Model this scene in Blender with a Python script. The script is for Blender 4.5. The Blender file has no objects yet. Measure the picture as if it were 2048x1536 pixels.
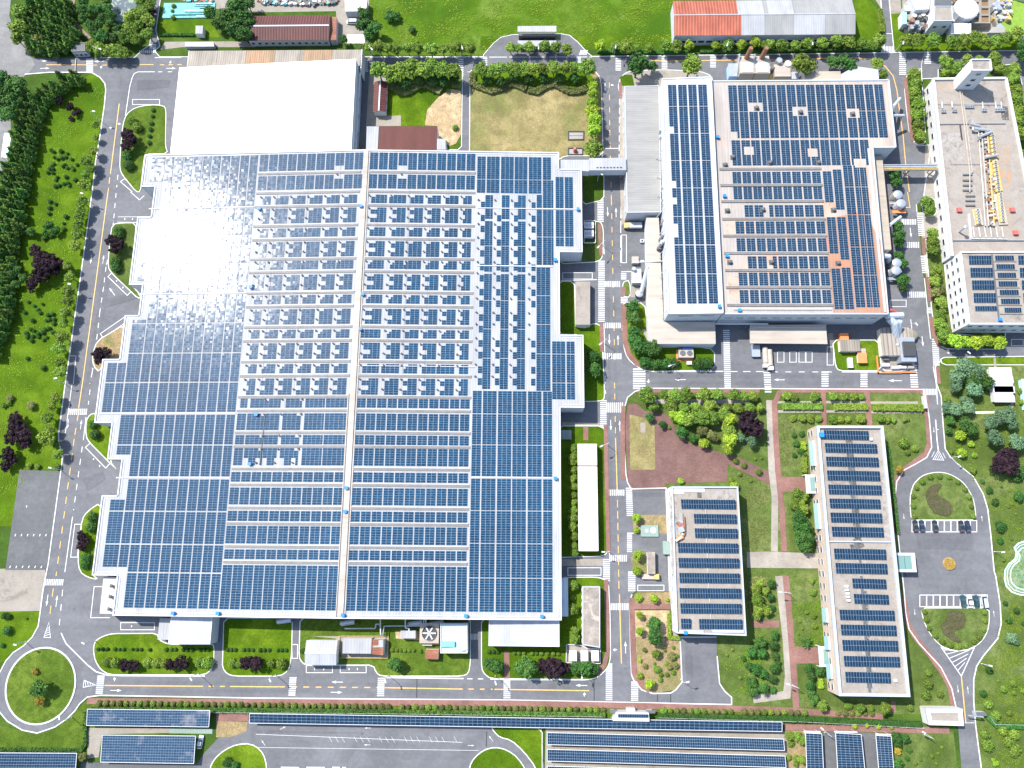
import bpy, bmesh, math, random
from math import radians as R_, sin, cos, pi, sqrt, atan2
from mathutils import Vector, Matrix
random.seed(11)
S = bpy.context.scene
COL = S.collection
# ------------------------------------------------------------ camera
F_PX, IMG_W, HC = 1512.34, 2048.0, 300.0
K = Matrix(((0.9997068, 0.0082704, -0.0227576), (0.0031134, -0.9759634, -0.2179126), (-0.0240128, 0.2177779, -0.9757029)))
KT = K.transposed()
cam_d = bpy.data.cameras.new('camera')
cam_d.sensor_width = 36.0
cam_d.lens = 36.0 * F_PX / IMG_W
cam_d.clip_start = 1.0
cam_d.clip_end = 6000.0
cam = bpy.data.objects.new('camera', cam_d)
COL.objects.link(cam)
rows = [Vector(K[0]), -Vector(K[1]), -Vector(K[2])]      # camera right, up, back in world axes
cam.matrix_world = Matrix(((rows[0].x, rows[1].x, rows[2].x, 0), (rows[0].y, rows[1].y, rows[2].y, 0),
                           (rows[0].z, rows[1].z, rows[2].z, HC), (0, 0, 0, 1)))
S.camera = cam
# ------------------------------------------------------------ sky and sun
SUN_AZ, SUN_EL = R_(143.0), R_(53.5)      # azimuth counter-clockwise from +X
w = bpy.data.worlds.new('World'); S.world = w; w.use_nodes = True
nt = w.node_tree; nt.nodes.clear()
sky = nt.nodes.new('ShaderNodeTexSky'); sky.sky_type = 'NISHITA'; sky.sun_disc = False
sky.sun_elevation = SUN_EL; sky.sun_rotation = pi / 2 - SUN_AZ
bg = nt.nodes.new('ShaderNodeBackground'); bg.inputs[1].default_value = 0.15
wo = nt.nodes.new('ShaderNodeOutputWorld')
nt.links.new(sky.outputs[0], bg.inputs[0]); nt.links.new(bg.outputs[0], wo.inputs[0])
sd = bpy.data.lights.new('sun', 'SUN'); sd.energy = 3.9; sd.angle = R_(0.5); sd.color = (1.0, 0.96, 0.89)
sun = bpy.data.objects.new('sun', sd); COL.objects.link(sun)
sv = Vector((cos(SUN_AZ) * cos(SUN_EL), sin(SUN_AZ) * cos(SUN_EL), sin(SUN_EL)))
sun.rotation_euler = sv.to_track_quat('Z', 'Y').to_euler(); sun.location = sv * 900
vs = S.view_settings
vs.view_transform = 'Standard'; vs.look = 'None'; vs.gamma = 1.0; vs.exposure = 1.22; vs.use_curve_mapping = False

# ------------------------------------------------------------ reading positions
def at(x, y, z=0.0):
    """place on the level z seen at photograph coordinates x, y"""
    d = KT @ Vector(((x - 1024) / F_PX, (y - 768) / F_PX, 1.0))
    t = (z - HC) / d.z
    return Vector((d.x * t, d.y * t, z))
def tp(tile, x, y):
    if tile == 'f': return (x, y)
    return (int(tile[0]) * 512 + x / 4.0, int(tile[1]) * 384 + y / 4.0)
def pts(tile, s, z=0.0):
    out = []
    for a in s.split():
        v = [float(k) for k in a.split(',')]
        p = at(*tp(tile, v[0], v[1]), z)
        out.append(Vector((p.x, p.y, z)))
    return out

# ------------------------------------------------------------ mesh builder
class MB:
    def __init__(s): s.v = []; s.f = []; s.m = []
    def face(s, ps, mi=0):
        n = len(s.v); s.v += [tuple(p) for p in ps]; s.f.append(list(range(n, n + len(ps)))); s.m.append(mi)
    def box(s, x0, x1, y0, y1, z0, z1, mi=0, bottom=False):
        s.prism([(x0, y0), (x1, y0), (x1, y1), (x0, y1)], z0, z1, mi, bottom)
    def prism(s, poly, z0, z1, mi=0, bottom=False, top=True, smi=None):
        """poly: (x,y); z0/z1 number or list per corner"""
        n = len(poly)
        a = sum(poly[i][0] * poly[(i + 1) % n][1] - poly[(i + 1) % n][0] * poly[i][1] for i in range(n))
        Z0 = z0 if isinstance(z0, (list, tuple)) else [z0] * n
        Z1 = z1 if isinstance(z1, (list, tuple)) else [z1] * n
        idx = list(range(n))
        if a < 0: idx.reverse()
        lo = [(poly[i][0], poly[i][1], Z0[i]) for i in idx]; hi = [(poly[i][0], poly[i][1], Z1[i]) for i in idx]
        b = len(s.v); s.v += lo + hi
        for i in range(n):
            j = (i + 1) % n
            s.f.append([b + i, b + j, b + n + j, b + n + i]); s.m.append(mi if smi is None else smi)
        if top: s.f.append([b + n + i for i in range(n)]); s.m.append(mi)
        if bottom: s.f.append([b + i for i in reversed(range(n))]); s.m.append(mi)
    def obox(s, p, ang, lx, ly, z0, z1, mi=0, bottom=False):
        c, d = cos(ang), sin(ang)
        q = [(p[0] + c * u - d * v, p[1] + d * u + c * v) for u, v in ((-lx / 2, -ly / 2), (lx / 2, -ly / 2), (lx / 2, ly / 2), (-lx / 2, ly / 2))]
        s.prism(q, z0, z1, mi, bottom)
    def tube(s, p0, p1, r0, r1=None, n=8, mi=0, caps=True):
        p0 = Vector(p0); p1 = Vector(p1); r1 = r0 if r1 is None else r1
        d = (p1 - p0).normalized(); u = d.orthogonal().normalized(); v = d.cross(u)
        b = len(s.v)
        for p, r in ((p0, r0), (p1, r1)):
            for i in range(n):
                t = 2 * pi * i / n
                s.v.append(tuple(p + u * (r * cos(t)) + v * (r * sin(t))))
        for i in range(n):
            j = (i + 1) % n
            s.f.append([b + i, b + j, b + n + j, b + n + i]); s.m.append(mi)
        if caps:
            s.f.append([b + n + i for i in range(n)]); s.m.append(mi)
            s.f.append([b + i for i in reversed(range(n))]); s.m.append(mi)
    def pipe(s, ps, r, n=6, mi=0):
        for a, b in zip(ps[:-1], ps[1:]): s.tube(a, b, r, r, n, mi)
    def dome(s, c, r, h, n=12, k=4, mi=0):
        b = len(s.v); c = Vector(c)
        for j in range(k):
            t = (pi / 2) * j / k
            for i in range(n):
                a = 2 * pi * i / n
                s.v.append((c.x + r * cos(t) * cos(a), c.y + r * cos(t) * sin(a), c.z + h * sin(t)))
        s.v.append((c.x, c.y, c.z + h))
        for j in range(k - 1):
            for i in range(n):
                i2 = (i + 1) % n
                s.f.append([b + j * n + i, b + j * n + i2, b + (j + 1) * n + i2, b + (j + 1) * n + i]); s.m.append(mi)
        for i in range(n): s.f.append([b + (k - 1) * n + i, b + (k - 1) * n + (i + 1) % n, b + k * n]); s.m.append(mi)
    def stroke(s, ps, w, z, mi=0, closed=False, z2=None, dash=None):
        """a painted line (or, with z2, a kerb) of width w along ps"""
        P = [Vector((p[0], p[1])) for p in ps]
        if closed: P.append(P[0].copy())
        if dash:
            on, off = dash
            for a, b in zip(P[:-1], P[1:]):
                L = (b - a).length; d = (b - a).normalized() if L else Vector((1, 0)); t = 0
                while t < L:
                    s.stroke([a + d * t, a + d * min(L, t + on)], w, z, mi, False, z2); t += on + off
            return
        n = len(P); off = []
        for i in range(n):
            if closed and i in (0, n - 1): d0 = (P[-1] - P[-2]); d1 = (P[1] - P[0])
            else: d0 = P[i] - P[i - 1] if i else P[1] - P[0]; d1 = P[i + 1] - P[i] if i < n - 1 else d0
            d0 = d0.normalized(); d1 = d1.normalized(); t = (d0 + d1)
            t = t.normalized() if t.length > 1e-4 else d0
            c = max(0.5, t.dot(d1)); off.append(Vector((-t.y, t.x)) * (w / 2 / c))
        for i in range(n - 1):
            a, b = P[i], P[i + 1]; q = [a - off[i], b - off[i + 1], b + off[i + 1], a + off[i]]
            if z2 is None: s.face([(k.x, k.y, z) for k in q], mi)
            else: s.prism([(k.x, k.y) for k in q], z, z2, mi)
    def mesh(s, name, mats, origin=(0, 0, 0)):
        me = bpy.data.meshes.new(name)
        o = origin
        me.from_pydata([(a - o[0], b - o[1], c - o[2]) for a, b, c in s.v], [], s.f)
        if not isinstance(mats, (list, tuple)): mats = [mats]
        for m in mats: me.materials.append(m)
        if len(mats) > 1: me.polygons.foreach_set('material_index', s.m)
        me.update()
        return me
    def obj(s, name, mats, parent=None, origin=None):
        if origin is None:
            origin = (0, 0, 0) if parent is not None else s.base()
        me = s.mesh(name, mats, origin if parent is None else tuple(parent.location))
        o = bpy.data.objects.new(name, me); COL.objects.link(o)
        if parent is not None: o.parent = parent
        else: o.location = origin
        return o
    def base(s):
        xs = [p[0] for p in s.v]; ys = [p[1] for p in s.v]; zs = [p[2] for p in s.v]
        return ((min(xs) + max(xs)) / 2, (min(ys) + max(ys)) / 2, min(zs))
def tag(o, label=None, cat=None, group=None, kind=None):
    if label: o['label'] = label
    if cat: o['category'] = cat
    if group: o['group'] = group
    if kind: o['kind'] = kind
    return o
def thing(name, label, cat, loc, group=None):
    o = bpy.data.objects.new(name, None); o.empty_display_size = 0.5; COL.objects.link(o)
    o.location = Vector(loc); return tag(o, label, cat, group)
def child(name, me, parent, loc=(0, 0, 0), rot=None, scale=None):
    """a part that shares its mesh; loc in world units"""
    o = bpy.data.objects.new(name, me); COL.objects.link(o); o.parent = parent
    o.location = Vector(loc) - Vector(parent.location)
    if rot: o.rotation_euler = rot
    if scale: o.scale = scale
    return o
ORD = 'first second third fourth fifth sixth seventh eighth ninth tenth eleventh twelfth thirteenth fourteenth fifteenth sixteenth seventeenth eighteenth nineteenth'.split()
TENS = {2: 'twent', 3: 'thirt', 4: 'fort', 5: 'fift', 6: 'sixt', 7: 'sevent', 8: 'eight', 9: 'ninet'}
def ordn(i):
    i += 1
    if i < 20: return ORD[i - 1]
    if i >= 100: return 'hundredth' if i == 100 else 'hundred-and-' + ordn(i - 101)
    return TENS[i // 10] + ('ieth' if i % 10 == 0 else 'y-' + ORD[i % 10 - 1])

# ------------------------------------------------------------ materials
MATS = {}
class NT:
    def __init__(s, name):
        s.m = bpy.data.materials.new(name); s.m.use_nodes = True; s.t = s.m.node_tree
        s.b = s.t.nodes['Principled BSDF']; s.pos = None
    def n(s, t, **kw):
        o = s.t.nodes.new(t)
        for k, v in kw.items(): setattr(o, k, v)
        return o
    def L(s, a, b): s.t.links.new(a, b)
    def P(s):
        if s.pos is None: s.pos = s.n('ShaderNodeNewGeometry')
        return s.pos.outputs['Position']
    def noise(s, scale, detail=4, rough=0.6, vec=None, stretch=None, dist=0.0):
        t = s.n('ShaderNodeTexNoise'); t.inputs['Scale'].default_value = scale
        t.inputs['Detail'].default_value = detail; t.inputs['Roughness'].default_value = rough
        t.inputs['Distortion'].default_value = dist
        v = vec or s.P()
        if stretch:
            mp = s.n('ShaderNodeMapping'); mp.inputs['Scale'].default_value = stretch; s.L(v, mp.inputs[0]); v = mp.outputs[0]
        s.L(v, t.inputs['Vector']); return t.outputs[0]
    def ramp(s, fac, stops, interp='LINEAR'):
        r = s.n('ShaderNodeValToRGB'); e = r.color_ramp.elements; r.color_ramp.interpolation = interp
        while len(e) < len(stops): e.new(0.5)
        for k, (p, c) in enumerate(stops):
            e[k].position = p; e[k].color = (c, c, c, 1) if not isinstance(c, (tuple, list)) else (*c, 1)
        s.L(fac, r.inputs[0]); return r.outputs[0]
    def mix(s, fac, a, b, mode='MIX'):
        m = s.n('ShaderNodeMix', data_type='RGBA', blend_type=mode)
        for k, v in ((0, fac), (6, a), (7, b)):
            if isinstance(v, (int, float)): m.inputs[k].default_value = v if k == 0 else (v, v, v, 1)
            elif isinstance(v, (tuple, list)): m.inputs[k].default_value = (*v, 1)
            else: s.L(v, m.inputs[k])
        return m.outputs[2]
    def bump(s, h, strength=0.3, dist=0.05):
        b = s.n('ShaderNodeBump'); b.inputs['Strength'].default_value = strength; b.inputs['Distance'].default_value = dist
        s.L(h, b.inputs['Height']); s.L(b.outputs[0], s.b.inputs['Normal'])
    def done(s, col, rough=0.8, spec=0.3, metal=0.0):
        if isinstance(col, (tuple, list)): s.b.inputs['Base Color'].default_value = (*col, 1)
        else: s.L(col, s.b.inputs['Base Color'])
        if isinstance(rough, (int, float)): s.b.inputs['Roughness'].default_value = rough
        else: s.L(rough, s.b.inputs['Roughness'])
        s.b.inputs['Specular IOR Level'].default_value = spec
        s.b.inputs['Metallic'].default_value = metal
        return s.m
def flat(name, col, rough=0.7, spec=0.3, metal=0.0, var=0.12, scale=0.6):
    if name in MATS: return MATS[name]
    t = NT(name); f = t.noise(scale, 5, 0.65)
    k = t.ramp(f, [(0.3, tuple(c * (1 - var) for c in col)), (0.7, tuple(min(1, c * (1 + var * 0.6)) for c in col))])
    MATS[name] = t.done(k, rough, spec, metal); return MATS[name]
def turf(name, a, b, c, big=0.03, mid=0.25, worn=None):
    t = NT(name)
    f1 = t.noise(big, 5, 0.6, dist=0.6); f2 = t.noise(mid, 6, 0.7); f3 = t.noise(2.2, 3, 0.7)
    k = t.ramp(f1, [(0.35, a), (0.5, b), (0.66, c)])
    k = t.mix(t.ramp(f2, [(0.42, 0.0), (0.62, 0.75)]), k, tuple(x * 0.62 for x in b))
    k = t.mix(1.0, k, t.ramp(f3, [(0.2, 0.55), (0.55, 1.0), (0.8, 1.35)]), 'MULTIPLY')
    if worn:
        f4 = t.noise(worn[1], 6, 0.75, dist=0.5); k = t.mix(t.ramp(f4, [(worn[2], 0.0), (worn[2] + 0.1, 0.9)]), k, worn[0])
    t.bump(f3, 0.9, 0.35)
    MATS[name] = t.done(k, 0.95, 0.08); return MATS[name]
TAN = (0.30, 0.215, 0.12)
M_lawn = turf('lawn_bright', (0.040, 0.090, 0.004), (0.075, 0.140, 0.005), (0.125, 0.190, 0.012), 0.035, 0.14, ((0.15, 0.19, 0.045), 0.09, 0.63))
M_lawn2 = turf('lawn_mixed', (0.045, 0.085, 0.010), (0.075, 0.125, 0.014), (0.115, 0.165, 0.022), 0.05, 0.3, (TAN, 0.11, 0.66))
M_meadow = turf('meadow_grass', (0.040, 0.095, 0.006), (0.070, 0.140, 0.007), (0.115, 0.175, 0.028), 0.028, 0.16, ((0.14, 0.19, 0.06), 0.06, 0.62))
M_dry = turf('dry_grass', (0.13, 0.155, 0.045), (0.235, 0.20, 0.085), (0.31, 0.25, 0.12), 0.04, 0.16)
M_garden = turf('garden_lawn', (0.060, 0.092, 0.018), (0.092, 0.135, 0.030), (0.145, 0.175, 0.055), 0.06, 0.35, ((0.27, 0.215, 0.12), 0.13, 0.64))
M_scrub = turf('scrub_soil', (0.25, 0.175, 0.09), (0.30, 0.225, 0.12), (0.13, 0.15, 0.045), 0.07, 0.5)
M_soil = turf('bare_soil', (0.37, 0.26, 0.14), (0.42, 0.31, 0.18), (0.48, 0.37, 0.23), 0.1, 0.4)
M_base = turf('rough_ground', (0.035, 0.075, 0.012), (0.055, 0.105, 0.015), (0.085, 0.135, 0.022), 0.02, 0.2, ((0.22, 0.18, 0.10), 0.05, 0.66))
def asphalt(name, c, tint=(0.98, 1.0, 1.07)):
    t = NT(name); f1 = t.noise(0.045, 6, 0.65, dist=1.2); f2 = t.noise(0.6, 5, 0.7); f3 = t.noise(6, 3, 0.7)
    f4 = t.noise(0.25, 4, 0.6, stretch=(0.12, 1.0, 1.0))
    k = t.ramp(f1, [(0.3, tuple(c * 0.84 * q for q in tint)), (0.52, tuple(c * q for q in tint)), (0.72, tuple(c * 1.2 * q for q in tint))])
    k = t.mix(1.0, k, t.ramp(f2, [(0.3, 0.86), (0.7, 1.1)]), 'MULTIPLY')
    k = t.mix(1.0, k, t.ramp(f4, [(0.35, 0.93), (0.65, 1.08)]), 'MULTIPLY')
    k = t.mix(1.0, k, t.ramp(f3, [(0.3, 0.93), (0.7, 1.05)]), 'MULTIPLY')
    f5 = t.noise(0.09, 2, 0.4); k = t.mix(t.ramp(f5, [(0.62, 0.0), (0.63, 0.22)], 'LINEAR'), k, c * 0.62)
    f6 = t.noise(1.1, 2, .5); k = t.mix(t.ramp(f6, [(0.74, 0.0), (0.78, 0.5)]), k, c * 0.5)
    MATS[name] = t.done(k, 0.85, 0.25); return MATS[name]
M_asph = asphalt('asphalt_road', 0.115)
M_asph2 = asphalt('asphalt_new', 0.092, (1, 1.03, 1.06))
M_asph3 = asphalt('asphalt_worn', 0.165, (1, 0.99, 0.97))
def stained(name, a, b, stain, sc=0.08, th=0.55, rough=0.85):
    t = NT(name); f1 = t.noise(sc * 2, 6, 0.7); f2 = t.noise(sc, 7, 0.75, dist=1.5); f3 = t.noise(1.6, 4, 0.7)
    k = t.ramp(f1, [(0.3, a), (0.7, b)]); k = t.mix(t.ramp(f2, [(th, 0.0), (th + 0.12, 0.85)]), k, stain)
    k = t.mix(1.0, k, t.ramp(f3, [(0.25, 0.85), (0.75, 1.12)]), 'MULTIPLY')
    MATS[name] = t.done(k, rough, 0.2); return MATS[name]
M_conc = stained('concrete_yard', (0.20, 0.18, 0.15), (0.26, 0.235, 0.20), (0.14, 0.125, 0.105))
M_roofcon = stained('concrete_roof', (0.215, 0.188, 0.16), (0.275, 0.245, 0.215), (0.14, 0.12, 0.10), 0.12, 0.56)
M_roofold = stained('old_concrete_roof', (0.16, 0.14, 0.125), (0.27, 0.235, 0.20), (0.36, 0.31, 0.26), 0.16, 0.5)
M_roofgrey = stained('grey_felt_roof', (0.235, 0.225, 0.21), (0.28, 0.265, 0.245), (0.18, 0.165, 0.15), 0.06, 0.62)
def paving(name, a, b, pitch, line=0.75, rot=0.0):
    t = NT(name); br = t.n('ShaderNodeTexBrick'); br.inputs['Scale'].default_value = 1.0 / pitch
    br.inputs['Color1'].default_value = (*a, 1); br.inputs['Color2'].default_value = (*b, 1)
    br.inputs['Mortar'].default_value = (*[x * line for x in a], 1); br.inputs['Mortar Size'].default_value = 0.03
    t.L(t.P(), br.inputs['Vector']); f = t.noise(0.12, 6, 0.7)
    k = t.mix(1.0, br.outputs[0], t.ramp(f, [(0.3, 0.72), (0.7, 1.2)]), 'MULTIPLY')
    MATS[name] = t.done(k, 0.9, 0.15); return MATS[name]
M_brick = paving('red_brick_paving', (0.23, 0.125, 0.105), (0.175, 0.09, 0.075), 1.1)
M_plaza = paving('dark_red_plaza_paving', (0.165, 0.095, 0.082), (0.125, 0.072, 0.063), 1.6)
M_pave = paving('pale_paving', (0.29, 0.26, 0.22), (0.25, 0.225, 0.19), 1.8, 0.85)
def sheet(name, c, axis='x', pitch=1.0, depth=0.5, rust=None, rust_c=(0.33, 0.13, 0.06), rough=0.6, lines=0.88, spec=0.2, dirt=0.14):
    """profiled metal sheet: ribs across the axis, slight dirt, optional rust"""
    t = NT(name); sp = t.n('ShaderNodeSeparateXYZ'); t.L(t.P(), sp.inputs[0])
    o = {'x': 0, 'y': 1}[axis]
    m = t.n('ShaderNodeMath', operation='MULTIPLY'); m.inputs[1].default_value = 2 * pi / pitch; t.L(sp.outputs[o], m.inputs[0])
    si = t.n('ShaderNodeMath', operation='SINE'); t.L(m.outputs[0], si.inputs[0])
    ad = t.n('ShaderNodeMath', operation='MULTIPLY_ADD'); ad.inputs[1].default_value = 0.5; ad.inputs[2].default_value = 0.5
    t.L(si.outputs[0], ad.inputs[0])
    k = t.ramp(ad.outputs[0], [(0.0, tuple(x * lines for x in c)), (0.35, c)])
    st = (0.15, 1.0, 1.0) if axis == 'y' else (1.0, 0.15, 1.0)
    f = t.noise(0.35, 6, 0.7, stretch=st)
    k = t.mix(1.0, k, t.ramp(f, [(0.3, 1 - dirt * 1.5), (0.6, 1.0)]), 'MULTIPLY')
    f0 = t.noise(0.05, 4, 0.6); k = t.mix(1.0, k, t.ramp(f0, [(0.3, 1 - dirt), (0.7, 1.04)]), 'MULTIPLY')
    if rust is not None:
        f2 = t.noise(0.045, 6, 0.7, dist=1.0); f3 = t.noise(0.5, 5, 0.75, stretch=st)
        ff = t.mix(0.45, f2, f3)
        k = t.mix(t.ramp(ff, [(rust, 0.0), (rust + 0.1, 0.85)]), k, rust_c)
    t.bump(ad.outputs[0], depth, 0.05)
    MATS[name] = t.done(k, rough, spec); return MATS[name]
M_white = sheet('white_metal_roof', (0.335, 0.34, 0.35), 'x', 1.05, 0.4, rough=0.7, spec=.12)
M_hang = sheet('bright_white_roof', (0.93, 0.93, 0.93), 'x', 1.6, 0.03, lines=0.985, dirt=0.03)
M_silver = sheet('silver_roof', (0.46, 0.50, 0.54), 'x', 1.1, 0.5, lines=0.8, rough=0.35)
M_beige = sheet('beige_metal_roof', (0.36, 0.31, 0.25), 'y', 2.6, 0.2, lines=0.93)
M_f2 = sheet('factory_metal_roof', (0.335, 0.30, 0.27), 'x', 1.3, 0.25, rust=0.56, rough=.6, rust_c=(0.45, 0.255, 0.155), lines=0.9)
M_f2r = sheet('stained_factory_roof', (0.31, 0.195, 0.14), 'x', 1.3, 0.3, rough=.6, rust=0.48, rust_c=(0.36, 0.155, 0.085), lines=0.86)
M_cream = sheet('cream_metal_roof', (0.38, 0.335, 0.285), 'y', 4.5, 0.12, lines=0.93)
M_grey = sheet('grey_metal_roof', (0.255, 0.25, 0.24), 'y', 1.1, 0.35, lines=0.9)
M_lgrey = sheet('light_grey_roof', (0.38, 0.39, 0.42), 'x', 0.9, 0.3, lines=0.9)
M_brown = sheet('brown_ribbed_roof', (0.075, 0.026, 0.024), 'x', 1.25, 0.9, lines=2.0, dirt=0.2)
M_brown2 = sheet('brown_flat_roof', (0.095, 0.028, 0.023), 'x', 0.8, 0.2, lines=0.9, dirt=0.15)
M_brown3 = sheet('brown_ribbed_hut_roof', (0.09, 0.03, 0.028), 'y', 1.25, 0.9, lines=1.8, dirt=0.2)
M_redtile = sheet('red_tile_roof', (0.31, 0.095, 0.06), 'x', 1.3, 0.9, lines=1.7, dirt=0.25)
M_rustpan = sheet('tan_panel_roof', (0.29, 0.255, 0.21), 'x', 1.0, 0.6, lines=0.72, dirt=0.25)
M_rustpan2 = sheet('rusty_panel_roof', (0.32, 0.21, 0.125), 'x', 1.0, 0.6, rust=0.55, lines=0.7, dirt=0.25)
M_rust = sheet('rusted_sheet', (0.22, 0.085, 0.05), 'y', 0.9, 0.7, rust=0.5, rust_c=(0.30, 0.14, 0.09), lines=0.8)
M_wall = flat('white_wall', (0.52, 0.52, 0.515), 0.8, var=0.08)
M_wallg = flat('grey_wall', (0.42, 0.44, 0.46), 0.7, var=0.1)
M_wallc = flat('cream_wall', (0.62, 0.56, 0.48), 0.8)
M_trim = flat('white_trim', (0.46, 0.46, 0.47), 0.5, var=0.05)
M_par = flat('pale_parapet', (0.36, 0.40, 0.45), 0.7, var=0.1)
M_band = flat('grey_ridge_vent', (0.15, 0.145, 0.14), 0.6, var=0.2)
M_paint = flat('white_road_paint', (0.50, 0.50, 0.50), 0.6, var=0.12, scale=1.5)
M_yel = flat('yellow_road_paint', (0.62, 0.37, 0.10), 0.6, var=0.25, scale=1.5)
M_oran = flat('orange_road_line', (0.58, 0.33, 0.14), 0.6, var=0.3)
M_kerb = flat('kerb_stone', (0.52, 0.51, 0.48), 0.85, var=0.15, scale=1.0)
M_blue = flat('blue_paint', (0.02, 0.18, 0.62), 0.5, var=0.1)
M_steel = flat('galvanised_steel', (0.38, 0.41, 0.44), 0.4, 0.5, 0.5)
M_dark = flat('dark_metal', (0.045, 0.047, 0.05), 0.5)
M_dgrey = flat('charcoal', (0.09, 0.095, 0.10), 0.7)
M_rusts = flat('rust_steel', (0.23, 0.11, 0.06), 0.8, var=0.4, scale=1.2)
M_yelm = flat('yellow_machine', (0.46, 0.33, 0.11), 0.6, var=0.25, scale=1.2)
M_red = flat('red_paint', (0.42, 0.10, 0.09), 0.6)
M_orange = flat('orange_paint', (0.60, 0.20, 0.07), 0.6)
M_bark = flat('bark', (0.10, 0.075, 0.05), 0.95)
M_teal = flat('teal_tarp', (0.10, 0.34, 0.33), 0.6, var=0.4, scale=0.7)
M_tealp = flat('pale_teal_roof', (0.42, 0.66, 0.66), 0.5)
M_bed = turf('dark_ground_cover', (0.065, 0.072, 0.030), (0.085, 0.080, 0.040), (0.11, 0.095, 0.05), 0.25, 0.8)
def glassm(name, c, rough=0.08):
    t = NT(name); t.b.inputs['Coat Weight'].default_value = 0.6; t.b.inputs['Coat Roughness'].default_value = 0.04
    MATS[name] = t.done(c, rough, 0.6); return MATS[name]
M_win = glassm('window_glass', (0.025, 0.035, 0.045))
M_glaz = glassm('green_canopy_glass', (0.14, 0.24, 0.22), 0.12)
t = NT('pond_water'); f = t.noise(0.12, 6, 0.75, dist=1.5); k = t.ramp(f, [(0.52, (0.06, 0.085, 0.10)), (0.56, (0.20, 0.28, 0.16))])
M_water = t.done(k, t.ramp(f, [(0.52, 0.08), (0.56, 0.9)]), 0.5)
def solar(name, c1, c2, rough=0.105, spec=0.4):
    t = NT(name); g = t.n('ShaderNodeNewGeometry')
    k = t.ramp(g.outputs['Random Per Island'], [(0.0, c1), (1.0, c2)])
    f = t.noise(0.035, 3, 0.6); k = t.mix(1.0, k, t.ramp(f, [(0.3, 0.85), (0.7, 1.2)]), 'MULTIPLY')
    t.b.inputs['Coat Weight'].default_value = 0.04; t.b.inputs['Coat Roughness'].default_value = 0.5
    MATS[name] = t.done(k, rough, spec); return MATS[name]
M_pv = solar('solar_cell_glass', (0.003, 0.026, 0.060), (0.007, 0.045, 0.092))
M_pv2 = solar('solar_cell_glass_dark', (0.005, 0.019, 0.043), (0.009, 0.032, 0.064))
t = NT('dusty_solar_glass'); g = t.n('ShaderNodeNewGeometry'); k = t.ramp(g.outputs['Random Per Island'], [(0.0, (0.012, 0.034, 0.07)), (1.0, (0.02, 0.05, 0.09))])
f = t.noise(0.16, 4, 0.6); k = t.mix(t.ramp(f, [(0.55, 0.0), (0.72, 0.55)]), k, (0.30, 0.27, 0.26)); M_pvd = t.done(k, 0.3, 0.4)
M_frame = flat('module_frame', (0.24, 0.31, 0.38), 0.75, 0.15, 0.0, var=0.05)
def leafm(name, a, b, c, rough=0.75):
    """foliage: hue differs from tree to tree and leaf clump to leaf clump"""
    t = NT(name); g = t.n('ShaderNodeNewGeometry'); oi = t.n('ShaderNodeObjectInfo')
    k = t.ramp(g.outputs['Random Per Island'], [(0.0, a), (0.5, b), (1.0, c)])
    hv = t.n('ShaderNodeHueSaturation'); t.L(k, hv.inputs['Color'])
    mr = t.n('ShaderNodeMapRange'); mr.inputs[3].default_value = 0.72; mr.inputs[4].default_value = 1.32
    t.L(oi.outputs['Random'], mr.inputs[0]); t.L(mr.outputs[0], hv.inputs['Value'])
    m2 = t.n('ShaderNodeMath', operation='MULTIPLY'); m2.inputs[1].default_value = 7.3; t.L(oi.outputs['Random'], m2.inputs[0])
    m3 = t.n('ShaderNodeMath', operation='FRACT'); t.L(m2.outputs[0], m3.inputs[0])
    mr2 = t.n('ShaderNodeMapRange'); mr2.inputs[3].default_value = 0.485; mr2.inputs[4].default_value = 0.515
    t.L(m3.outputs[0], mr2.inputs[0]); t.L(mr2.outputs[0], hv.inputs['Hue'])
    MATS[name] = t.done(hv.outputs[0], rough, 0.15); return MATS[name]
LEAF = {
 'street': leafm('leaf_street', (0.054, 0.101, 0.014), (0.101, 0.169, 0.019), (0.169, 0.236, 0.038)),
 'dark':   leafm('leaf_dark', (0.016, 0.051, 0.012), (0.030, 0.088, 0.016), (0.061, 0.135, 0.024)),
 'lime':   leafm('leaf_lime', (0.090, 0.160, 0.010), (0.160, 0.250, 0.018), (0.240, 0.340, 0.030)),
 'purple': leafm('leaf_purple', (0.0083, 0.0045, 0.0083), (0.0173, 0.0083, 0.0135), (0.0315, 0.0158, 0.0218)),
 'conifer': leafm('leaf_conifer', (0.024, 0.068, 0.015), (0.057, 0.128, 0.019), (0.128, 0.210, 0.033)),
 'blue':   leafm('leaf_blue', (0.044, 0.090, 0.044), (0.075, 0.144, 0.069), (0.125, 0.206, 0.106)),
 'olive':  leafm('leaf_olive', (0.072, 0.078, 0.023), (0.111, 0.124, 0.034), (0.163, 0.169, 0.058)),
 'grass': leafm('leaf_grass', (0.06, 0.12, 0.006), (0.09, 0.16, 0.007), (0.13, 0.20, 0.015)),
 'orange': leafm('leaf_orange', (0.20, 0.10, 0.02), (0.26, 0.16, 0.025), (0.20, 0.20, 0.03)),
}
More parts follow.
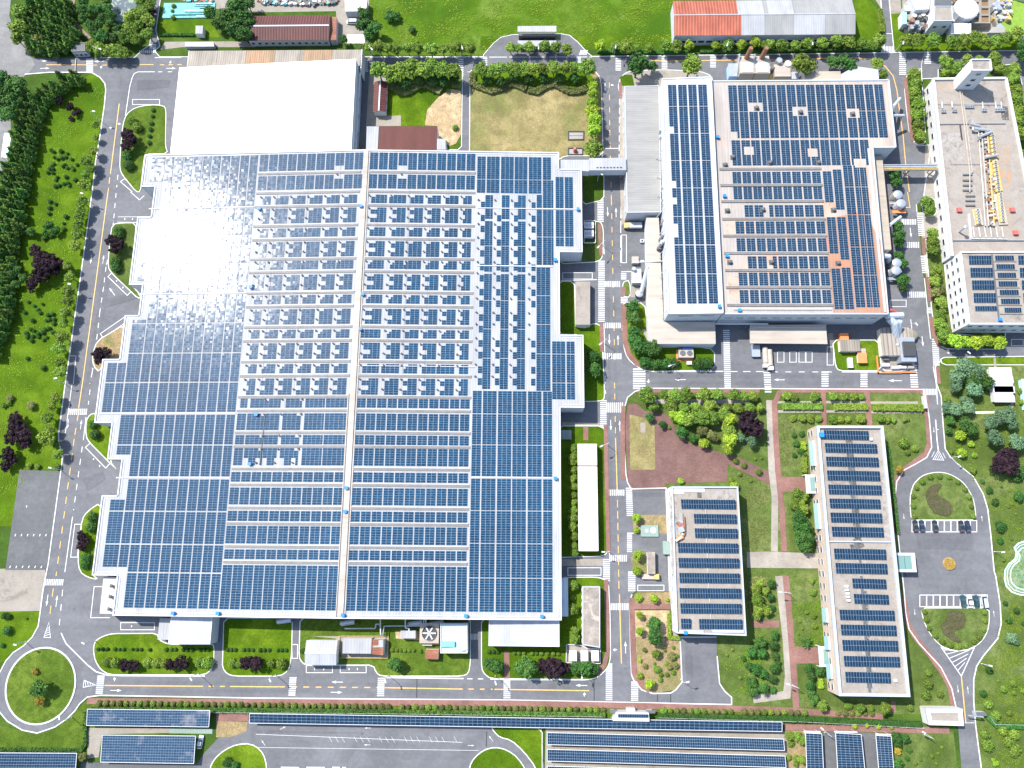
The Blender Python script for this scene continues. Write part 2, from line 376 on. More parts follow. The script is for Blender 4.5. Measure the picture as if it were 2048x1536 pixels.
# ============================================================ GROUND, ROADS, MARKINGS
def struct(o): o['kind'] = 'structure'; return o
Z_LAWN, Z_ROAD, Z_MARK, Z_ISL = 0.03, 0.06, 0.085, 0.19
_lay = [0]
def sheet_of(name, tile, s, mat, z, sub=None):
    _lay[0] += 1
    b = MB(); p = pts(tile, s) if isinstance(s, str) else s
    zz = z + 0.00037 * _lay[0]
    P = [(a[0], a[1]) for a in p]
    ar = sum(P[i][0] * P[(i + 1) % len(P)][1] - P[(i + 1) % len(P)][0] * P[i][1] for i in range(len(P)))
    if ar < 0: P.reverse()
    b.face([(x, y, zz) for x, y in P])
    return struct(b.obj(name, mat))
def smooth(P, it=2):
    for _ in range(it):
        Q = []; n = len(P)
        for i in range(n):
            a, c = P[i], P[(i + 1) % n]; L = (c - a).length
            k = min(0.25, 1.6 / L) if L > 0.01 else 0.25
            Q += [a + (c - a) * k, c - (c - a) * k]
        P = Q
    return P
def island(name, tile, s, mat, kerb=True, z=Z_ISL, soft=1, kw=0.34):
    _lay[0] += 1
    P = smooth(pts(tile, s), soft) if soft else pts(tile, s)
    b = MB(); zz = z + 0.00037 * _lay[0]
    b.prism([(p.x, p.y) for p in P], 0.03, zz)
    o = struct(b.obj(name, mat))
    if kerb:
        k = MB(); k.stroke(P, kw, 0.03, closed=True, z2=zz + 0.03)
        struct(k.obj('kerb', M_trim if kerb == 'w' else M_kerb))
    return P
g = MB(); g.box(-1500, 1500, -1300, 1700, -0.5, 0.0)
struct(g.obj('ground', M_base))
# lawns that lie open beside the roads
sheet_of('lawn', '00', '740,585 800,620 840,670 848,720 835,850 800,1100 770,1280 740,1536 655,2140 580,2700 545,3100 500,3170 465,3540 500,3640 490,3760 155,3762 95,4210 -300,4210 -300,2900 60,2000 250,1300 380,900 560,700', M_lawn, Z_LAWN)
sheet_of('lawn', '03', '-300,270 320,290 310,400 260,490 190,560 110,610 50,680 -300,780', M_lawn, Z_LAWN)
sheet_of('lawn', '03', '-300,1140 60,1210 300,1275 440,1225 600,1090 700,985 1000,1000 6100,1062 6100,1160 690,1060 690,1405 -300,1405', M_lawn2, Z_LAWN)
sheet_of('meadow', '10', '905,-60 3400,-60 3330,330 2650,400 2400,410 2160,285 2000,290 1820,440 1000,440 900,340', M_meadow, Z_LAWN)
sheet_of('lawn', '30', '690,-60 800,-20 890,90 925,280 940,400 -2300,400 -2300,290 700,290', M_lawn, Z_LAWN)
sheet_of('lawn', '30', '985,110 1075,105 1085,250 2100,250 2100,400 1020,400', M_lawn, Z_LAWN)
sheet_of('lawn', '00', '1300,30 1400,25 1700,180 1760,300 1600,300 1265,300', M_lawn, Z_LAWN)
sheet_of('garden_lawn', 'f', '1255,783 1845,783 1862,895 1830,930 1795,965 1789,1035 1797,1075 1808,1184 1816,1259 1836,1287 1879,1334 1901,1377 1912,1428 1560,1428 1463,1410 1463,1395 1449,1382 1439,1367 1433,1274 1330,1270 1330,975 1255,965 1252,900', M_garden, Z_LAWN)
sheet_of('garden_lawn', 'f', '1873,735 1880,720 2120,720 2120,1600 1968,1600 1951,1452 1947,1402 1947,1359 1966,1312 1995,1277 2002,1247 2000,1209 1988,1143 1981,1068 1966,988 1946,953 1901,915 1890,898 1882,793', M_garden, Z_LAWN)
sheet_of('garden_lawn', '33', '1010,1250 1480,1240 1540,1700 1005,1700', M_garden, Z_LAWN)
sheet_of('planting_ground', '23', '985,480 1355,500 1360,850 1310,910 1130,940 1040,910 980,850 955,790', M_scrub, Z_LAWN + 0.03)
sheet_of('planting_ground', '33', '120,1240 300,1240 310,1700 130,1700', M_scrub, Z_LAWN)
sheet_of('concrete_yard', 'f', '-80,1140 90,1135 92,1152 86,1185 82,1222 -80,1224', M_conc, 0.05)
sheet_of('concrete_yard', '10', '-800,-60 905,-60 900,340 650,350 640,90 -60,100 -400,60', M_conc, 0.05)
sheet_of('concrete_yard', '00', '1320,335 2020,330 2048,378 1455,378 1280,400', M_conc, 0.055)
sheet_of('concrete_yard', 'f', '1738,-20 1800,-20 1803,27 1780,28 1768,26', M_conc, 0.05)
sheet_of('concrete_yard', 'f', '1804,0 2120,0 2120,68 1808,66', M_conc, 0.045)
# roads
main = [(60,116),(50,149),(100,145),(170,145),(185,146),(200,155),(210,167),(212,180),(209,212),(200,275),(192,320),(185,382),(164,536),(136,734),(131,768),(124,818),(117.5,868),(118,885),(124,905),(125,920),(122.5,940),(97,1127),(92,1152),(86,1185),(82,1217),(77,1252),(65,1274),(47,1292),(27,1305),(12,1322),(0,1345),(-10,1371),(-8,1398),(0,1424),(15,1442),(45,1460),(75,1466),(110,1454),(135,1437),(150,1422),(160,1407),(175,1394),(200,1390.5),(512,1396),(1024,1400),(1463,1409),(1463,1394.5),(1449,1382),(1439,1367),(1434,1312),(1433,1274),(1360,1274),(1364,1364),(1351,1380),(1341,1386),(1306,1387),(1284,1380),(1269,1364),(1263,1350),(1261,1302),(1259,1202),(1264,1189),(1271,1182),(1339,1182),(1332,976),(1262,978),(1255,965),(1252,950),(1249,900),(1248,830),(1249,815),(1255,795),(1270,783),(1289,777),(1299,776.5),(1846,779),(1853,805),(1858,835),(1861,868),(1863,895),(1853,915),(1831,928),(1808,940),(1793,963),(1790,993),(1791,1033),(1796,1075),(1808,1184),(1811,1227),(1818,1259),(1838,1287),(1861,1312),(1881,1334),(1893,1357),(1903,1377),(1911,1412),(1916,1452),(1926,1580),(1968,1580),(1951,1452),(1947,1402),(1947,1359),(1953,1332),(1966,1312),(1981,1294),(1995,1277),(2002,1247),(2000,1209),(1991,1152),(1988,1143),(1981,1068),(1975,1018),(1966,988),(1946,953),(1921,933),(1901,915),(1890,898),(1886,850),(1882,793),(1873,768),(1870,734),(1886,716),(2120,712),(2120,655),(2012,655),(2008,688),(1900,690),(1880,684),(1868,672),(1858,640),(1845,540),(1838,455),(1834,409),(1846,400),(1862,290),(1836,292),(1828,284),(1818,262),(1812,215),(1809,180),(1812,160),(1818,146),(1828,138),(1842,138),(1842,158),(1876,157),(1876,140),(1990,132),(2034,128),(2044,170),(2060,400),(2120,400),(2120,101),(1788,105),(1776,-20),(1760,-20),(1769,106),(1536,109),(1184,113),(1174,105),(1156,85),(1139,71),(1122,68),(1024,70),(1002,75),(987,87),(967,110),(967,113.7),(320,114),(309,102),(320,93),(312,60),(324,-20),(310,-20),(300,90),(285,100),(270,115),(200,115.5)]
mainW = [at(x, y) for x, y in main]
sheet_of('road', 'w', mainW, M_asph, Z_ROAD)
k = MB(); k.stroke([at(x, y) for x, y in main[1:50]], 0.42, 0.03, 0, False, 0.2); struct(k.obj('kerb', M_trim))
k = MB(); k.stroke([at(x, y) for x, y in main[50:62]], 0.42, 0.03, 0, False, 0.2); struct(k.obj('kerb', M_trim))
k = MB(); k.stroke([at(x, y) for x, y in main[63:97]], 0.40, 0.03, 0, False, 0.2); struct(k.obj('kerb', M_trim))
k = MB(); k.stroke([at(x, y) for x, y in main[97:128]], 0.36, 0.03, 0, False, 0.2); struct(k.obj('kerb', M_kerb))
k = MB(); k.stroke([at(x, y) for x, y in main[133:150]], 0.36, 0.03, 0, False, 0.2); struct(k.obj('kerb', M_trim))
k = MB(); k.stroke([at(x, y) for x, y in main[-31:] if x < 1800] , 0.30, 0.03, 0, False, 0.19); struct(k.obj('kerb', M_kerb))
sheet_of('road', 'f', '-120,-60 30,-60 22,0 19,32 30,64 52,85 60,108 70,130 58,146 40,160 30,200 22,235 22,270 18,320 0,352 -30,450 -160,450', M_asph3, Z_ROAD + 0.03)
sheet_of('car_park', 'f', '39,940 122,942 93,1140 11,1140', M_asph2, Z_ROAD + 0.03)
sheet_of('car_park', '12', '-60,2690 1890,2700 1980,2760 2080,2800 2200,2900 2300,3030 2330,3250 -620,3250 -420,2960 -300,2830 -130,2760', M_asph, Z_ROAD + 0.03)
sheet_of('service_road', '03', '2010,1180 1960,1240 1860,1290 1760,1350 1690,1420 1640,1480 1590,1560 2300,1600 2300,1180', M_asph, Z_ROAD + 0.045)
sheet_of('parking_yard', '03', '650,1490 1590,1500 1560,1600 640,1600', M_asph2, Z_ROAD + 0.03)
sheet_of('parking_yard', '33', '440,1245 860,1255 890,1640 440,1640', M_asph2, Z_ROAD + 0.03)
sheet_of('parking_yard', '23', '270,1215 2048,1240 2200,1245 2200,1640 260,1640', M_conc, Z_LAWN + 0.02)
island('lawn', '13', '1885,1205 1900,1240 1950,1290 2040,1310 2140,1400 2240,1530 2250,1620 2290,1620 2290,1215', M_lawn, True)
island('lawn', '13', '1705,1560 1720,1490 1780,1420 1860,1375 1960,1372 2060,1420 2130,1500 2170,1580 2100,1640 1760,1640', M_lawn, True)
island('lawn', '13', '-370,1540 -330,1460 -250,1390 -150,1345 -40,1340 40,1390 80,1470 90,1600 -350,1620', M_lawn, True)
# roundabout
rc = pts('f', '82,1371')[0]; RR = 13.25
P = [Vector((rc.x + RR * cos(a * pi / 24), rc.y + RR * 1.03 * sin(a * pi / 24), 0)) for a in range(48)]
b = MB(); b.prism([(p.x, p.y) for p in P], 0.03, Z_ISL + 0.1); struct(b.obj('roundabout_lawn', M_lawn2))
k = MB(); k.stroke(P, 0.6, 0.03, closed=True, z2=0.33); struct(k.obj('kerb', M_trim))
# raised islands round the buildings
island('lawn', '00', '1005,935 1030,900 1090,860 1200,840 1310,845 1330,880 1325,1170 1345,1230 1160,1235 1125,1536 1090,1536 980,1400 960,1350 965,1200 985,1000', M_lawn2, True)
island('lawn', '01', '900,260 985,248 1092,248 1050,740 1130,830 1112,858 900,655 865,600 880,400', M_garden, True)
island('lawn', '01', '780,1190 1000,1060 975,1340 830,1345 800,1445 750,1395 740,1300', M_scrub, True)
island('lawn', '02', '690,300 720,245 770,232 765,310 900,320 880,620 945,695 880,630 720,470 690,420', M_lawn, True)
island('lawn', '02', '810,945 700,1020 660,1080 640,1250 625,1400 640,1500 700,1545 790,1565 745,1530', M_lawn, True)
island('lawn', '03', '750,600 755,545 775,510 830,480 900,460 1260,458 1270,508 1345,545 1690,545 1715,555 1712,690 1690,750 1640,790 880,790 810,750 765,680', M_lawn, True)
island('lawn', 'f', '448,1236 446,1310 445,1335 455,1348 470,1352 560,1352 575,1343 581,1330 584,1300 585,1236', M_lawn, True)
island('lawn', '13', '355,330 345,650 370,690 400,712 940,712 960,770 1000,800 1650,800 1700,780 1715,700 1715,330', M_lawn2, True)
island('lawn', 'f', '963,1236 963,1337 970,1349 982,1357 1184,1359 1199,1352 1214,1337 1220,1322 1221,1300 1220,1227 1217,1165 1205,1157 1190,1154 1120,1155 1119,1236', M_lawn, 'w')
island('lawn', 'f', '1116,563 1149,563 1151,655 1178,656 1181,648 1198,648 1203,660 1208,760 1209,795 1206,801 1190,803 1160,803 1160,670 1116,668', M_lawn, True)
island('lawn', '21', '560,238 690,235 715,250 730,300 728,515 690,560 380,575 380,480 560,480', M_garden, True)
island('lawn', '20', '560,1375 720,1385 735,1400 735,1600 560,1640', M_lawn2, True)
island('lawn', 'f', '1116,852 1205,852 1212,870 1214,960 1218,1100 1208,1112 1116,1115', M_lawn, 'w')
island('lawn', 'f', '742,133 925,136 923,300 735,300 738,235', M_lawn2, True)
sheet_of('lawn', '10', '1065,700 1500,700 1450,790 1370,880 1350,1010 1165,1010 1160,925 1060,925', M_lawn, Z_ISL + 0.06)
sheet_of('earth_patch', '10', '1460,780 1560,715 1640,730 1640,1080 1600,1150 1550,1170 1460,1110 1450,1010 1352,1005 1360,880', M_soil, Z_ISL + 0.05)
sheet_of('concrete_pad', '10', '905,640 960,655 930,900 965,930 1160,925 1160,1010 880,1012', M_conc, Z_ISL + 0.05)
sheet_of('concrete_pad', '10', '915,520 960,540 1060,650 945,655 905,640', M_conc, Z_ISL + 0.05)
island('dry_lawn', 'f', '940,138 1175,138 1190,143 1200,155 1203,175 1206,312 1130,312 1118,320 939,310', M_dry, True)
sheet_of('lawn', '20', '-330,570 600,570 700,680 610,740 480,750 330,700 180,740 -60,640 -180,740 -330,640', M_lawn, Z_ISL + 0.05)
sheet_of('sidewalk', 'f', '1239,190 1248,190 1251,385 1254,440 1243,452 1240,380', M_pave, Z_ISL - 0.06)
island('concrete_apron', 'f', '1236,172 1240,158 1248,148 1262,142 1330,140 1400,143 1424,152 1424,170 1240,190', M_conc, 'w')
sheet_of('lawn', '20', '860,620 900,600 960,600 980,690 880,690', M_lawn, Z_ISL + 0.04)
island('lawn', '21', '885,740 900,715 940,710 950,845 880,835', M_garden, 'w')
island('lawn', '21', '880,920 905,880 1060,890 1100,1190 1620,1260 1620,1425 1080,1437 1000,1400 920,1330 890,1230 885,1100', M_lawn, 'w')
island('lawn', '31', '515,1185 885,1185 905,1430 570,1432 540,1400', M_lawn, True)
island('machine_yard', '31', '885,1090 1150,1090 1172,1370 1140,1415 1080,1433 905,1433', M_conc, 'w')
island('lawn', 'f', '1818,138 1842,138 1852,288 1830,290 1820,262 1812,200 1811,160', M_lawn2, 'w')
island('lawn', '31', '1255,360 1350,330 1400,500 1440,900 1475,1130 1900,1180 1890,1260 1400,1255 1340,1180 1310,960 1285,700', M_garden, 'w')
island('planting_bed', '31', '1215,60 1330,40 1350,190 1250,200', M_garden, 'w')
sheet_of('ground_strip', 'f', '1850,290 1862,290 1875,440 1900,660 1868,660 1850,540 1842,460 1848,400', M_pave, Z_ROAD + 0.03)
island('lawn', 'f', '1880,715 2120,712 2120,730 1884,730', M_lawn, 'w')
# paved paths: brick, plaza, stone
def walk(name, tile, s, wd, mat, z=Z_ISL + 0.03):
    _lay[0] += 1
    b = MB(); b.stroke(pts(tile, s), wd, z + 0.00037 * _lay[0]); return struct(b.obj(name, mat))
walk('brick_path', 'f', '175,1402 512,1403.5 1024,1406.5 1300,1412 1560,1420 1765,1433', 2.1, M_brick)
walk('brick_path', 'f', '1211,850 1214,1000 1217,1105', 1.6, M_brick)
walk('brick_path', 'f', '1212,1160 1216,1300 1208,1330 1194,1350', 1.7, M_brick)
walk('brick_path', 'f', '1263,1195 1266,1300 1268,1345 1285,1370 1300,1382', 2.0, M_brick)
walk('brick_path', 'f', '1265,1213 1340,1213', 2.0, M_brick)
walk('brick_path', '21', '700,260 712,510', 1.5, M_brick)
walk('brick_path', '21', '715,1060 720,1280', 1.5, M_brick)
walk('brick_path', '21', '895,760 890,800 892,835', 1.6, M_brick)
walk('brick_path', '21', '895,900 900,1060 905,1200 935,1300 1000,1375 1080,1405 1120,1408', 2.1, M_brick)
walk('brick_path', '20', '865,660 870,790', 1.4, M_brick)
walk('brick_path', '30', '1095,620 1110,760 1135,1000 1155,1130', 1.5, M_brick)
walk('brick_path', '31', '1240,370 1250,500', 1.7, M_brick)
walk('brick_path', '31', '1275,680 1300,880', 1.7, M_brick)
walk('brick_path', '31', '1300,1000 1330,1150 1370,1240', 1.7, M_brick)
walk('brick_path', '31', '1355,1400 1365,1536', 1.5, M_brick)
walk('brick_path', '13', '2005,600 2008,820', 2.0, M_brick)
walk('brick_path', 'f', '1247,812 1245,850 1246,960', 1.8, M_brick)
sheet_of('brick_plaza', '22', '930,160 1000,160 1060,215 1180,230 1250,250 1300,350 1420,470 1700,560 1800,580 2048,700 2300,830 2300,880 2048,800 1725,640 1722,780 1230,800 1225,850 960,850 925,790 905,300', M_plaza, Z_LAWN + 0.06)
sheet_of('dry_lawn', '22', '940,245 1050,270 1140,330 1145,685 945,688', M_dry, Z_LAWN + 0.1)
sheet_of('stone_patch', '22', '1025,310 1070,310 1065,390 1030,390', M_conc, Z_LAWN + 0.13)
walk('brick_path', '22', '1000,50 1980,50', 2.0, M_brick, Z_LAWN + 0.07)
walk('brick_path', '32', '60,140 90,70 160,50 1220,50 1260,90 1275,300 1290,480 1260,560 1180,620 1080,690 1030,760 1005,850 1010,1030 1035,1230', 2.0, M_brick, Z_LAWN + 0.07)
walk('brick_path', '32', '50,130 60,400 80,700 110,1000 130,1340', 2.2, M_brick, Z_LAWN + 0.08)
walk('brick_path', '33', '140,0 170,300 200,700 225,1055', 2.4, M_brick, Z_LAWN + 0.08)
walk('brick_path', '33', '1090,180 1110,360 1170,480 1300,640 1400,780 1460,900 1485,1050', 2.0, M_brick, Z_LAWN + 0.08)
walk('brick_path', '32', '442,60 450,330', 1.9, M_brick, Z_LAWN + 0.075)
walk('brick_path', '32', '790,60 812,330', 2.2, M_brick, Z_LAWN + 0.075)
sheet_of('brick_path', '32', '95,742 330,745 330,865 110,862', M_brick, Z_LAWN + 0.09)
sheet_of('brick_path', '33', '190,565 430,570 440,700 210,700', M_brick, Z_LAWN + 0.09)
walk('brick_path', '33', '-120,385 90,385', 2.6, M_brick, Z_LAWN + 0.075)
walk('brick_path', '33', '130,1210 1450,1235', 2.2, M_brick, Z_LAWN + 0.075)
walk('brick_path', '33', '1000,1000 1005,1090', 1.6, M_brick, Z_LAWN + 0.085)
walk('stone_path', '32', '10,130 20,400 30,700 55,900 50,1340', 2.6, M_pave, Z_LAWN + 0.06)
walk('stone_path', '33', '85,0 110,200 145,500 165,800 150,950 -120,985', 2.8, M_pave, Z_LAWN + 0.06)
sheet_of('stone_path', '32', '-170,1345 -20,1340 400,1355 410,1475 -170,1470', M_pave, Z_LAWN + 0.1)
walk('stone_path', '22', '1100,140 1900,140', 1.8, M_pave, Z_LAWN + 0.06)
for y, a, bb in ((147, 70, 430), (145, 455, 790), (150, 815, 1200), (220, 80, 430), (220, 460, 800), (225, 820, 1230)):
    walk('garden_path', '32', '%d,%d %d,%d' % (a, y, bb, y), 1.0, M_pave, Z_LAWN + 0.06)
sheet_of('stone_path', '22', '1225,860 1275,830 1300,1536 1260,1536 1235,1100', M_pave, Z_LAWN + 0.1)
sheet_of('stone_path', '23', '1255,120 1300,0 1330,480 1290,480 1270,260', M_pave, Z_LAWN + 0.1)
walk('stone_path', '31', '1810,1330 1820,1480', 0.9, M_pave); walk('stone_path', '32', '1935,0 1955,190', 1.0, M_pave, Z_LAWN + 0.06); walk('stone_path', '32', '1640,230 1860,225', 0.9, M_kerb, Z_LAWN + 0.06)
sheet_of('planting_ground', '22', '960,1050 1240,1045 1240,1200 975,1195', M_scrub, Z_LAWN + 0.07)
sheet_of('planting_ground', '22', '950,1390 1000,1340 1080,1345 1080,1520 970,1530', M_scrub, Z_ROAD + 0.05)
sheet_of('planting_ground', '23', '975,150 1000,130 1260,130 1262,222 975,222', M_scrub, Z_LAWN + 0.07)
sheet_of('planting_ground', '23', '975,275 1260,275 1260,490 985,490', M_soil, Z_LAWN + 0.07)
sheet_of('car_park', '22', '960,1200 1230,1195 1235,1420 1240,1560 1090,1560 1085,1340 960,1345', M_asph, Z_LAWN + 0.13)
sheet_of('brick_yard', '03', '720,1215 1360,1215 1355,1255 820,1265 790,1450 700,1460 700,1230', M_conc, Z_LAWN + 0.05)
sheet_of('green_pad', '03', '1355,1218 1700,1222 1700,1262 1355,1258', stained('green_pad', (0.18, 0.24, 0.21), (0.20, 0.27, 0.235), (0.16, 0.21, 0.19)), Z_LAWN + 0.06)
sheet_of('brick_yard', '03', '1730,1095 1990,1090 1990,1160 1730,1160', M_brick, Z_LAWN + 0.06)
sheet_of('earth_yard', '03', '1730,1160 1980,1165 1975,1240 1860,1285 1730,1290', M_scrub, Z_LAWN + 0.06)
sheet_of('concrete_pad', '23', '440,545 560,550 705,580 705,695 435,690', M_roofcon, Z_ISL + 0.06)
sheet_of('concrete_strip', '22', '390,1400 740,1400 740,1455 390,1455', M_conc, Z_ROAD + 0.03)
sheet_of('concrete_strip', '22', '400,305 705,310 705,345 400,345', M_conc, Z_ROAD + 0.03)
walk('brick_path', '22', '590,345 590,450', 2.0, M_brick); sheet_of('concrete_pad', '13', '445,480 1060,480 1060,655 690,655 640,500', M_conc, Z_ISL + 0.04)
sheet_of('concrete_pad', '13', '1330,420 1470,425 1470,550 1330,550', M_soil, Z_ISL + 0.04)
sheet_of('concrete_pad', '13', '1115,440 1300,440 1310,515 1120,500', M_soil, Z_ISL + 0.045)
sheet_of('concrete_yard', '21', '1040,1100 1110,1100 1100,1220 1040,1110', M_conc, Z_ISL - 0.02)
sheet_of('concrete_yard', '31', '480,1130 520,1130 520,1180 480,1180', M_conc, 0.1)
sheet_of('concrete_pad', '21', '950,700 1080,700 1080,850 945,845', M_conc, Z_ISL + 0.03)
walk('path', '00', '590,0 560,150 630,220 720,310', 1.6, flat('dirt_path', (0.20, 0.145, 0.12), 0.9), Z_LAWN + 0.03)
sheet_of('water', '00', '870,0 880,60 900,130 940,190 965,200 1010,150 1040,110 1090,60 1110,0 1120,-60 860,-60', M_water, 0.07)
# oval court islands
def arcisl(tile, s, nm='lawn', m=M_garden): return island(nm, tile, s, m, True, Z_ISL, 1, 0.3)
arcisl('32', '1145,1088 1135,990 1135,900 1150,840 1165,800 1200,760 1240,730 1300,712 1360,705 1420,712 1470,730 1525,762 1570,800 1610,860 1640,920 1655,1000 1662,1088')
arcisl('33', '1222,255 1240,350 1280,440 1330,510 1390,565 1450,585 1500,598 1560,596 1645,570 1710,520 1755,440 1768,350 1765,255')
def bed(tile, s, m=M_bed):
    P = smooth(pts(tile, s), 2); b = MB(); b.prism([(p.x, p.y) for p in P], 0.1, 0.55)
    return b.obj('flower_bed', m)
tag(bed('32', '1255,870 1290,820 1350,795 1385,800 1380,825 1350,850 1360,900 1420,925 1465,960 1475,1010 1445,1050 1390,1060 1310,1020 1265,940'), 'dark comma-shaped planting bed in the upper court island below the admin road', 'flower bed')
tag(bed('33', '1430,300 1470,275 1530,275 1575,310 1580,360 1545,420 1490,430 1480,470 1535,500 1535,530 1500,530 1420,480 1380,430 1385,380 1425,360'), 'dark comma-shaped planting bed in the lower court island above the hatched triangle', 'flower bed')
c = pts('32', '1445,1438')[0]
b = MB(); b.prism([(c.x + 2.35 * cos(i * pi / 10), c.y + 2.35 * sin(i * pi / 10)) for i in range(20)], 0.05, 0.5)
fb = thing('flower_bed', 'small round bed of orange flowers in the middle of the parking court', 'flower bed', c)
b.obj('soil', M_soil, fb)
ll = MB()
for i in range(420):
    a = random.uniform(0, 2 * pi); r = 2.2 * sqrt(random.random()); h = 0.5 + random.uniform(0.05, 0.4)
    x, y = c.x + r * cos(a), c.y + r * sin(a); s_ = 0.16; t_ = random.uniform(0, pi)
    ll.face([(x + s_ * cos(t_ + q * pi / 2), y + s_ * sin(t_ + q * pi / 2), h + random.uniform(-.06, .06)) for q in range(4)])
tag(ll.obj('flowers', LEAF['orange'], fb), kind='stuff')
# ---- markings
mk, yl = MB(), MB()
_mz = [0]
def mz():
    _mz[0] += 1; return Z_MARK + 0.04 + 0.00023 * (_mz[0] % 300)
def line(tile, s, w_=0.32, m='w', dash=None, closed=False):
    (mk if m == 'w' else yl).stroke(pts(tile, s), w_, mz(), 0, closed, None, dash)
Y1, D1 = 'y', (2.8, 3.0)
line('f', '92.5,130 175,130', .3, Y1); line('00', '740,522 1100,522', .3, Y1, (2.2, 2.4)); line('00', '1120,518 1230,518', .3, Y1); line('00', '1280,520 1480,518', .3, Y1, (2, 2))
line('00', '955,830 885,1390', .34, Y1); line('00', '880,1420 865,1536', .3, Y1, (3, 2)); line('01', '865,0 660,1536', .34, Y1)
line('02', '660,0 630,195', .34, Y1); line('02', '628,240 595,440 450,1536', .3, Y1, D1); line('03', '428,100 398,330', .3, Y1, (3, 3.4))
line('03', '838,875 1625,882', .34, Y1); line('03', '1670,882 1800,883', .34, Y1, (2, 2.3)); line('03', '1842,883 2048,885 2230,886', .34, Y1)
line('13', '185,886 1000,892', .34, Y1, (2.2, 2.4)); line('13', '1030,893 1655,904', .34, Y1); line('13', '1700,904 1830,905', .34, Y1, (2, 2.3)); line('13', '1878,905 2048,908 2665,917', .34, Y1)
line('f', '1218.5,165 1219.5,260 1222.7,400 1229.5,729', .28, Y1, (2.6, 3.6)); line('f', '1229,765 1231,870', .28, Y1, (2.4, 2.2)); line('f', '1231,876 1234.5,985', .34, Y1)
line('f', '1234.8,1000 1238,1185', .28, Y1, (2.8, 1.6)); line('f', '1238.8,1188 1242.7,1327', .34, Y1)
line('20', '1115,485 1250,490 2048,478', .36, Y1); line('30', '0,478 100,485 450,468 720,465 860,480 940,535 1000,610 1030,720 1050,880 1080,1090 1100,1310 1130,1536', .36, Y1)
line('31', '1115,0 1135,125 1060,125', .3, Y1); line('33', '1545,800 1560,950 1580,1170', .36, Y1)
for s in ('760,1440 730,1536',): pass
line('01', '930,10 910,230 880,460 850,600 830,760 800,960 780,1140 740,1440 720,1536', .3, 'w', (2.2, 2.6))
line('00', '1060,620 1040,690 1005,925', .32); line('00', '945,1400 935,1500', .3, 'w', (2.4, 2.4)); line('00', '1060,620 1075,590 1105,576 1240,576', .32); line('00', '1265,576 1400,576', .3, 'w', (2, 2.5))
line('02', '722,45 708,165', .3, 'w', (2.2, 2.6)); line('02', '690,265 668,450', .3); line('02', '660,500 590,1010', .3, 'w', (2.4, 2.6)); line('02', '582,1062 520,1505', .32); line('03', '503,110 475,405', .3, 'w', (2.4, 3))
line('02', '485,740 385,1440', .26, 'w', (6, 1.2)); line('03', '490,455 530,540 620,630 700,710 770,765 860,793 980,797 1640,800', .42)
line('13', '1035,812 1660,820', .42); line('13', '1690,822 1830,823', .3, 'w', (2, 2)); line('13', '1875,824 2048,828 2640,830', .42)
line('21', '872,0 868,590', .3, 'w', (5.5, 1.2)); line('21', '725,270 738,500', .3); line('21', '735,1050 742,1280', .3); line('22', '745,50 750,80', .3)
line('22', '755,430 768,850 780,1370', .34); line('f', '1203,175 1205,395', .32); line('20', '860,790 855,1400', .28, 'w', (3, 1.5)); line('20', '745,1190 855,1188', .3); line('20', '725,1450 730,1536', .3)
line('f', '1299,776.5 1846,779', .4); line('21', '1100,1437 1690,1435', .4); line('21', '1745,1437 2048,1437', .3, 'w', (3, 2.2)); line('31', '30,1440 560,1440', .3, 'w', (2.4, 3)); line('31', '590,1440 905,1440', .4)
line('31', '1185,100 1190,160', .32); line('31', '1250,690 1270,890 1280,1000 1300,1175', .36); line('31', '1320,1395 1345,1536 1355,1700', .36); line('31', '1140,1020 1165,1220', .3)
line('00', '800,462 1015,462', .3); line('00', '1240,462 1450,462', .3); line('10', '1690,577 1830,577', .26); line('f', '1184,113.5 1536,109.3 2048,101.2', .34); line('f', '740,115 1184,114.3', .34, 'w', (8, 1))
line('32', '1340,285 1350,440 1362,540', .4); line('30', '920,270 990,272', .3); line('21', '872,640 1025,635', .3); line('21', '390,710 680,702', .3)
line('13', '0,1265 1650,1330', .14); line('13', '0,1370 1780,1395', .12)
for i in range(22): line('13', '%d,1330 %d,1285' % (560 + i * 50, 535 + i * 50), .10) if i % 4 else None
for a, bb in ((200, 345), (405, 550), (610, 720)): line('13', '%d,1531 %d,1533' % (a, bb), .5)
def rect(tile, x0, y0, x1, y1, w_=.26): line(tile, '%g,%g %g,%g %g,%g %g,%g' % (x0, y0, x1, y0, x1, y1, x0, y1), w_, 'w', None, True)
for r in (('00',1062,797,1278,838),('21',877,345,915,567),('21',405,647,642,697),('22',995,1205,1145,1247),('22',998,1290,1150,1335),('22',447,1470,712,1530),('23',1005,73,1215,118),('03',967,373,1237,430),
          ('13',290,548,333,658),('13',403,716,612,773),('13',675,715,882,773),('31',75,1280,127,1362),('31',173,1280,225,1362),('31',247,1280,298,1362),('31',303,1280,352,1362),('31',472,1240,523,1385),('31',975,866,1104,918),('31',1945,1180,2040,1230)): rect(*r)
line('01', '865,678 895,650 1052,795 1020,828', .28, closed=True); line('01', '803,1135 1000,1000 1015,1040 828,1168', .28, closed=True)
line('02', '685,507 725,472 882,635 848,673', .3, closed=True); line('02', '600,1122 652,1122 620,1385 567,1385', .28, closed=True); line('03', '820,85 755,85 727,333 880,333', .28)
line('01', '1045,0 1118,65 1155,30', .28); line('00', '965,1455 1000,1430 1110,1536', .28); line('00', '965,1455 1060,1536', .28); line('01', '945,200 1100,200', .22); line('01', '940,242 1095,245', .22)
line('01', '555,1310 610,1312 588,1536', .28); line('02', '525,0 475,390 525,392 578,0', .28); line('30', '1230,575 1225,520 1245,440', .2)
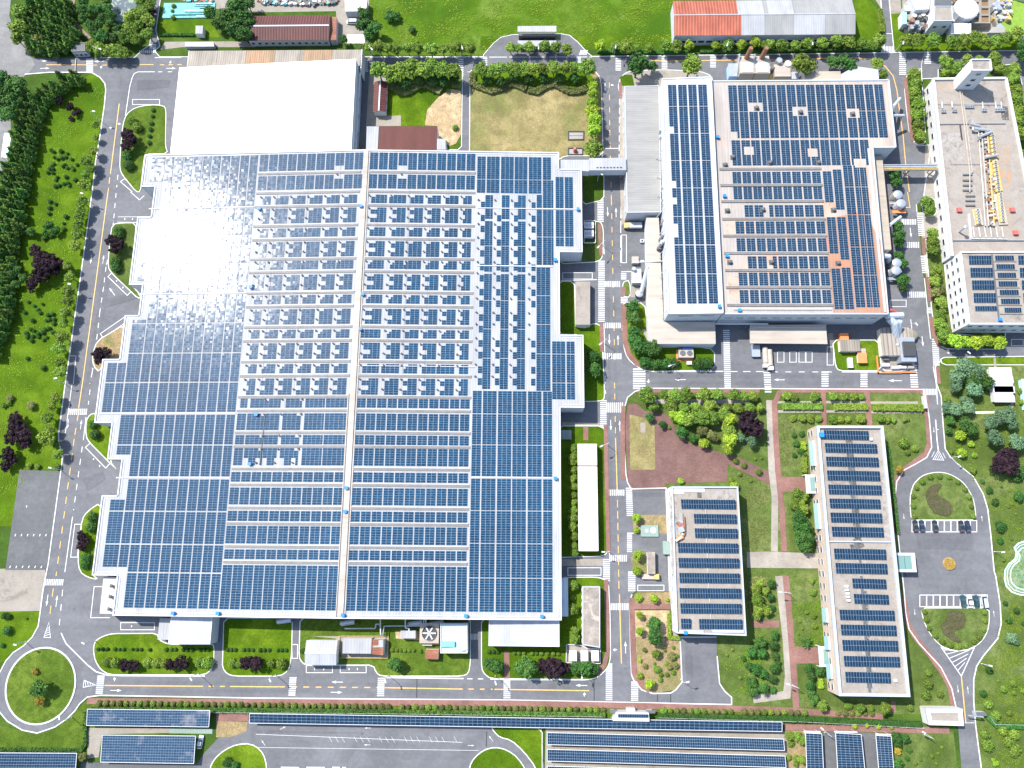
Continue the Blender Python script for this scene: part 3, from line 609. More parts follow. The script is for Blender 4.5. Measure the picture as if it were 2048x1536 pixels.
def zebra(tile, x0, y0, x1, y1, d, n, x0b=None, x1b=None):
    """n bars; d 'h': bars lie across x and are stacked down the picture"""
    x0b = x0 if x0b is None else x0b; x1b = x1 if x1b is None else x1b
    for i in range(n):
        a, c = (i + 0.0) / n, (i + 0.55) / n; z = mz()
        if d == 'h':
            q = [(x0 + (x0b - x0) * a, y0 + (y1 - y0) * a), (x1 + (x1b - x1) * a, y0 + (y1 - y0) * a), (x1 + (x1b - x1) * c, y0 + (y1 - y0) * c), (x0 + (x0b - x0) * c, y0 + (y1 - y0) * c)]
        else:
            q = [(x0 + (x1 - x0) * a, y0), (x0 + (x1 - x0) * c, y0), (x0b + (x1b - x0b) * c, y1), (x0b + (x1b - x0b) * a, y1)]
        mk.face([at(*tp(tile, *p), z) for p in reversed(q)])
for zz_ in [('00',690,470,745,580,'h',7),('00',1115,403,1255,423,'v',9),('00',1195,352,1248,400,'h',4),('10',850,480,895,580,'h',7),('10',1620,470,1660,615,'h',9),('10',1805,465,1850,580,'h',7),
    ('20',515,460,550,570,'h',7),('20',828,465,873,570,'h',8),('20',1197,450,1243,555,'h',8),('20',1585,445,1632,545,'h',8),('30',1050,420,1105,605,'h',12),('30',1250,420,1305,515,'h',7),('30',905,370,1005,425,'v',8),
    ('21',683,0,733,245,'h',18),('21',690,550,742,1045,'h',34),('21',742,713,870,760,'v',9),('21',745,1045,875,1090,'v',9),('21',745,1290,882,1338,'v',9),('21',872,650,915,705,'h',4),('21',870,840,925,895,'h',4),
    ('21',878,1060,925,1112,'h',4),('21',700,1285,748,1336,'h',4),('21',700,1470,750,1536,'h',5),('f',1266,737,1291,780,'h',9),('f',1446,660,1459,777,'h',30,1449,1462),('f',1527,744,1541,787,'h',9,1530,1543),
    ('f',1643,743,1657,775,'h',7),('f',1721,744,1735,776,'h',7),('f',1819,730,1833,777,'h',10,1822,1837),('32',1240,38,1360,88,'v',10),('31',1310,1175,1362,1395,'h',14,1322,1375),('31',1270,925,1325,975,'h',4),
    ('31',1115,797,1265,845,'v',10),('31',1220,510,1275,655,'h',10,1235,1287),('31',1085,400,1215,447,'v',9),('31',1070,217,1190,262,'v',9),('31',1190,165,1240,357,'h',13,1205,1255),('22',755,148,895,228,'v',9),
    ('22',705,130,757,370,'h',16),('22',770,845,905,893,'v',9),('22',910,830,960,1062,'h',15,918,970),('22',920,1190,972,1350,'h',11),('22',780,1368,925,1420,'v',10),('f',1206,1118,1220,1164,'h',12),('f',1256,1143,1271,1184,'h',11),
    ('23',790,218,938,273,'v',10),('23',750,700,803,1000,'h',19),('23',953,845,1010,1005,'h',11),('02',550,198,705,246,'v',10,545,698),('03',365,25,515,75,'v',11,358,508),('03',780,797,838,948,'h',10,763,820),
    ('13',268,810,325,965,'h',9,258,314),('13',975,815,1030,968,'h',10,968,1024),('13',1980,828,2035,985,'h',10),('13',1720,462,1780,510,'v',5),('20',535,440,600,400,'v',6,550,612),('33',1560,1170,1650,1178,'v',12)]: zebra(*zz_)
ARW = [(-2.2,-.13),(.55,-.13),(.4,-.52),(2.2,0),(.4,.52),(.55,.13),(-2.2,.13)]
ARB = [(-2.2,-.13),(.9,-.13),(.9,.5),(.55,.5),(1.15,1.35),(1.75,.5),(1.25,.5),(1.25,-.13)]
def arrow(tile, x, y, d, k=1.0, turn=0):
    a = {'E': 0, 'N': pi / 2, 'W': pi, 'S': -pi / 2, 'NW': R_(130), 'SE': R_(-40), 'SW': R_(-150), 'NE': R_(25)}[d]
    c = at(*tp(tile, x, y)); z = mz()
    if turn: out = [(u, v * turn) for u, v in ARB]
    else: out = ARW
    if turn < 0: out = out[::-1]
    mk.face([(c.x + k * (u * cos(a) - v * sin(a)), c.y + k * (u * sin(a) + v * cos(a)), z) for u, v in out])
for a in [('00',370,490,'W'),('00',360,548,'E'),('00',793,493,'W'),('00',790,548,'E',1,1),('00',1385,490,'W',1,1),('00',1370,548,'E'),('00',878,1005,'S',1,1),('00',963,1010,'N',1,1),('20',745,700,'S'),('20',812,700,'N',1,1),
    ('20',195,490,'W'),('21',765,160,'S'),('21',832,165,'N'),('21',778,1180,'S'),('21',848,1185,'N'),('21',1115,1502,'W',1.1,1),('21',1345,1502,'W'),('31',90,1503,'W'),('31',1015,1510,'W',1.2),('31',1235,1195,'S'),
    ('31',1140,325,'S'),('22',790,330,'S'),('22',862,335,'N'),('23',835,565,'S',1,-1),('23',908,570,'N'),('23',555,875,'W'),('23',555,960,'E',1,1),('13',650,848,'W'),('13',645,930,'E'),('13',895,1215,'W',.55),('13',890,1350,'W',.55),
    ('13',215,1215,'NE',.55),('13',60,1335,'NW',.55),('13',1880,1300,'NW',.55),('13',1720,1355,'E',.55),('03',940,838,'W',1,-1),('03',930,915,'E'),('03',380,195,'S'),('03',455,200,'N'),('01',730,540,'S',.9),
    ('01',828,540,'N',.9),('01',898,798,'NW',1),('02',545,320,'S',.9),('02',650,325,'N',.9),('32',1325,370,'S',.5),('32',1365,375,'N',.5,1),('32',1085,1060,'S',.5),('32',1710,1075,'N',.5),('33',1172,290,'S',.5),
    ('33',1805,300,'N',.5),('33',1518,905,'S',.6),('33',1597,910,'N',.6),('31',1460,1288,'W',.8),('30',1400,480,'W',.9),('23',10,1205,'E',.01)]: arrow(*a)
# hatched triangles
line('33', '1380,565 1545,800 1650,570', .32)
for t in (0.12, .26, .4, .54, .68, .82): line('33', '%g,%g %g,%g' % (1380 + 165 * t, 565 + 235 * t, 1648 - 100 * t * .9, 572 + 235 * max(0, t - .32)), .24)
line('33', '1385,572 1450,592 1520,600 1600,590 1650,572', .3)
line('03', '393,370 353,490 406,492', .22, closed=True); [line('03', '%g,%g %g,%g' % (370 - i * 5, 430 + i * 16, 403, 405 + i * 20), .2) for i in range(4)]
line('03', '668,890 675,833 770,872', .24, closed=True); [line('03', '%g,%g %g,%g' % (690 + i * 18, 885 - i * 5, 682 + i * 20, 838 + i * 7), .2) for i in range(4)]
line('32', '1362,530 1318,605 1405,610', .22, closed=True); [line('32', '%g,%g %g,%g' % (1335 + i * 18, 604, 1365 + i * 8, 548 + i * 14), .2) for i in range(4)]
line('32', '1308,585 1330,542', .2); line('32', '1418,595 1395,550', .2)
# parking rows
def bays(tile, x0, y0, x1, y1, n):
    line(tile, '%g,%g %g,%g %g,%g %g,%g' % (x0, y0, x1, y0, x1, y1, x0, y1), .3, closed=True)
    for i in range(1, n): x = x0 + (x1 - x0) * i / n; line(tile, '%g,%g %g,%g' % (x, y0, x, y1), .42)
bays('32', 1150, 1093, 1668, 1183, 10); bays('33', 1213, 152, 1752, 245, 10)
for i in range(6): line('02', '%g,1208 %g,1210' % (122 + i * 49, 128 + i * 49), .9); line('02', '%g,1462 %g,1464' % (80 + i * 50, 86 + i * 50), .9)
for a_ in (('01',1000,217),('01',1062,217),('01',935,712),('01',985,765),('02',800,655),('02',750,602),('02',215,980),('13',470,745),('13',543,745),('13',745,745),('13',812,745),('03',1055,402)): line(a_[0], '%g,%g %g,%g' % (a_[1]-4, a_[2], a_[1]+4, a_[2]), .7)
struct(mk.obj('road_marking', M_paint)); struct(yl.obj('yellow_road_marking', M_yel))
# dark tar joints across the roads
tj = MB()
for t_, s in (('13','1288,822 1284,972'),('23','655,830 657,998'),('23','1163,940 1163,1005'),('23','1268,938 1268,1010'),('13','1845,1245 1843,1365'),('21','480,600 480,602')): tj.stroke(pts(t_, s), .32, mz())
struct(tj.obj('drain_slot', M_dark))
# ============================================================ MAIN FACTORY
EAVE, RIDGE, XR = 10.0, 13.25, -69.0
SL = (RIDGE - EAVE) / 91.0
def zm(x, y=0): return RIDGE - SL * abs(x - XR)
OUT = [(-164.7,164.5),(-164.7,149.6),(-158.7,149.6),(-158.7,135.9),(-164.5,135.9),(-164.5,105.9),(-158.9,105.9),(-158.9,92.8),(-164.6,92.8),(-164.6,74.5),(-171.6,74.5),(-171.6,48.6),(-164.5,48.6),(-164.5,34.2),(-158.7,34.2),(-158.7,20.3),(-164.8,20.3),(-164.8,-9.6),(-155.0,-9.6),(-155.0,-24.0),
       (XR,-24.0),(11.8,-24.0),(11.8,55.3),(21.1,55.3),(21.1,84.8),(11.8,84.8),(11.8,119.8),(21.2,119.8),(21.2,156.8),(11.8,156.8),(11.8,164.5),(XR,164.5)]
def vsheet(x0, x1, y0, y1, zf, dz=0.0):
    return [(x0, y0, zf(x0, y0) + dz), (x1, y0, zf(x1, y0) + dz), (x1, y1, zf(x1, y1) + dz), (x0, y1, zf(x0, y1) + dz)]
fac = thing('factory_building', 'huge white-roofed factory covered with long blue solar arrays and small roof vents', 'factory', (-70, 70, 0))
wm = MB()
wm.prism(OUT, 0.0, [zm(x) - 0.35 for x, y in OUT], top=False); wm.obj('wall', sheet('factory_wall', (0.50, 0.52, 0.54), 'x', 1.4, 0.3, lines=0.9), fac)
rf = MB()
W_ = OUT[:21] + [OUT[-1]]; E_ = OUT[20:]
for part in (W_, E_):
    rf.prism(part, [zm(x) - 0.35 for x, y in part], [zm(x) for x, y in part])
rf.obj('roof', M_white, fac)
# gutters round the eaves and a lower lip
gt = MB(); n = len(OUT)
for i in range(n):
    a, c = Vector(OUT[i]), Vector(OUT[(i + 1) % n]); d = (c - a).normalized(); o = Vector((-d.y, d.x)) * 1.0
    q = [a, c, c + o - d * 0, a + o]
    for inset, hh in ((0.0, 0.32), (1.15, 0.16)):
        s0 = a + Vector((-d.y, d.x)) * inset + d * inset; s1 = c + Vector((-d.y, d.x)) * inset - d * inset; w2 = Vector((-d.y, d.x)) * (0.45 if inset == 0 else 0.18)
        gt.prism([(s0.x, s0.y), (s1.x, s1.y), (s1.x + w2.x, s1.y + w2.y), (s0.x + w2.x, s0.y + w2.y)], [zm(p.x) - 0.05 for p in (s0, s1, s1, s0)], [zm(p.x) + hh for p in (s0, s1, s1, s0)])
gt.obj('gutter', M_trim, fac)
# roof ridge duct: two white pipes along the ridge
rd = MB(); rd.box(XR - 1.0, XR + 1.0, -23.5, 164.2, RIDGE - 0.1, RIDGE + 0.35); rd.box(XR - 1.9, XR - 1.55, -23.5, 60, RIDGE - 0.1, RIDGE + 0.3); rd.box(XR + 1.5, XR + 1.8, -23.5, 164, RIDGE - 0.1, RIDGE + 0.25)
rd.obj('ridge_duct', M_cream, fac)

def cells(mb, x0, x1, y0, y1, zf, cw=0.89, ch=0.93, mask=None, gx=0.06, gy=0.09, lift=0.14, jit=0.0045, pair='x', pairgap=0.0):
    """solar modules on a framed rack; each glass is laid a touch out of level"""
    nx = max(1, int(round((x1 - x0) / cw))); ny = max(1, int(round((y1 - y0) / ch)))
    dx, dy = (x1 - x0) / nx, (y1 - y0) / ny; made = 0
    for j in range(ny):
        for i in range(nx):
            if mask and not mask(i, j, nx, ny): continue
            a, c = x0 + i * dx, y1 - j * dy
            # metal rack face
            q = [(a, c - dy), (a + dx, c - dy), (a + dx, c), (a, c)]
            mb.face([(x, y, zf(x, y) + lift - 0.02) for x, y in q], 0)
            tx, ty, t0 = random.gauss(0, jit), random.gauss(0, jit), 0.035
            gl, gr = (gx, .012) if i % 2 == 0 else (.012, gx)
            g = [(a + gl, c - dy + gy / 2), (a + dx - gr, c - dy + gy / 2), (a + dx - gr, c - gy / 2), (a + gl, c - gy / 2)]
            sx = (-1, 1, 1, -1); sy = (-1, -1, 1, 1)
            mb.face([(g[k][0], g[k][1], zf(*g[k]) + lift + t0 + sx[k] * tx * dx + sy[k] * ty * dy) for k in range(4)], 1)
            made += 1
    return made
ARR = []
def array(x0, x1, y0, y1, parent, zf, mats=None, **kw):
    if x1 - x0 < 0.5 or y1 - y0 < 0.5: return
    mb = MB(); m = cells(mb, x0, x1, y0, y1, zf, **kw)
    if not m: return
    # skirt so that the rack has thickness
    ARR.append((m, mb, parent, mats or [M_frame, M_pv]))
def westlim(y):
    for y1, y0, x in ((164.5,152,-161.3),(152,134.5,-155.1),(134.5,107.5,-161.2),(107.5,91,-155.1),(91,73,-161.2),(73,51.5,-169.3),(51.5,36,-161.2),(36,18.8,-155.1),(18.8,-6.5,-161.3),(-6.5,-24,-151.5)):
        if y <= y1 and y > y0: return x
BR = [163.2,152,139.9,139.0,134.5,127.2,126.9,114.9,114.6,107.5,102.3,101.3,91,89.5,89.2,77.0,76.7,73,65.0,64.7,52.8,51.8,40.0,39.7,36,27.6,26.6,18.8,14.5,14.2,2.2,1.9,-6.5,-8.2,-8.5,-21.2]
XS = [-169.3 + 4.075 * i for i in range(14)]
XS = [-169.3, -165.3, -161.3, -155.1, -151.2] + [-147.1 + 4.06 * i for i in range(8)]
for xa, xb, in ((-169.3,-165.4),(-165.0,-161.7),(-161.2,-155.5),(-155.1,-151.6),(-151.2,-147.5),(-147.1,-143.4),(-143.0,-139.3),(-138.95,-135.2),(-134.9,-131.2),(-130.8,-127.1),(-126.8,-123.1),(-122.7,-119.0),(-118.6,-115.1)):
    # merge the intervals in which this strip is present
    runs = []; 
    for i in range(len(BR) - 1):
        y1, y0 = BR[i], BR[i + 1]
        if y1 - y0 < 0.35: gap = 'g'
        elif y1 - y0 < 1.2 and (y1, y0) in ((139.9,139.0),(102.3,101.3),(52.8,51.8),(27.6,26.6)): runs.append(None); continue
        else: gap = None
        if gap == 'g': runs.append(None); continue
        if xa >= westlim((y0 + y1) / 2) - 0.3:
            if runs and runs[-1]: runs[-1] = (runs[-1][0], y0)
            else: runs.append((y1, y0))
        else: runs.append(None)
    for r in runs:
        if r and r[0] - r[1] > 1: array(xa + .05, xb - .1, r[1] + 0.1, r[0] - 0.1, fac, zm, cw=0.93, ch=0.93)
# middle rows, both slopes
TALL = [(138.4,131.9),(123.6,117.0),(109.3,102.8),(94.7,88.4),(80.6,74.1),(66.2,59.6)]
SHORT = [(144.1,140.4),(129.6,125.8),(115.3,111.7),(100.6,97.0),(86.1,82.6),(72.0,68.3)]
LOW = [(58.1,54.5),(52.2,45.7),(43.7,40.0),(38.6,32.0),(29.4,25.7),(23.5,17.1),(14.7,10.9),(9.1,2.6),(0.4,-3.1)]
vents = []
BLK_E = [(-65.9,-59.5),(-56.9,-51.5),(-49.8,-44.4),(-42.6,-37.2),(-35.3,-29.9),(-28.0,-24.4)]
BLK_W = [(-111.6,-108.2),(-106.1,-100.7),(-98.9,-93.5),(-91.7,-86.3),(-84.5,-79.1),(-77.2,-71.8)]
rr = random.Random(5)
def teeth(nleft, rows):
    return lambda i, j, nx, ny: not (i < nleft and j in rows)
for (y1, y0) in TALL:
    for xa, xb in BLK_E + BLK_W:
        nl = 2 if xb - xa > 4 else 1
        if xb - xa > 6: nl = 3
        rows = {0, 3, 4} if rr.random() < 0.8 else ({3, 4} if rr.random() < 0.5 else {0})
        if rr.random() < 0.07: rows = set()
        array(xa, xb, y0, y1, fac, zm, mask=teeth(nl, rows))
        vents += [(xa - 0.75, y1 - 0.4), (xa - 0.85, y1 - 4.4)]
for (y1, y0) in SHORT:
    for xa, xb in BLK_E + BLK_W:
        nl = 2 if xb - xa > 4 else 1
        def mk_(i, j, nx, ny, nl=nl): return not ((i < nl and j == 0) or (i < nl - 1 and j <= 1 and nx > 5 and rr.random() < .4))
        array(xa - (1.6 if rr.random() < .15 else 0), xb, y0, y1, fac, zm, mask=mk_)
        vents.append((xa - 0.7, y1 - 0.5))
for (y1, y0) in ((163.3, 155.6), (153.3, 147.0)):
    for k in range(11):
        for X0 in (-67.5, -114.3):
            notch = (k == (6 if X0 < -100 else 3) + (2 if X0 < -100 else 0))
            f = None
            if notch: f = (lambda i, j, nx, ny, t=(y1 > 160): not (j >= ny - 2 if t else j < 2))
            array(X0 + k * 4.06, X0 + k * 4.06 + 3.6, y0, y1, fac, zm, mask=f)
vents += [(-53.9, 153.4), (-80.8, 153.4)]
for n_, (y1, y0) in enumerate(LOW):
    for k in range(11): array(-67.5 + k * 4.035, -67.5 + k * 4.035 + 3.6, y0, y1, fac, zm)
    if n_ < 4:
        tall = n_ in (1, 3)
        for xa, xb in ((-114.3, -110.8), (-110.3, -97.5), (-96.2, -89.0)):
            if n_ == 0: xa += 0.8
            def f2(i, j, nx, ny, t=tall, q=n_):
                if nx < 6: return True
                if j < 1 and (i % 8) in (6, 7): return False
                if q == 3 and j >= ny - 3 and (i % 8) in (0, 1, 5, 6) : return False
                return True
            array(xa, xb, y0, y1, fac, zm, mask=f2)
        vents += [(-103.6, y1 - 0.4), (-96.9, y1 - 0.3), (-89.0, y1 - 0.3)]
        if n_ == 3: vents += [(-105.2, y0 + 1), (-98, y0 + 1), (-91, y0 + 1)]
        for xa, xb in ((-87.6, -79.9), (-79.5, -71.2)): array(xa, xb, y0, y1, fac, zm)
    else:
        for k in range(11): array(-114.6 + k * 4.03, -114.6 + k * 4.03 + 3.6, y0, y1, fac, zm)
for k in range(11):
    array(-67.5 + k * 4.06, -67.5 + k * 4.06 + 3.65, -21.2, -5.3, fac, zm); array(-114.7 + k * 4.03, -114.7 + k * 4.03 + 3.65, -21.2, -5.3, fac, zm)
# east field
def east(x0, x1, segs, **kw):
    for y1, y0 in segs: array(x0, x1, y0, y1, fac, zm, **kw)
SEG_T = [(162.1, 151.9), (151.6, 145.6)]; SEG_L = [(61.6, 52.7), (52.4, 40.6), (40.3, 28.4), (27.4, 15.6), (15.3, 3.5), (3.2, -9.0), (-9.3, -21.2)]
for xa, xb in ((-22.4,-18.9),(-18.4,-13.1),(-12.5,-7.2),(-6.8,-1.5),(-0.9,4.4)): east(xa, xb, SEG_T + SEG_L)
FULL = [(151.6,139.2),(138.3,126.5),(126.2,114.0),(113.0,101.2),(100.9,89.1),(88.8,77.0),(76.7,61.9),(61.6,52.7)]
east(5.0, 8.5, SEG_L)
east(5.0, 8.4, [(162.1, 151.9)])
east(2.4, 4.6, [(145.0,139.2),(138.3,126.5),(126.2,114.2)])
for xa, xb in ((5.0, 9.3),): east(xa, xb, [(151.6,139.2),(138.3,126.5),(126.2,114.2)])
east(2.4, 7.9, [(113.0,101.2),(100.9,89.1),(88.8,77.0),(76.7,61.9)])
for xa, xb in ((10.3, 13.6), (14.1, 17.5)): east(xa, xb, [(153.2,139.2),(138.3,126.5),(126.2,122.4)])
for xa, xb in ((8.6, 13.8), (14.3, 17.5)): east(xa, xb, [(82.0,77.0),(76.7,65.3),(65.0,58.6)])
for xa, xb in ((-18.8,-15.7),(-12.0,-8.8),(-5.3,-2.1)):
    east(xa, xb, [(144.6,134.0),(133.0,122.3),(122.0,111.0),(110.0,98.9),(98.6,87.0),(86.7,75.0),(74.7,62.4)])
for xv in (-20.6, -13.85, -6.95, 0.3):
    y = 141.6; k = 0
    while y > 64:
        if rr.random() < 0.9: array(xv, xv + 1.72, y - 2.75, y, fac, zm)
        vents.append((xv - 0.95, y + 0.7)); y -= 2.8 + (2.0 if k % 2 else 3.1); k += 1
# the arrays themselves: the 300 largest as parts, the small rest as one part
ARR.sort(key=lambda a: -a[0])
def flush_arrays(limit=290):
    global ARR
    ARR.sort(key=lambda a: -a[0])
    for m, mb, par, mats in ARR[:limit]: mb.obj('solar_array', mats, par)
    rest = MB()
    for m, mb, par, mats in ARR[limit:]:
        b = len(rest.v); rest.v += mb.v; rest.f += [[b + k for k in f] for f in mb.f]; rest.m += mb.m
    if rest.v: tag(rest.obj('small_solar_array', ARR[-1][3], ARR[-1][2]), kind='stuff')
    ARR = []
flush_arrays()
# ridge vents between the rows: grey bands with white flashing
levels = sorted([y for p in TALL + SHORT + LOW for y in p] + [147.0, 153.3, 155.6, -5.3], reverse=True)
bandy = []
allr = sorted(TALL + SHORT + LOW + [(163.3,155.6),(153.3,147.0),(-5.3,-21.2)], reverse=True)
for a, c in zip(allr[:-1], allr[1:]): bandy.append((a[1] + c[0]) / 2)
for y in bandy:
    for xa, xb in ((-114.6, -70.8), (-67.2, -23.0)):
        b = MB(); h = 0.22
        b.prism([(xa, y - .55), (xb, y - .55), (xb, y + .45), (xa, y + .45)], [zm(xa) - .1, zm(xb) - .1] * 1 + [zm(xb) - .1, zm(xa) - .1], [zm(xa) + h, zm(xb) + h, zm(xb) + h, zm(xa) + h], mi=0)
        b.prism([(xa, y + .45), (xb, y + .45), (xb, y + .6), (xa, y + .6)], [zm(xa), zm(xb), zm(xb), zm(xa)], [zm(xa) + h + .06, zm(xb) + h + .06, zm(xb) + h + .06, zm(xa) + h + .06], mi=1)
        b.obj('ridge_vent', [M_band, M_trim], fac)
# turbine vents: a cowl on a short neck
vb = MB(); vb.tube((0, 0, -0.2), (0, 0, 0.7), 0.22, 0.22, 8, 0); vb.tube((0, 0, .55), (0, 0, .95), .42, .42, 8, 0); vb.tube((0, 0, .95), (0, 0, 1.15), .42, .08, 8, 0); vb.tube((-.1, .1, .1), (-.5, .42, .5), .1, .14, 6, 0)
vme = vb.mesh('roof_vent', M_dgrey)
for x, y in vents[:290]: child('roof_vent', vme, fac, (x, y, zm(x)), (0, 0, rr.uniform(0, 6)), (.85, .85, .8))
# access walk rails and catwalks between the fields
cw_ = MB()
for (x0, x1, y, wd) in ((-160, -115, 139.45, .35), (-160, -115, 101.8, .35), (-170, -115, 52.3, .4), (-160, -115, 27.1, .4), (-22, 8, 27.9, .35), (-22, 9, 113.5, .35), (-70, -22, 71.2 , .2), (-115, -70, 102.1, .2), (-22, 20, 138.75, .3), (-155, 11, -22.2, .25)):
    cw_ = MB(); cw_.prism([(x0, y - wd / 2), (x1, y - wd / 2), (x1, y + wd / 2), (x0, y + wd / 2)], [zm(x0), zm(x1), zm(x1), zm(x0)], [zm(x0) + .3, zm(x1) + .3, zm(x1) + .3, zm(x0) + .3]); cw_.obj('cable_tray', M_trim, fac)
# thin lightning conductors across the roof
lc = MB()
for x in (-105.5, -92.5, -79.5, -50.2, -41.5): lc.stroke([(x, 60), (x, 160)], .07, zm(x) + .22)
for p in ((-103.2, 52, -103.6, 33),): lc.stroke([(p[0], p[1]), (p[2], p[3])], .3, zm(p[0]) + .4)
lc.obj('conductor', M_dgrey, fac)
# blue inspection hatches on posts
hb = MB(); hb.box(-.55, .55, -.5, .5, 0.25, 1.15, 0); hb.box(-.65, .65, -.6, .6, 1.15, 1.25, 0); hb.box(-.5, -.4, -.4, .4, 0, .3, 1); hb.box(.4, .5, -.4, .4, 0, .3, 1); hb.tube((.7, 0, 0), (.7, 0, 1.1), .06, .06, 6, 1)
hme = hb.mesh('blue_cabinet', [M_blue, M_steel])
CAB = [('11',845,125,12),('11',28,135,11.6),('11',855,820,13),('11',838,1098,13),('10',920,10,0),('12',725,832,13),('12',715,1020,13),('02',2000,640,11.6),('12',5,245,11.6),('21',528,140,9.9),('21',345,545,10.3),('22',347,755,10.3),('03',1385,297,11),('03',1745,298,11.5),('13',697,312,13),('13',1680,318,11),('23',238,322,10.3),('01',2005,760,12)]
for t_, x, y, z in CAB:
    if z: p = at(*tp(t_, x, y), z + .6); child('blue_cabinet', hme, fac, (p.x, p.y, zm(p.x)))
# loading doors and windows on the factory walls
dm = MB(); dm.box(-2.2, 2.2, -.08, .0, 0, 4.4); dme = dm.mesh('door', M_steel)
def ondoor(x, y, ang): child('loading_door', dme, fac, (x, y, 0.05), (0, 0, ang))
for y in (142, 98, 27): ondoor(-158.95 if y != 98 else -159.1, y, pi / 2 * 3)
for x in (-120, -98, -52, 3): ondoor(x, -24.2, 0)
for y in (100, 60 - 20, 5): ondoor(12.1, y, pi / 2)
wmb = MB(); wmb.box(-1.4, 1.4, -.08, 0, 0, 1.3); wme = wmb.mesh('window', M_win)
for x in range(-146, 8, 9): child('window', wme, fac, (x, -24.12, 5.2))
for y in range(-18, 50, 9): child('window', wme, fac, (12.0, y, 5.2), (0, 0, pi / 2))
for y in (125, 134, 143, 62, 71, 80): child('window', wme, fac, (21.35, y, 5.2), (0, 0, pi / 2))

# ============================================================ OTHER BUILDINGS
def quadz(tile, s, z): return pts(tile, s, z)
def windows_on(parent, a, b, z0, n, wd=1.3, ht=1.4, out=0.06, mat=None, name='window'):
    """n window panes along the wall a-b (outside on the right hand going a to b)"""
    a = Vector((a[0], a[1])); b = Vector((b[0], b[1])); d = (b - a).normalized(); ang = atan2(d.y, d.x)
    nrm = Vector((d.y, -d.x)); m = MB(); e = .12
    m.box(-wd / 2 - e, wd / 2 + e, -.12, .02, -e, 0); m.box(-wd / 2 - e, wd / 2 + e, -.12, .02, ht, ht + e); m.box(-wd / 2 - e, -wd / 2, -.12, .02, 0, ht); m.box(wd / 2, wd / 2 + e, -.12, .02, 0, ht); me = m.mesh(name, M_trim)
    m = MB(); m.box(-wd / 2, wd / 2, -.07, .0, 0, ht); pm = m.mesh('pane', mat or M_win)
    for i in range(n):
        p = a + (b - a) * ((i + .5) / n) + nrm * out; w_ = child(name, me, parent, (p.x, p.y, z0), (0, 0, ang)); g_ = bpy.data.objects.new('pane', pm); COL.objects.link(g_); g_.parent = w_
def slab_building(name, label, cat, P, z, wall=M_wallg, roof=M_roofcon, par=None, parm=None, zs=None, over=0.0, doors=0, wins=None, group=None):
    """P: roof corners (world). flat or sloping roof; par: parapet height"""
    cx = sum(p[0] for p in P) / len(P); cy = sum(p[1] for p in P) / len(P)
    t = thing(name, label, cat, (cx, cy, 0), group)
    P2 = [(p[0], p[1]) for p in P]; Z = zs or [z] * len(P2)
    a = sum(P2[i][0] * P2[(i + 1) % len(P2)][1] - P2[(i + 1) % len(P2)][0] * P2[i][1] for i in range(len(P2)))
    if a < 0: P2.reverse(); Z = list(reversed(Z))
    W2 = P2
    if over: W2 = [(cx + (x - cx) * (1 - over / max(1, abs(x - cx))), cy + (y - cy) * (1 - over / max(1, abs(y - cy)))) for x, y in P2]
    b = MB(); b.prism(W2, 0, [k - .25 for k in Z], top=False); b.obj('wall', wall, t)
    b = MB(); b.prism(P2, [k - .25 for k in Z], Z, bottom=bool(over)); b.obj('roof', roof, t)
    if par:
        b = MB(); n = len(P2); wdt = par[1]
        for i in range(n):
            A, C = Vector(P2[i]), Vector(P2[(i + 1) % n]); d = (C - A).normalized(); o = Vector((-d.y, d.x)) * wdt; q1 = C - d * wdt
            b.prism([(A.x, A.y), (q1.x, q1.y), (q1.x + o.x, q1.y + o.y), (A.x + o.x, A.y + o.y)], [Z[i] - .1] * 4, [Z[i] + par[0]] * 4)
        b.obj('parapet', parm or M_par, t)
    if doors:
        m = MB(); m.box(-.6, .6, -.06, .04, 0, 2.1); me = m.mesh('door', M_dgrey); A, C = Vector(P2[0]), Vector(P2[1])
        for i in range(doors):
            p = A + (C - A) * ((i + .5) / doors); d = (C - A); child('door', me, t, (p.x, p.y, 0.1), (0, 0, atan2(d.y, d.x)))
    if wins:
        for e, z0, n, wd, ht in wins:
            A, C = P2[e % len(P2)], P2[(e + 1) % len(P2)]; windows_on(t, A, C, z0, n, wd, ht)
    return t, P2
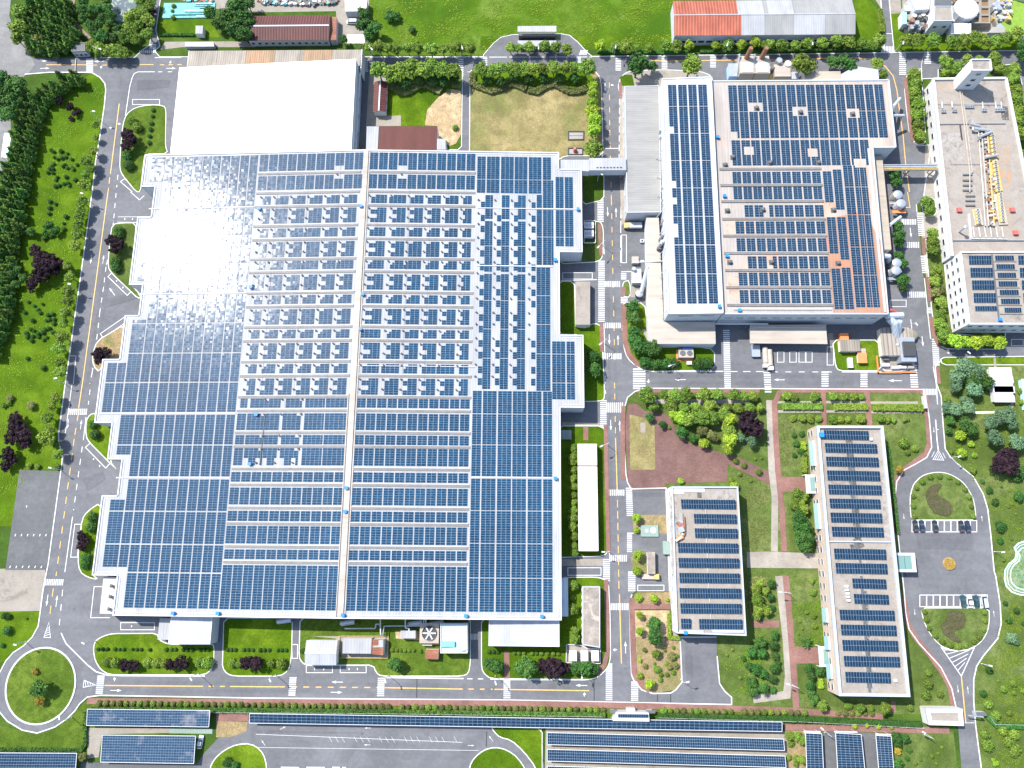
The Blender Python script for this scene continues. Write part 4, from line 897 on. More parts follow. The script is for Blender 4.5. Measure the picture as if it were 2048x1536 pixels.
def gable(name, label, cat, P, ze, zr, axis, wall, roof, wins=None, group=None, trim=None):
    """gabled building: axis 'x' has its ridge running along x"""
    x0, x1 = min(p[0] for p in P), max(p[0] for p in P); y0, y1 = min(p[1] for p in P), max(p[1] for p in P)
    t = thing(name, label, cat, ((x0 + x1) / 2, (y0 + y1) / 2, 0), group); b = MB(); i = .25
    if axis == 'x':
        ym = (y0 + y1) / 2
        b.prism([(x0 + i, y0 + i), (x1 - i, y0 + i), (x1 - i, ym), (x1 - i, y1 - i), (x0 + i, y1 - i), (x0 + i, ym)], 0, [ze - .1, ze - .1, zr - .1, ze - .1, ze - .1, zr - .1], top=False)
    else:
        xm = (x0 + x1) / 2
        b.prism([(x0 + i, y0 + i), (xm, y0 + i), (x1 - i, y0 + i), (x1 - i, y1 - i), (xm, y1 - i), (x0 + i, y1 - i)], 0, [ze - .1, zr - .1, ze - .1, ze - .1, zr - .1, ze - .1], top=False)
    b.obj('wall', wall, t)
    halves = ([(x0, x1, y0, ym), (x0, x1, ym, y1)] if axis == 'x' else [(x0, xm, y0, y1), (xm, x1, y0, y1)])
    for k, (a, c, d, e) in enumerate(halves):
        b = MB(); q = [(a, d), (c, d), (c, e), (a, e)]
        zz = ([ze, ze, zr, zr] if k == 0 else [zr, zr, ze, ze]) if axis == 'x' else ([ze, zr, zr, ze] if k == 0 else [zr, ze, ze, zr])
        b.prism(q, [v - .12 for v in zz], zz, bottom=True); b.obj('roof_slope', roof, t)
    b = MB()
    if axis == 'x': b.box(x0, x1, ym - .3, ym + .3, zr - .05, zr + .14)
    else: b.box(xm - .3, xm + .3, y0, y1, zr - .05, zr + .14)
    b.obj('ridge_cap', trim or M_trim, t)
    if wins:
        for e, z0, n, wd, ht in wins:
            c4 = [(x0 + i, y0 + i), (x1 - i, y0 + i), (x1 - i, y1 - i), (x0 + i, y1 - i)]
            windows_on(t, c4[e], c4[(e + 1) % 4], z0, n, wd, ht)
    return t
# white warehouse north of the factory
HW = [(-153.6, 165.0), (-75.6, 165.0), (-75.9, 208.2), (-154.0, 206.2)]
wh, _ = slab_building('warehouse', 'plain bright white warehouse roof directly north of the big solar factory', 'warehouse', HW, 12, M_wallg, M_hang, zs=[10.4, 12.6, 12.6, 10.4], wins=[(1, 2.5, 5, 2.2, 1.1)])
b = MB(); b.box(-75.3, -74.6, 168, 205, 7.4, 7.7); b.obj('downpipe_rail', M_steel, wh)
cn = thing('canopy', 'tan and rusty sheet canopy along the north edge of the white warehouse', 'canopy', (-115, 214, 0))
X0, X1 = -152.0, -75.0; segs = [0, .22, .255, .27, .50, .62, .9, 1.0]
for i in range(6):
    a = X0 + (X1 - X0) * (i / 6.0); c = X0 + (X1 - X0) * ((i + 1) / 6.0); b = MB()
    b.prism([(a, 208.3), (c - .1, 208.3), (c - .1, 216.8), (a, 216.8)], [7.6, 7.6, 7.0, 7.0], [7.8, 7.8, 7.2, 7.2], bottom=True)
    b.obj('roof_panel', [M_rustpan, M_rustpan, M_rustpan2, M_rustpan, M_rustpan2, M_rustpan][i], cn)
b = MB(); b.box(X1 - .1, X1 + .3, 206, 216.8, 0, 7.4); b.box(X0 - .3, X0, 206.5, 216.8, 0, 7.4); b.obj('end_wall', M_wall, cn)
for i in range(9):
    b = MB(); x = X0 + (X1 - X0) * i / 8; b.tube((x, 216.2, 0), (x, 216.2, 7.1), .15, .15, 6); b.obj('post', M_steel, cn)
# brown ribbed building
q = quadz('00', '2000,125 2000,320', 4.5) + quadz('10', '585,125 582,318', 4.5)
gable('barrack', 'long low building with brown ribbed roof north of the tan canopy', 'building', q, 4.3, 5.8, 'x', M_wall, M_brown, wins=[(0, 1.6, 12, 1.2, 1.1)])
q = quadz('10', '592,135 645,135 642,320 592,320', 3.6)
slab_building('lean_to', 'rust-red annex on the east end of the long brown-roofed building', 'annex', q, 3.6, M_wallg, M_rust)
q = quadz('10', '945,655 1050,655 1045,895 935,895', 3.8)
gable('shed', 'small brown-roofed hut with pale ridge east of the white warehouse', 'hut', [(min(q[0].x, q[3].x), q[3].y), (q[1].x, q[0].y)], 3.6, 4.7, 'y', M_wall, M_brown3, wins=[(1, 1.3, 4, 1.0, 1.0)])
q = quadz('10', '985,1010 1450,1010 1445,1195 975,1195', 8)
slab_building('annex', 'flat dark red-brown roofed block between the dry lawn and the factory', 'annex', q, 8.0, M_wall, M_brown2, wins=[(2, 3, 6, 1.4, 1.2)])
q = quadz('10', '885,1010 983,1010 973,1195 880,1195', 8.3)
slab_building('annex', 'white flat-roofed block on the west side of the red-brown roof', 'annex', q, 8.2, M_wall, M_white)
q = quadz('10', '1448,1110 1515,1110 1517,1197 1447,1197', 8.3)
slab_building('annex', 'tiny white flat-roofed block on the east side of the red-brown roof', 'annex', q, 8.3, M_wall, M_white)
# lay-by shelters
q = quadz('20', '45,210 355,207 355,255 45,255', 3.6)
bs = thing('bus_shelter', 'long white-roofed shelter with dark back facing the lay-by loop', 'shelter', ((q[0].x + q[1].x) / 2, q[2].y, 0))
b = MB(); b.prism([(p.x, p.y) for p in q], [3.5] * 4, [3.7] * 4, bottom=True); b.obj('roof', M_white, bs)
b = MB(); b.box(q[0].x + .5, q[1].x - .5, q[2].y - 1.4, q[2].y - 1.2, .1, 2.9); b.obj('glass_wall', M_win, bs)
b = MB(); b.box(q[0].x + .4, q[1].x - .4, q[2].y - 1.5, q[0].y - .5, .05, .2); b.obj('floor_slab', M_dgrey, bs)
for i in range(5):
    b = MB(); x = q[0].x + .6 + (q[1].x - q[0].x - 1.2) * i / 4; b.tube((x, q[2].y - .9, 0), (x, q[2].y - .4, 3.6), .1, .1, 6); b.obj('post', M_steel, bs)
q = quadz('20', '45,325 355,325 355,372 45,372', 2.6)
c2 = thing('canopy', 'white flat canopy half hidden behind the lay-by hedge trees', 'canopy', ((q[0].x + q[1].x) / 2, q[2].y, 0))
b = MB(); b.prism([(p.x, p.y) for p in q], [2.5] * 4, [2.7] * 4, bottom=True); b.obj('roof', M_white, c2)
for i in range(4):
    b = MB(); x = q[0].x + .6 + (q[1].x - q[0].x - 1.2) * i / 3; b.tube((x, q[2].y + 1, 0), (x, q[2].y + 1, 2.6), .1, .1, 6); b.obj('post', M_steel, c2)
# red, white and grey long warehouse
q0 = quadz('20', '1285,8 1300,285', 7.2); q1 = quadz('30', '690,0 700,265', 7.2)
x0, x1, y1, y0 = q0[0].x, q1[1].x, q0[0].y, q0[1].y; ym = (y0 + y1) / 2
lw = thing('warehouse', 'long gabled warehouse with a red tile west end and white and grey roof sheets', 'warehouse', ((x0 + x1) / 2, ym, 0))
b = MB(); i = .3; b.prism([(x0 + i, y0 + i), (x1 - i, y0 + i), (x1 - i, ym), (x1 - i, y1 - i), (x0 + i, y1 - i), (x0 + i, ym)], 0, [7, 7, 9, 7, 7, 9], top=False); b.obj('wall', M_wallg, lw)
LWs = M_white; LWr = M_redtile; LWg = sheet('grey_sheet_roof', (0.25, 0.25, 0.245), 'x', 1.0, .3, lines=.9)
def secs(ya, yb, za, zb, L):
    for fa, fb, m in L:
        a, c = x0 + (x1 - x0) * fa, x0 + (x1 - x0) * fb - .06; b = MB(); b.prism([(a, ya), (c, ya), (c, yb), (a, yb)], [za - .1, za - .1, zb - .1, zb - .1], [za, za, zb, zb], bottom=True); b.obj('roof_panel', m, lw)
secs(y0, ym, 7.2, 9.2, [(0, .372, LWr), (.372, .50, LWs), (.50, .66, LWg), (.66, .832, LWs), (.832, 1.0, LWg)])
secs(ym, y1, 9.2, 7.2, [(0, .355, LWr), (.355, .367, LWs), (.367, .50, LWs), (.50, .523, LWg), (.523, .665, LWs), (.665, 1.0, LWg)])
b = MB(); b.box(x0, x1, ym - .25, ym + .25, 9.15, 9.3); b.obj('ridge_cap', LWs, lw)
windows_on(lw, (x0 + .3, y0 + .3), (x1 - .3, y0 + .3), 2, 22, 2.6, 1.5)
# ---------------- factory two
def zf2(x, y=0): return 14.0
F2 = [(75.8,92.4),(139.8,92.4),(140.6,164.1),(150.0,164.1),(150.2,195.2),(76.2,195.2)]
f2 = thing('factory_building', 'second factory with rust-stained pale roof and rows of dark solar arrays', 'factory', (110, 145, 0))
b = MB(); b.prism(F2, 0, 13.7, top=False); b.obj('wall', M_wallg, f2)
def clip_rect(b, x0, x1, y0, y1, z0, z1): b.box(x0, x1, y0, y1, z0, z1)
b = MB(); b.prism([(75.8,92.4),(130.5,92.4),(130.5,195.2),(76.2,195.2)], 13.7, 14.0); b.obj('roof', M_f2, f2)
b = MB(); b.prism([(130.5,92.4),(139.8,92.4),(140.6,164.1),(150.0,164.1),(150.2,195.2),(130.5,195.2)], 13.7, 14.0); b.obj('roof', sheet('east_factory_roof', (0.38, 0.32, 0.275), 'x', 1.3, .3, rust=.54, rust_c=(0.42, 0.22, 0.13), lines=.88), f2)
b = MB(); b.prism([(118.6,92.7),(139.7,92.7),(139.9,123.0),(134.5,136.0),(118.0,132)], 14.0, 14.02); b.obj('rust_stained_sheet', M_f2r, f2)
b = MB()
for (xa, xb, ya, yb) in ((79,93,124.8,133),(93.5,100,108.8,120),(78.5,86,98,108),(116,124,132,141)): b.box(xa, xb, ya, yb, 14.0, 14.015)
b.obj('rust_stained_sheet', stained('rust_wash', (0.36, 0.30, 0.25), (0.38, 0.27, 0.20), (0.34, 0.18, 0.11), .1, .5), f2)
WB = [(54.0,91.9),(75.2,92.2),(75.7,196.0),(55.2,195.2)]
b = MB(); b.prism(WB, 0, 15.5, top=False); b.obj('wall', M_wallg, f2)
b = MB(); b.prism(WB, 15.3, 15.8); b.obj('upper_roof', M_lgrey, f2)
b = MB()
for A, C in zip(WB, WB[1:] + WB[:1]): b.stroke([A, C], .45, 15.4, 0, False, 16.05)
b.obj('roof_edge', M_trim, f2)
b = MB(); E2 = F2
for A, C in zip(E2, E2[1:] + E2[:1]): b.stroke([A, C], .5, 13.5, 0, False, 14.35)
b.box(138.4, 139.2, 93, 163.5, 14.0, 14.3); b.box(80, 118, 94.0, 94.6, 14, 14.5); b.obj('gutter', M_par, f2)
z155 = lambda x, y=0: 15.8
YS = [(192.4,182.5),(182.2,170.0),(169.7,157.7),(157.4,145.5),(145.2,133.0),(132.7,120.8),(120.4,108.5),(108.2,96.0)]
for k, (xa, xb) in enumerate(((57.4,60.9),(61.6,65.2),(65.8,69.3),(70.0,73.6))):
    for n_, (y1, y0) in enumerate(YS):
        f = None
        if k == 0:
            cut = {1: [(y0 + 0, y0 + 3)], 3: [(y0, y0 + 3.2)], 4: [(y0 + 5, y0 + 8)], 5: [(y0 + 3, y0 + 9)], 2: []}.get(n_, [])
            def f(i, j, nx, ny, y1=y1, y0=y0, cut=cut):
                yc = y1 - (j + .5) * (y1 - y0) / ny
                for a, c in cut:
                    if a <= yc <= c and i < 2: return False
                return True
        array(xa, xb, y0, y1, f2, z155, mats=[M_frame, M_pv2], cw=.88, ch=.98, mask=f, gy=.10)
hole = [(94.0,182.5,5),(112,180.5,5),(133.5,179.5,5.2),(83,169.5,5),(90,163,4),(116,162.0,4),(93,130,0),(106,130,0),(135,157,5)]
def nohole(x0_, y1_, dx, dy, nx, ny):
    def f(i, j, nx_, ny_):
        x = x0_ + (i + .5) * dx; y = y1_ - (j + .5) * dy
        for hx, hy, hr in hole:
            if abs(x - hx) < hr * .52 and abs(y - hy) < hr * .42: return False
        return True
    return f
def arr2(xa, xb, y0, y1):
    nx = max(1, round((xb - xa) / .88)); ny = max(1, round((y1 - y0) / .98))
    array(xa, xb, y0, y1, f2, zf2, mats=[M_frame, M_pv2], cw=.88, ch=.98, mask=nohole(xa, y1, (xb - xa) / nx, (y1 - y0) / ny, nx, ny), gy=.10)
for k in range(16):
    xa = 83.0 + k * 4.055; arr2(xa, xa + 3.6, 181.0, 193.2); arr2(xa, xa + 3.6, 168.6, 180.7)
for k in range(15):
    xa = 83.0 + k * 4.04
    if xa > 139: continue
    arr2(xa, xa + 3.6 if k < 14 else 141.6 - .3, 156.2, 167.6) if xa < 137 else None
F2R = [(153.3,147.8),(146.6,141.1),(138.5,133.4),(131.4,126.1),(124.1,118.5),(116.4,111.1),(109.5,104.0),(102.2,96.8)]
for n_, (y1, y0) in enumerate(F2R):
    for k in range(9 if n_ < 7 else 9):
        xa = 82.6 + k * 4.04
        if xa > 118.3: continue
        if n_ in (2, 5) and k < 1: continue
        if n_ in (2, 5) and k in (3,): xa2 = xa + 1.8; arr2(xa2, xa + 3.5, y0, y1); continue
        arr2(xa, xa + 3.5, y0, y1)
for xa, xb, segs in ((119.3,122.8,[(153.4,139.7),(133.2,117.6),(111.2,94.3)]),(123.4,126.9,[(154.2,136.5),(133.2,115.0),(111.6,94.3)]),(127.7,131.4,[(156.0,146.6),(146.3,134.4),(134.1,120.5),(120.2,108.6),(108.3,95.1)]),(131.9,134.2,[(156,146.6),(146.3,134.4),(134.1,120.5),(120.2,108.6),(108.3,95.1)]),(134.4,137.0,[(156,146.6),(146.3,134.4),(134.1,120.5),(120.2,108.6),(108.3,95.1)])):
    for y1, y0 in segs: arr2(xa, xb, y0, y1)
flush_arrays(290)
b = MB()
for y in (154.5, 147.2, 140.1, 132.4, 125.1, 117.7, 110.4, 103.2, 95.9): b.box(77.5, 118.8, y - .45, y + .45, 13.9, 14.4)
b.obj('ridge_band', M_band, f2)
b = MB()
for y in (154.5, 147.2, 140.1, 132.4, 125.1, 117.7, 110.4, 103.2, 95.9): b.box(77.5, 118.8, y + .45, y + .65, 13.9, 14.5)
b.obj('flashing', M_cream, f2)
b = MB(); b.tube((0, 0, 0), (0, 0, 1.0), .75, .75, 10); b.dome((0, 0, 1.0), .8, .5, 10, 3); b.box(-1.0, 1.0, -1.0, 1.0, 0, .25); fme = b.mesh('roof_fan', M_dgrey)
for x, y in ((94.3,182.3),(112.4,180.2),(133.8,179.3),(83.2,167.8 - 8),(79.9,156.3),(98.2,157.2),(118,157.2),(79.7,136.0),(94.0,136.4),(122.3,136.2),(79.5,113.8),(96,113.8),(122.2,113.4)): child('roof_fan', fme, f2, (x, y, 14.0))
for t_, x, y in (('20',1645,1095),('21',1700,30),('21',1720,510),('21',1650,925),('21',1820,945),('30',0,0)):
    if x: p = at(*tp(t_, x, y), 14.8); child('blue_cabinet', hme, f2, (p.x, p.y, 15.8 if p.x < 75.4 else 14.0))
windows_on(f2, (76.5, 92.4), (139, 92.4), 8.5, 13, 2.6, .6)
windows_on(f2, (57, 91.9), (74, 92.2), 12.4, 2, 5.5, .5)
b = MB()
for i in range(9): y = 94 + i * 8.6; b.tube((54.4 , y, 15.6), (52.3, y - .6, 7.4), .13, .13, 5)
b.obj('down_pipe', M_trim, f2)
# side buildings of factory two
slab_building('annex', 'low grey-roofed hall along the west side of the second factory', 'annex', [(39.9,137.9),(54.0,138.1),(55.2,197.0),(40.3,196.8)], 8.6, M_wallg, M_grey, par=(.18, .25), parm=M_trim, wins=[(3, 3, 8, 2, 1)])
SW = quadz('21', '1075,215 1200,215 1235,1036 1625,1036 1630,1215 1100,1215 1090,1100', 6.2)
slab_building('annex', 'L-shaped cream lean-to roof round the southwest corner of the second factory', 'annex', [(SW[0].x, 136.8), (53.4, 136.8), (53.8, 91.6), (SW[3].x, 91.6), (SW[4].x, SW[4].y), (SW[5].x, SW[5].y), (SW[5].x - .1, 91)], 6.2, M_wall, M_cream, wins=[(3, 2, 2, 1, 1)])
q = quadz('f', '1500,650 1652,649 1655,688 1500,686.5', 5.2)
dk = thing('canopy', 'cream loading dock canopy on the south side of the second factory', 'canopy', (q[0].lerp(q[2], .5).x, q[0].lerp(q[2], .5).y, 0))
b = MB(); b.prism([(p.x, p.y) for p in q], 4.9, 5.2, bottom=True); b.obj('roof', M_cream, dk)
b = MB(); b.box(q[0].x + 1, q[1].x - 1, q[2].y + 2.5, q[0].y, 0, 4.9); b.obj('wall', M_wall, dk)
m = MB(); m.box(-1.6, 1.6, -.1, 0, 0, 3.2); me = m.mesh('dock_door', M_steel)
for i in range(6): child('dock_door', me, dk, (q[0].x + 3.5 + i * 4.6, q[2].y + 2.45, .6))
b = MB(); b.tube((q[0].x + 1, q[0].y - 1.2, 5.5), (q[1].x - 1, q[0].y - 1.2, 5.5), .2, .2, 6); b.obj('pipe', M_steel, dk)
slab_building('annex', 'narrow cream lean-to along the east side of the second factory', 'annex', [(139.9,121.5),(146.6,121.5),(147.0,163.6),(140.7,163.6)], 8.6, M_wallc, M_beige)
q = quadz('30', '290,570 580,570 580,650 290,650', 6); slab_building('annex', 'beige flat-roofed block at the north edge of the second factory', 'annex', [(q[0].x, 195.6), (q[1].x, 195.6), (q[1].x, q[1].y), (q[0].x, q[0].y)], 6, M_wallc, M_beige)
q = quadz('30', '585,590 700,525 885,550 890,650 585,650', 6); slab_building('annex', 'pale grey angled-roof block at the northeast edge of the second factory', 'annex', [(q[0].x, 195.6), (q[3].x, 195.6), (q[2].x, q[2].y), (q[1].x, q[1].y), (q[0].x, q[0].y)], 5.6, M_wallg, M_lgrey)
# enclosed bridge between the two factories
br = thing('link_bridge', 'white enclosed bridge over the road linking both factories', 'bridge', (30, 155, 0))
q = quadz('20', '385,1278 615,1278 620,1370 375,1358', 9.5); q2 = quadz('20', '617,1265 905,1262 905,1360 620,1362', 9.8)
b = MB(); b.prism([(11.9, q[3].y), (q[1].x, q[2].y), (q[1].x, q[1].y), (11.9, q[0].y)], 5.4, 9.3, bottom=True, top=False); b.obj('wall', M_wall, br)
b = MB(); b.prism([(q2[0].x, q2[3].y), (39.9, q2[2].y), (39.9, q2[1].y), (q2[0].x, q2[0].y)], 5.4, 9.6, bottom=True, top=False); b.obj('wall', M_wallg, br)
b = MB(); b.prism([(11.9, q[3].y), (q[1].x, q[2].y), (q[1].x, q[1].y), (11.9, q[0].y)], 9.3, 9.5); b.obj('roof', M_white, br)
b = MB(); b.prism([(q2[0].x, q2[3].y), (39.9, q2[2].y), (39.9, q2[1].y), (q2[0].x, q2[0].y)], 9.6, 9.8); b.obj('roof', M_white, br)
for i in range(8):
    b = MB(); x = 27.5 + i * 1.4; b.box(x, x + .8, q2[2].y + .9, q2[2].y + 1.3, 9.8, 10.0); b.obj('roof_slot', M_dark, br)
for x in (20, 38.6):
    b = MB(); b.box(x - .4, x + .4, q[3].y + .4, q[3].y + 1.2, 0, 5.4); b.box(x - .4, x + .4, q[0].y - 1.6, q[0].y - .8, 0, 5.4); b.obj('pier', M_conc, br)
# ---------------- east process building with tower
RB = [(171.6,89.8),(171.6,89.8)]
ZN = 7.5
north = [(171.0,119.0),(206.5,119.0),(203.2,200.0),(172.4,199.8)]
eb = thing('process_building', 'white-walled process building with grey roof, pipework and square tower', 'industrial building', (188, 150, 0))
b = MB(); b.prism(north, 0, ZN - .3, top=False); b.obj('wall', M_wall, eb)
b = MB(); b.prism(north, ZN - .3, ZN - .1); b.obj('roof', M_roofcon, eb)
b = MB()
n4 = [Vector(p) for p in north]
for i in (1, 2, 3):
    A, C = n4[i], n4[(i + 1) % 4]; b.stroke([A, C], .9, ZN - .3, 0, False, ZN + .75)
b.obj('parapet', M_trim, eb)
windows_on(eb, (172.4, 199.8), (171.0, 119), 2.4, 15, 2.2, 1.4)
south = [(171.7,88.9),(208,88.9),(208,118.8),(171.9,118.8)]
b = MB(); b.prism(south, 0, 11.8, top=False); b.obj('wall', M_wall, eb)
b = MB(); b.prism(south, 11.8, 12.0); b.obj('upper_roof', M_roofcon, eb)
b = MB(); s4 = [Vector(p) for p in south]
for i in range(4):
    A, C = s4[i], s4[(i + 1) % 4]; b.stroke([A, C], .6, 11.8, 0, False, 12.6)
b.obj('upper_parapet', M_trim, eb)
for zz_ in (1.6, 5.2, 8.8): windows_on(eb, (171.9, 118.8), (171.7, 88.9), zz_, 7, 1.6, 1.3)
windows_on(eb, (171.7, 88.9), (208, 88.9), 8.6, 9, 1.6, 1.2); windows_on(eb, (171.7, 88.9), (208, 88.9), 3.6, 9, 1.6, 1.2)
tw = quadz('f', '1945.6,140.2 1983.8,139.4 1980.9,117.6 1941.9,119.3', 21.0)
TX0, TX1, TY0, TY1 = (tw[0].x + tw[3].x) / 2, (tw[1].x + tw[2].x) / 2, (tw[0].y + tw[1].y) / 2, (tw[2].y + tw[3].y) / 2
b = MB(); b.box(TX0, TX1, TY0, TY1, ZN - .1, 20.2); b.obj('tower', M_wall, eb)
b = MB(); b.box(TX0 + .4, TX1 - .4, TY0 + .4, TY1 - .4, 20.2, 20.4); b.obj('tower_roof', M_roofcon, eb)
b = MB()
for A, C in (((TX0, TY0), (TX1, TY0)), ((TX1, TY0), (TX1, TY1)), ((TX1, TY1), (TX0, TY1)), ((TX0, TY1), (TX0, TY0))): b.stroke([A, C], .45, 20.1, 0, False, 21.0)
b.obj('tower_parapet', M_trim, eb)
windows_on(eb, (TX0, TY0), (TX1, TY0), 10.0, 1, 1.8, 1.3); windows_on(eb, (TX0, TY0), (TX1, TY0), 13.6, 1, 1.8, 1.3); windows_on(eb, (TX0, TY0), (TX1, TY0), 17.6, 1, 1.8, 1.2)
# roof plant of the process building
def P8(t, x, y, z=7.5): p = at(*tp(t, x, y), z); return (p.x, p.y, z)
b = MB(); b.pipe([P8('30', 1535, 725, 8.0), P8('30', 1570, 1000, 8.0), P8('30', 1615, 1380, 8.0), P8('31', 1615, 0, 8)], .22); b.pipe([P8('30', 1550, 725, 8.0), P8('30', 1590, 1000, 8.0), P8('30', 1635, 1380, 8.0)], .18); b.obj('pipe', M_cream, eb)
for pp, r_ in (((('30', 1340, 660), ('30', 1355, 830), ('30', 1880, 835)), .12), ((('30', 1365, 990), ('30', 1900, 985)), .2), ((('30', 1460, 1310), ('30', 1700, 1310), ('30', 1730, 1536)), .12), ((('31', 1480, 385), ('31', 2060, 385)), .25)): b = MB(); b.pipe([P8(*v, 7.9) for v in pp], r_); b.obj('pipe', M_steel, eb)
for y in (1400, 1445, 1485, 1525): b = MB(); p = P8('30', 1595, y); b.box(p[0] - 1.9, p[0] + 1.9, p[1] - .3, p[1] + .3, 7.4, 7.9); b.obj('louvre', M_dgrey, eb)
for y in (35, 72, 110): b = MB(); p = P8('31', 1617, y); b.box(p[0] - 1.9, p[0] + 1.9, p[1] - .3, p[1] + .3, 7.4, 7.9); b.obj('louvre', M_dgrey, eb)
b = MB(); p = P8('30', 1543, 1060); b.box(p[0] - .2, p[0] + .2, p[1] - 3.4, p[1] + 3.4, 7.4, 7.9); b.obj('louvre', M_dark, eb)
ub = MB(); ub.box(-.9, .9, -.6, .6, 0, .9, 0); ub.tube((-.45, 0, .9), (-.45, 0, 1.05), .35, .35, 8, 1); ub.tube((.45, 0, .9), (.45, 0, 1.05), .35, .35, 8, 1); ume = ub.mesh('air_unit', [M_steel, M_dgrey])
for x, y in ((1400,895),(1487,890),(1590,858),(1625,858),(1725,885),(1828,885),(1868,885)): p = P8('30', x, y); child('air_unit', ume, eb, (p[0], p[1], 7.4))
for x, y in ((1395,850),(1475,845),(1720,850),(1825,850),(1870,850)): b = MB(); p = P8('30', x, y, 8.4); b.tube((p[0], p[1] + 2, 8.4), (p[0], p[1] - .8, 8.2), .22, .22, 6); b.obj('vent_pipe', M_trim, eb)
fan = MB(); fan.box(-1.0, 1.0, -.75, .75, 0, .7, 0); fan.tube((0, 0, .7), (0, 0, 1.2), .62, .62, 10, 1); fan.tube((0, 0, 1.2), (0, 0, 1.22), .5, .5, 10, 2); fanme = fan.mesh('cooling_fan', [M_yelm, M_trim, M_dgrey])
for k in range(14):
    p = P8('30', 1780 + (k if k < 6 else k) * 3.9, 1085 + k * 32 + (30 if k > 5 else 0)); child('cooling_fan', fanme, eb, (p[0], p[1], 7.8))
for k in range(9): p = P8('31', 1845 + k * 2.6, 28 + k * 26); child('cooling_fan', fanme, eb, (p[0], p[1], 7.8))
for k in range(5): p = P8('31', 1662 + k * 3.5, 155 + k * 24); child('cooling_fan', fanme, eb, (p[0], p[1], 7.8))
b = MB(); A = P8('31', 1830, 20); C = P8('31', 1880, 265); b.stroke([A[:2], C[:2]], 3.6, 7.4, 0, False, 8.0); A = P8('31', 1660, 140); C = P8('31', 1685, 270); b.stroke([A[:2], C[:2]], 3.4, 7.4, 0, False, 8.0); b.obj('yellow_platform', M_cream, eb)
b = MB(); A = P8('30', 1790, 1240); C = P8('30', 1840, 1530); b.stroke([A[:2], C[:2]], 3.4, 7.4, 0, False, 7.9); b.obj('yellow_platform', M_yelm, eb)
for k, xx in enumerate((1700, 1725, 1748, 1770)):
    b = MB(); A = P8('30', xx - 15, 1060, 8.3); C = P8('30', xx + 20, 1530, 8.3); D = P8('31', xx + 40, 270, 8.3); b.pipe([A, C, D], .28 if k % 2 else .18, 6); b.obj('process_pipe', [M_steel, M_cream, M_rusts, M_yelm][k], eb)
sr = random.Random(3)
for k in range(44):
    b = MB(); f_ = k / 44.0; p = P8('30', 1690 + f_ * 90 + sr.uniform(-10, 45), 1050 + f_ * 480); L = sr.uniform(.5, 1.6)
    b.obox(p, sr.uniform(-.1, .1), L, sr.uniform(.4, 1.1), 7.4, 7.4 + sr.uniform(.5, 1.5)); b.obj('process_unit', sr.choice([M_steel, M_cream, M_rusts, M_steel, M_trim, M_dgrey]), eb)
for k in range(26):
    b = MB(); f_ = k / 26.0; p = P8('31', 1745 + f_ * 40 + sr.uniform(-12, 40), 10 + f_ * 270); b.obox(p, sr.uniform(-.1, .1), sr.uniform(.5, 1.6), sr.uniform(.4, 1.1), 7.4, 7.4 + sr.uniform(.5, 1.5)); b.obj('process_unit', sr.choice([M_steel, M_cream, M_rusts, M_yelm, M_trim]), eb)
for a_, c_ in (((1650, 1030), (1780, 1045)), ((1680, 1100), (1790, 1055)), ((1740, 1260), (1840, 1240)), ((1615, 990), (1700, 1010)), ((1640, 1020), (1640, 1040))):
    b = MB(); b.tube(P8('30', *a_, 9.2), P8('30', *c_, 9.0), .55, .55, 8); b.obj('duct', M_steel, eb)
for x, y in ((1525,148),(1950,148),(1975,330)): b = MB(); p = P8('31', x, y); b.box(p[0] - .9, p[0] + .9, p[1] - .9, p[1] + .9, 7.4, 8.5); b.obj('red_box', M_red, eb)
b = MB(); A = P8('31', 1600, 180); C = P8('31', 1620, 380); D = P8('31', 1900, 385)
for s_ in ((A, C), (C, D)): b.stroke([s_[0][:2], s_[1][:2]], .25, 7.4, 0, False, 8.6)
for k in range(6): p = P8('31', 1640 + k * 46, 330); b.tube((p[0], p[1] + 2.4, 8), (p[0] + .1, p[1] - 2.0, 8), .18, .18, 6)
b.obj('handrail', M_trim, eb)
b = MB(); p = P8('31', 1555, 300, 10); b.tube((p[0], p[1], 7.4), (p[0], p[1], 12.5), .35, .35, 8); b.dome((p[0], p[1], 12.5), .9, .4, 10, 3); b.obj('chimney', M_steel, eb)
for i in range(4): p = P8('31', 1640 + i * 12, 250, 12); 
def tilt_array(parent, p00, p10, p11, p01, nx, ny, mats=None, jit=.003, gx=.07, gy=.08, name='solar_array', th=.06, legs=True, mid=None):
    """rack of nx by ny modules on the plane through four corners (sw, se, ne, nw)"""
    c = [Vector(p) for p in (p00, p10, p11, p01)]
    def f(u, v): return (c[0] * (1 - u) * (1 - v) + c[1] * u * (1 - v) + c[2] * u * v + c[3] * (1 - u) * v)
    b = MB(); L = (c[1] - c[0]).length / nx; H = (c[3] - c[0]).length / ny; ex, ey = gx / L / 2 / nx, gy / H / 2 / ny
    b.face([f(0, 0), f(1, 0), f(1, 1), f(0, 1)], 0); dn = Vector((0, 0, -th))
    for a_, c_ in ((0, 1), (1, 2), (2, 3), (3, 0)): b.face([c[a_] + dn, c[c_] + dn, c[c_], c[a_]], 0)
    b.face([p + dn for p in reversed(c)], 0); up = Vector((0, 0, .035))
    for j in range(ny):
        for i in range(nx):
            u0, u1, v0, v1 = i / nx + ex, (i + 1) / nx - ex, j / ny + ey, (j + 1) / ny - ey
            tx, ty = random.gauss(0, jit), random.gauss(0, jit)
            b.face([f(u0, v0) + up + Vector((0, 0, -tx - ty)), f(u1, v0) + up + Vector((0, 0, tx - ty)), f(u1, v1) + up + Vector((0, 0, tx + ty)), f(u0, v1) + up + Vector((0, 0, ty - tx))], 1)
    return b.obj(name, mats or [M_frame, M_pv2], parent)
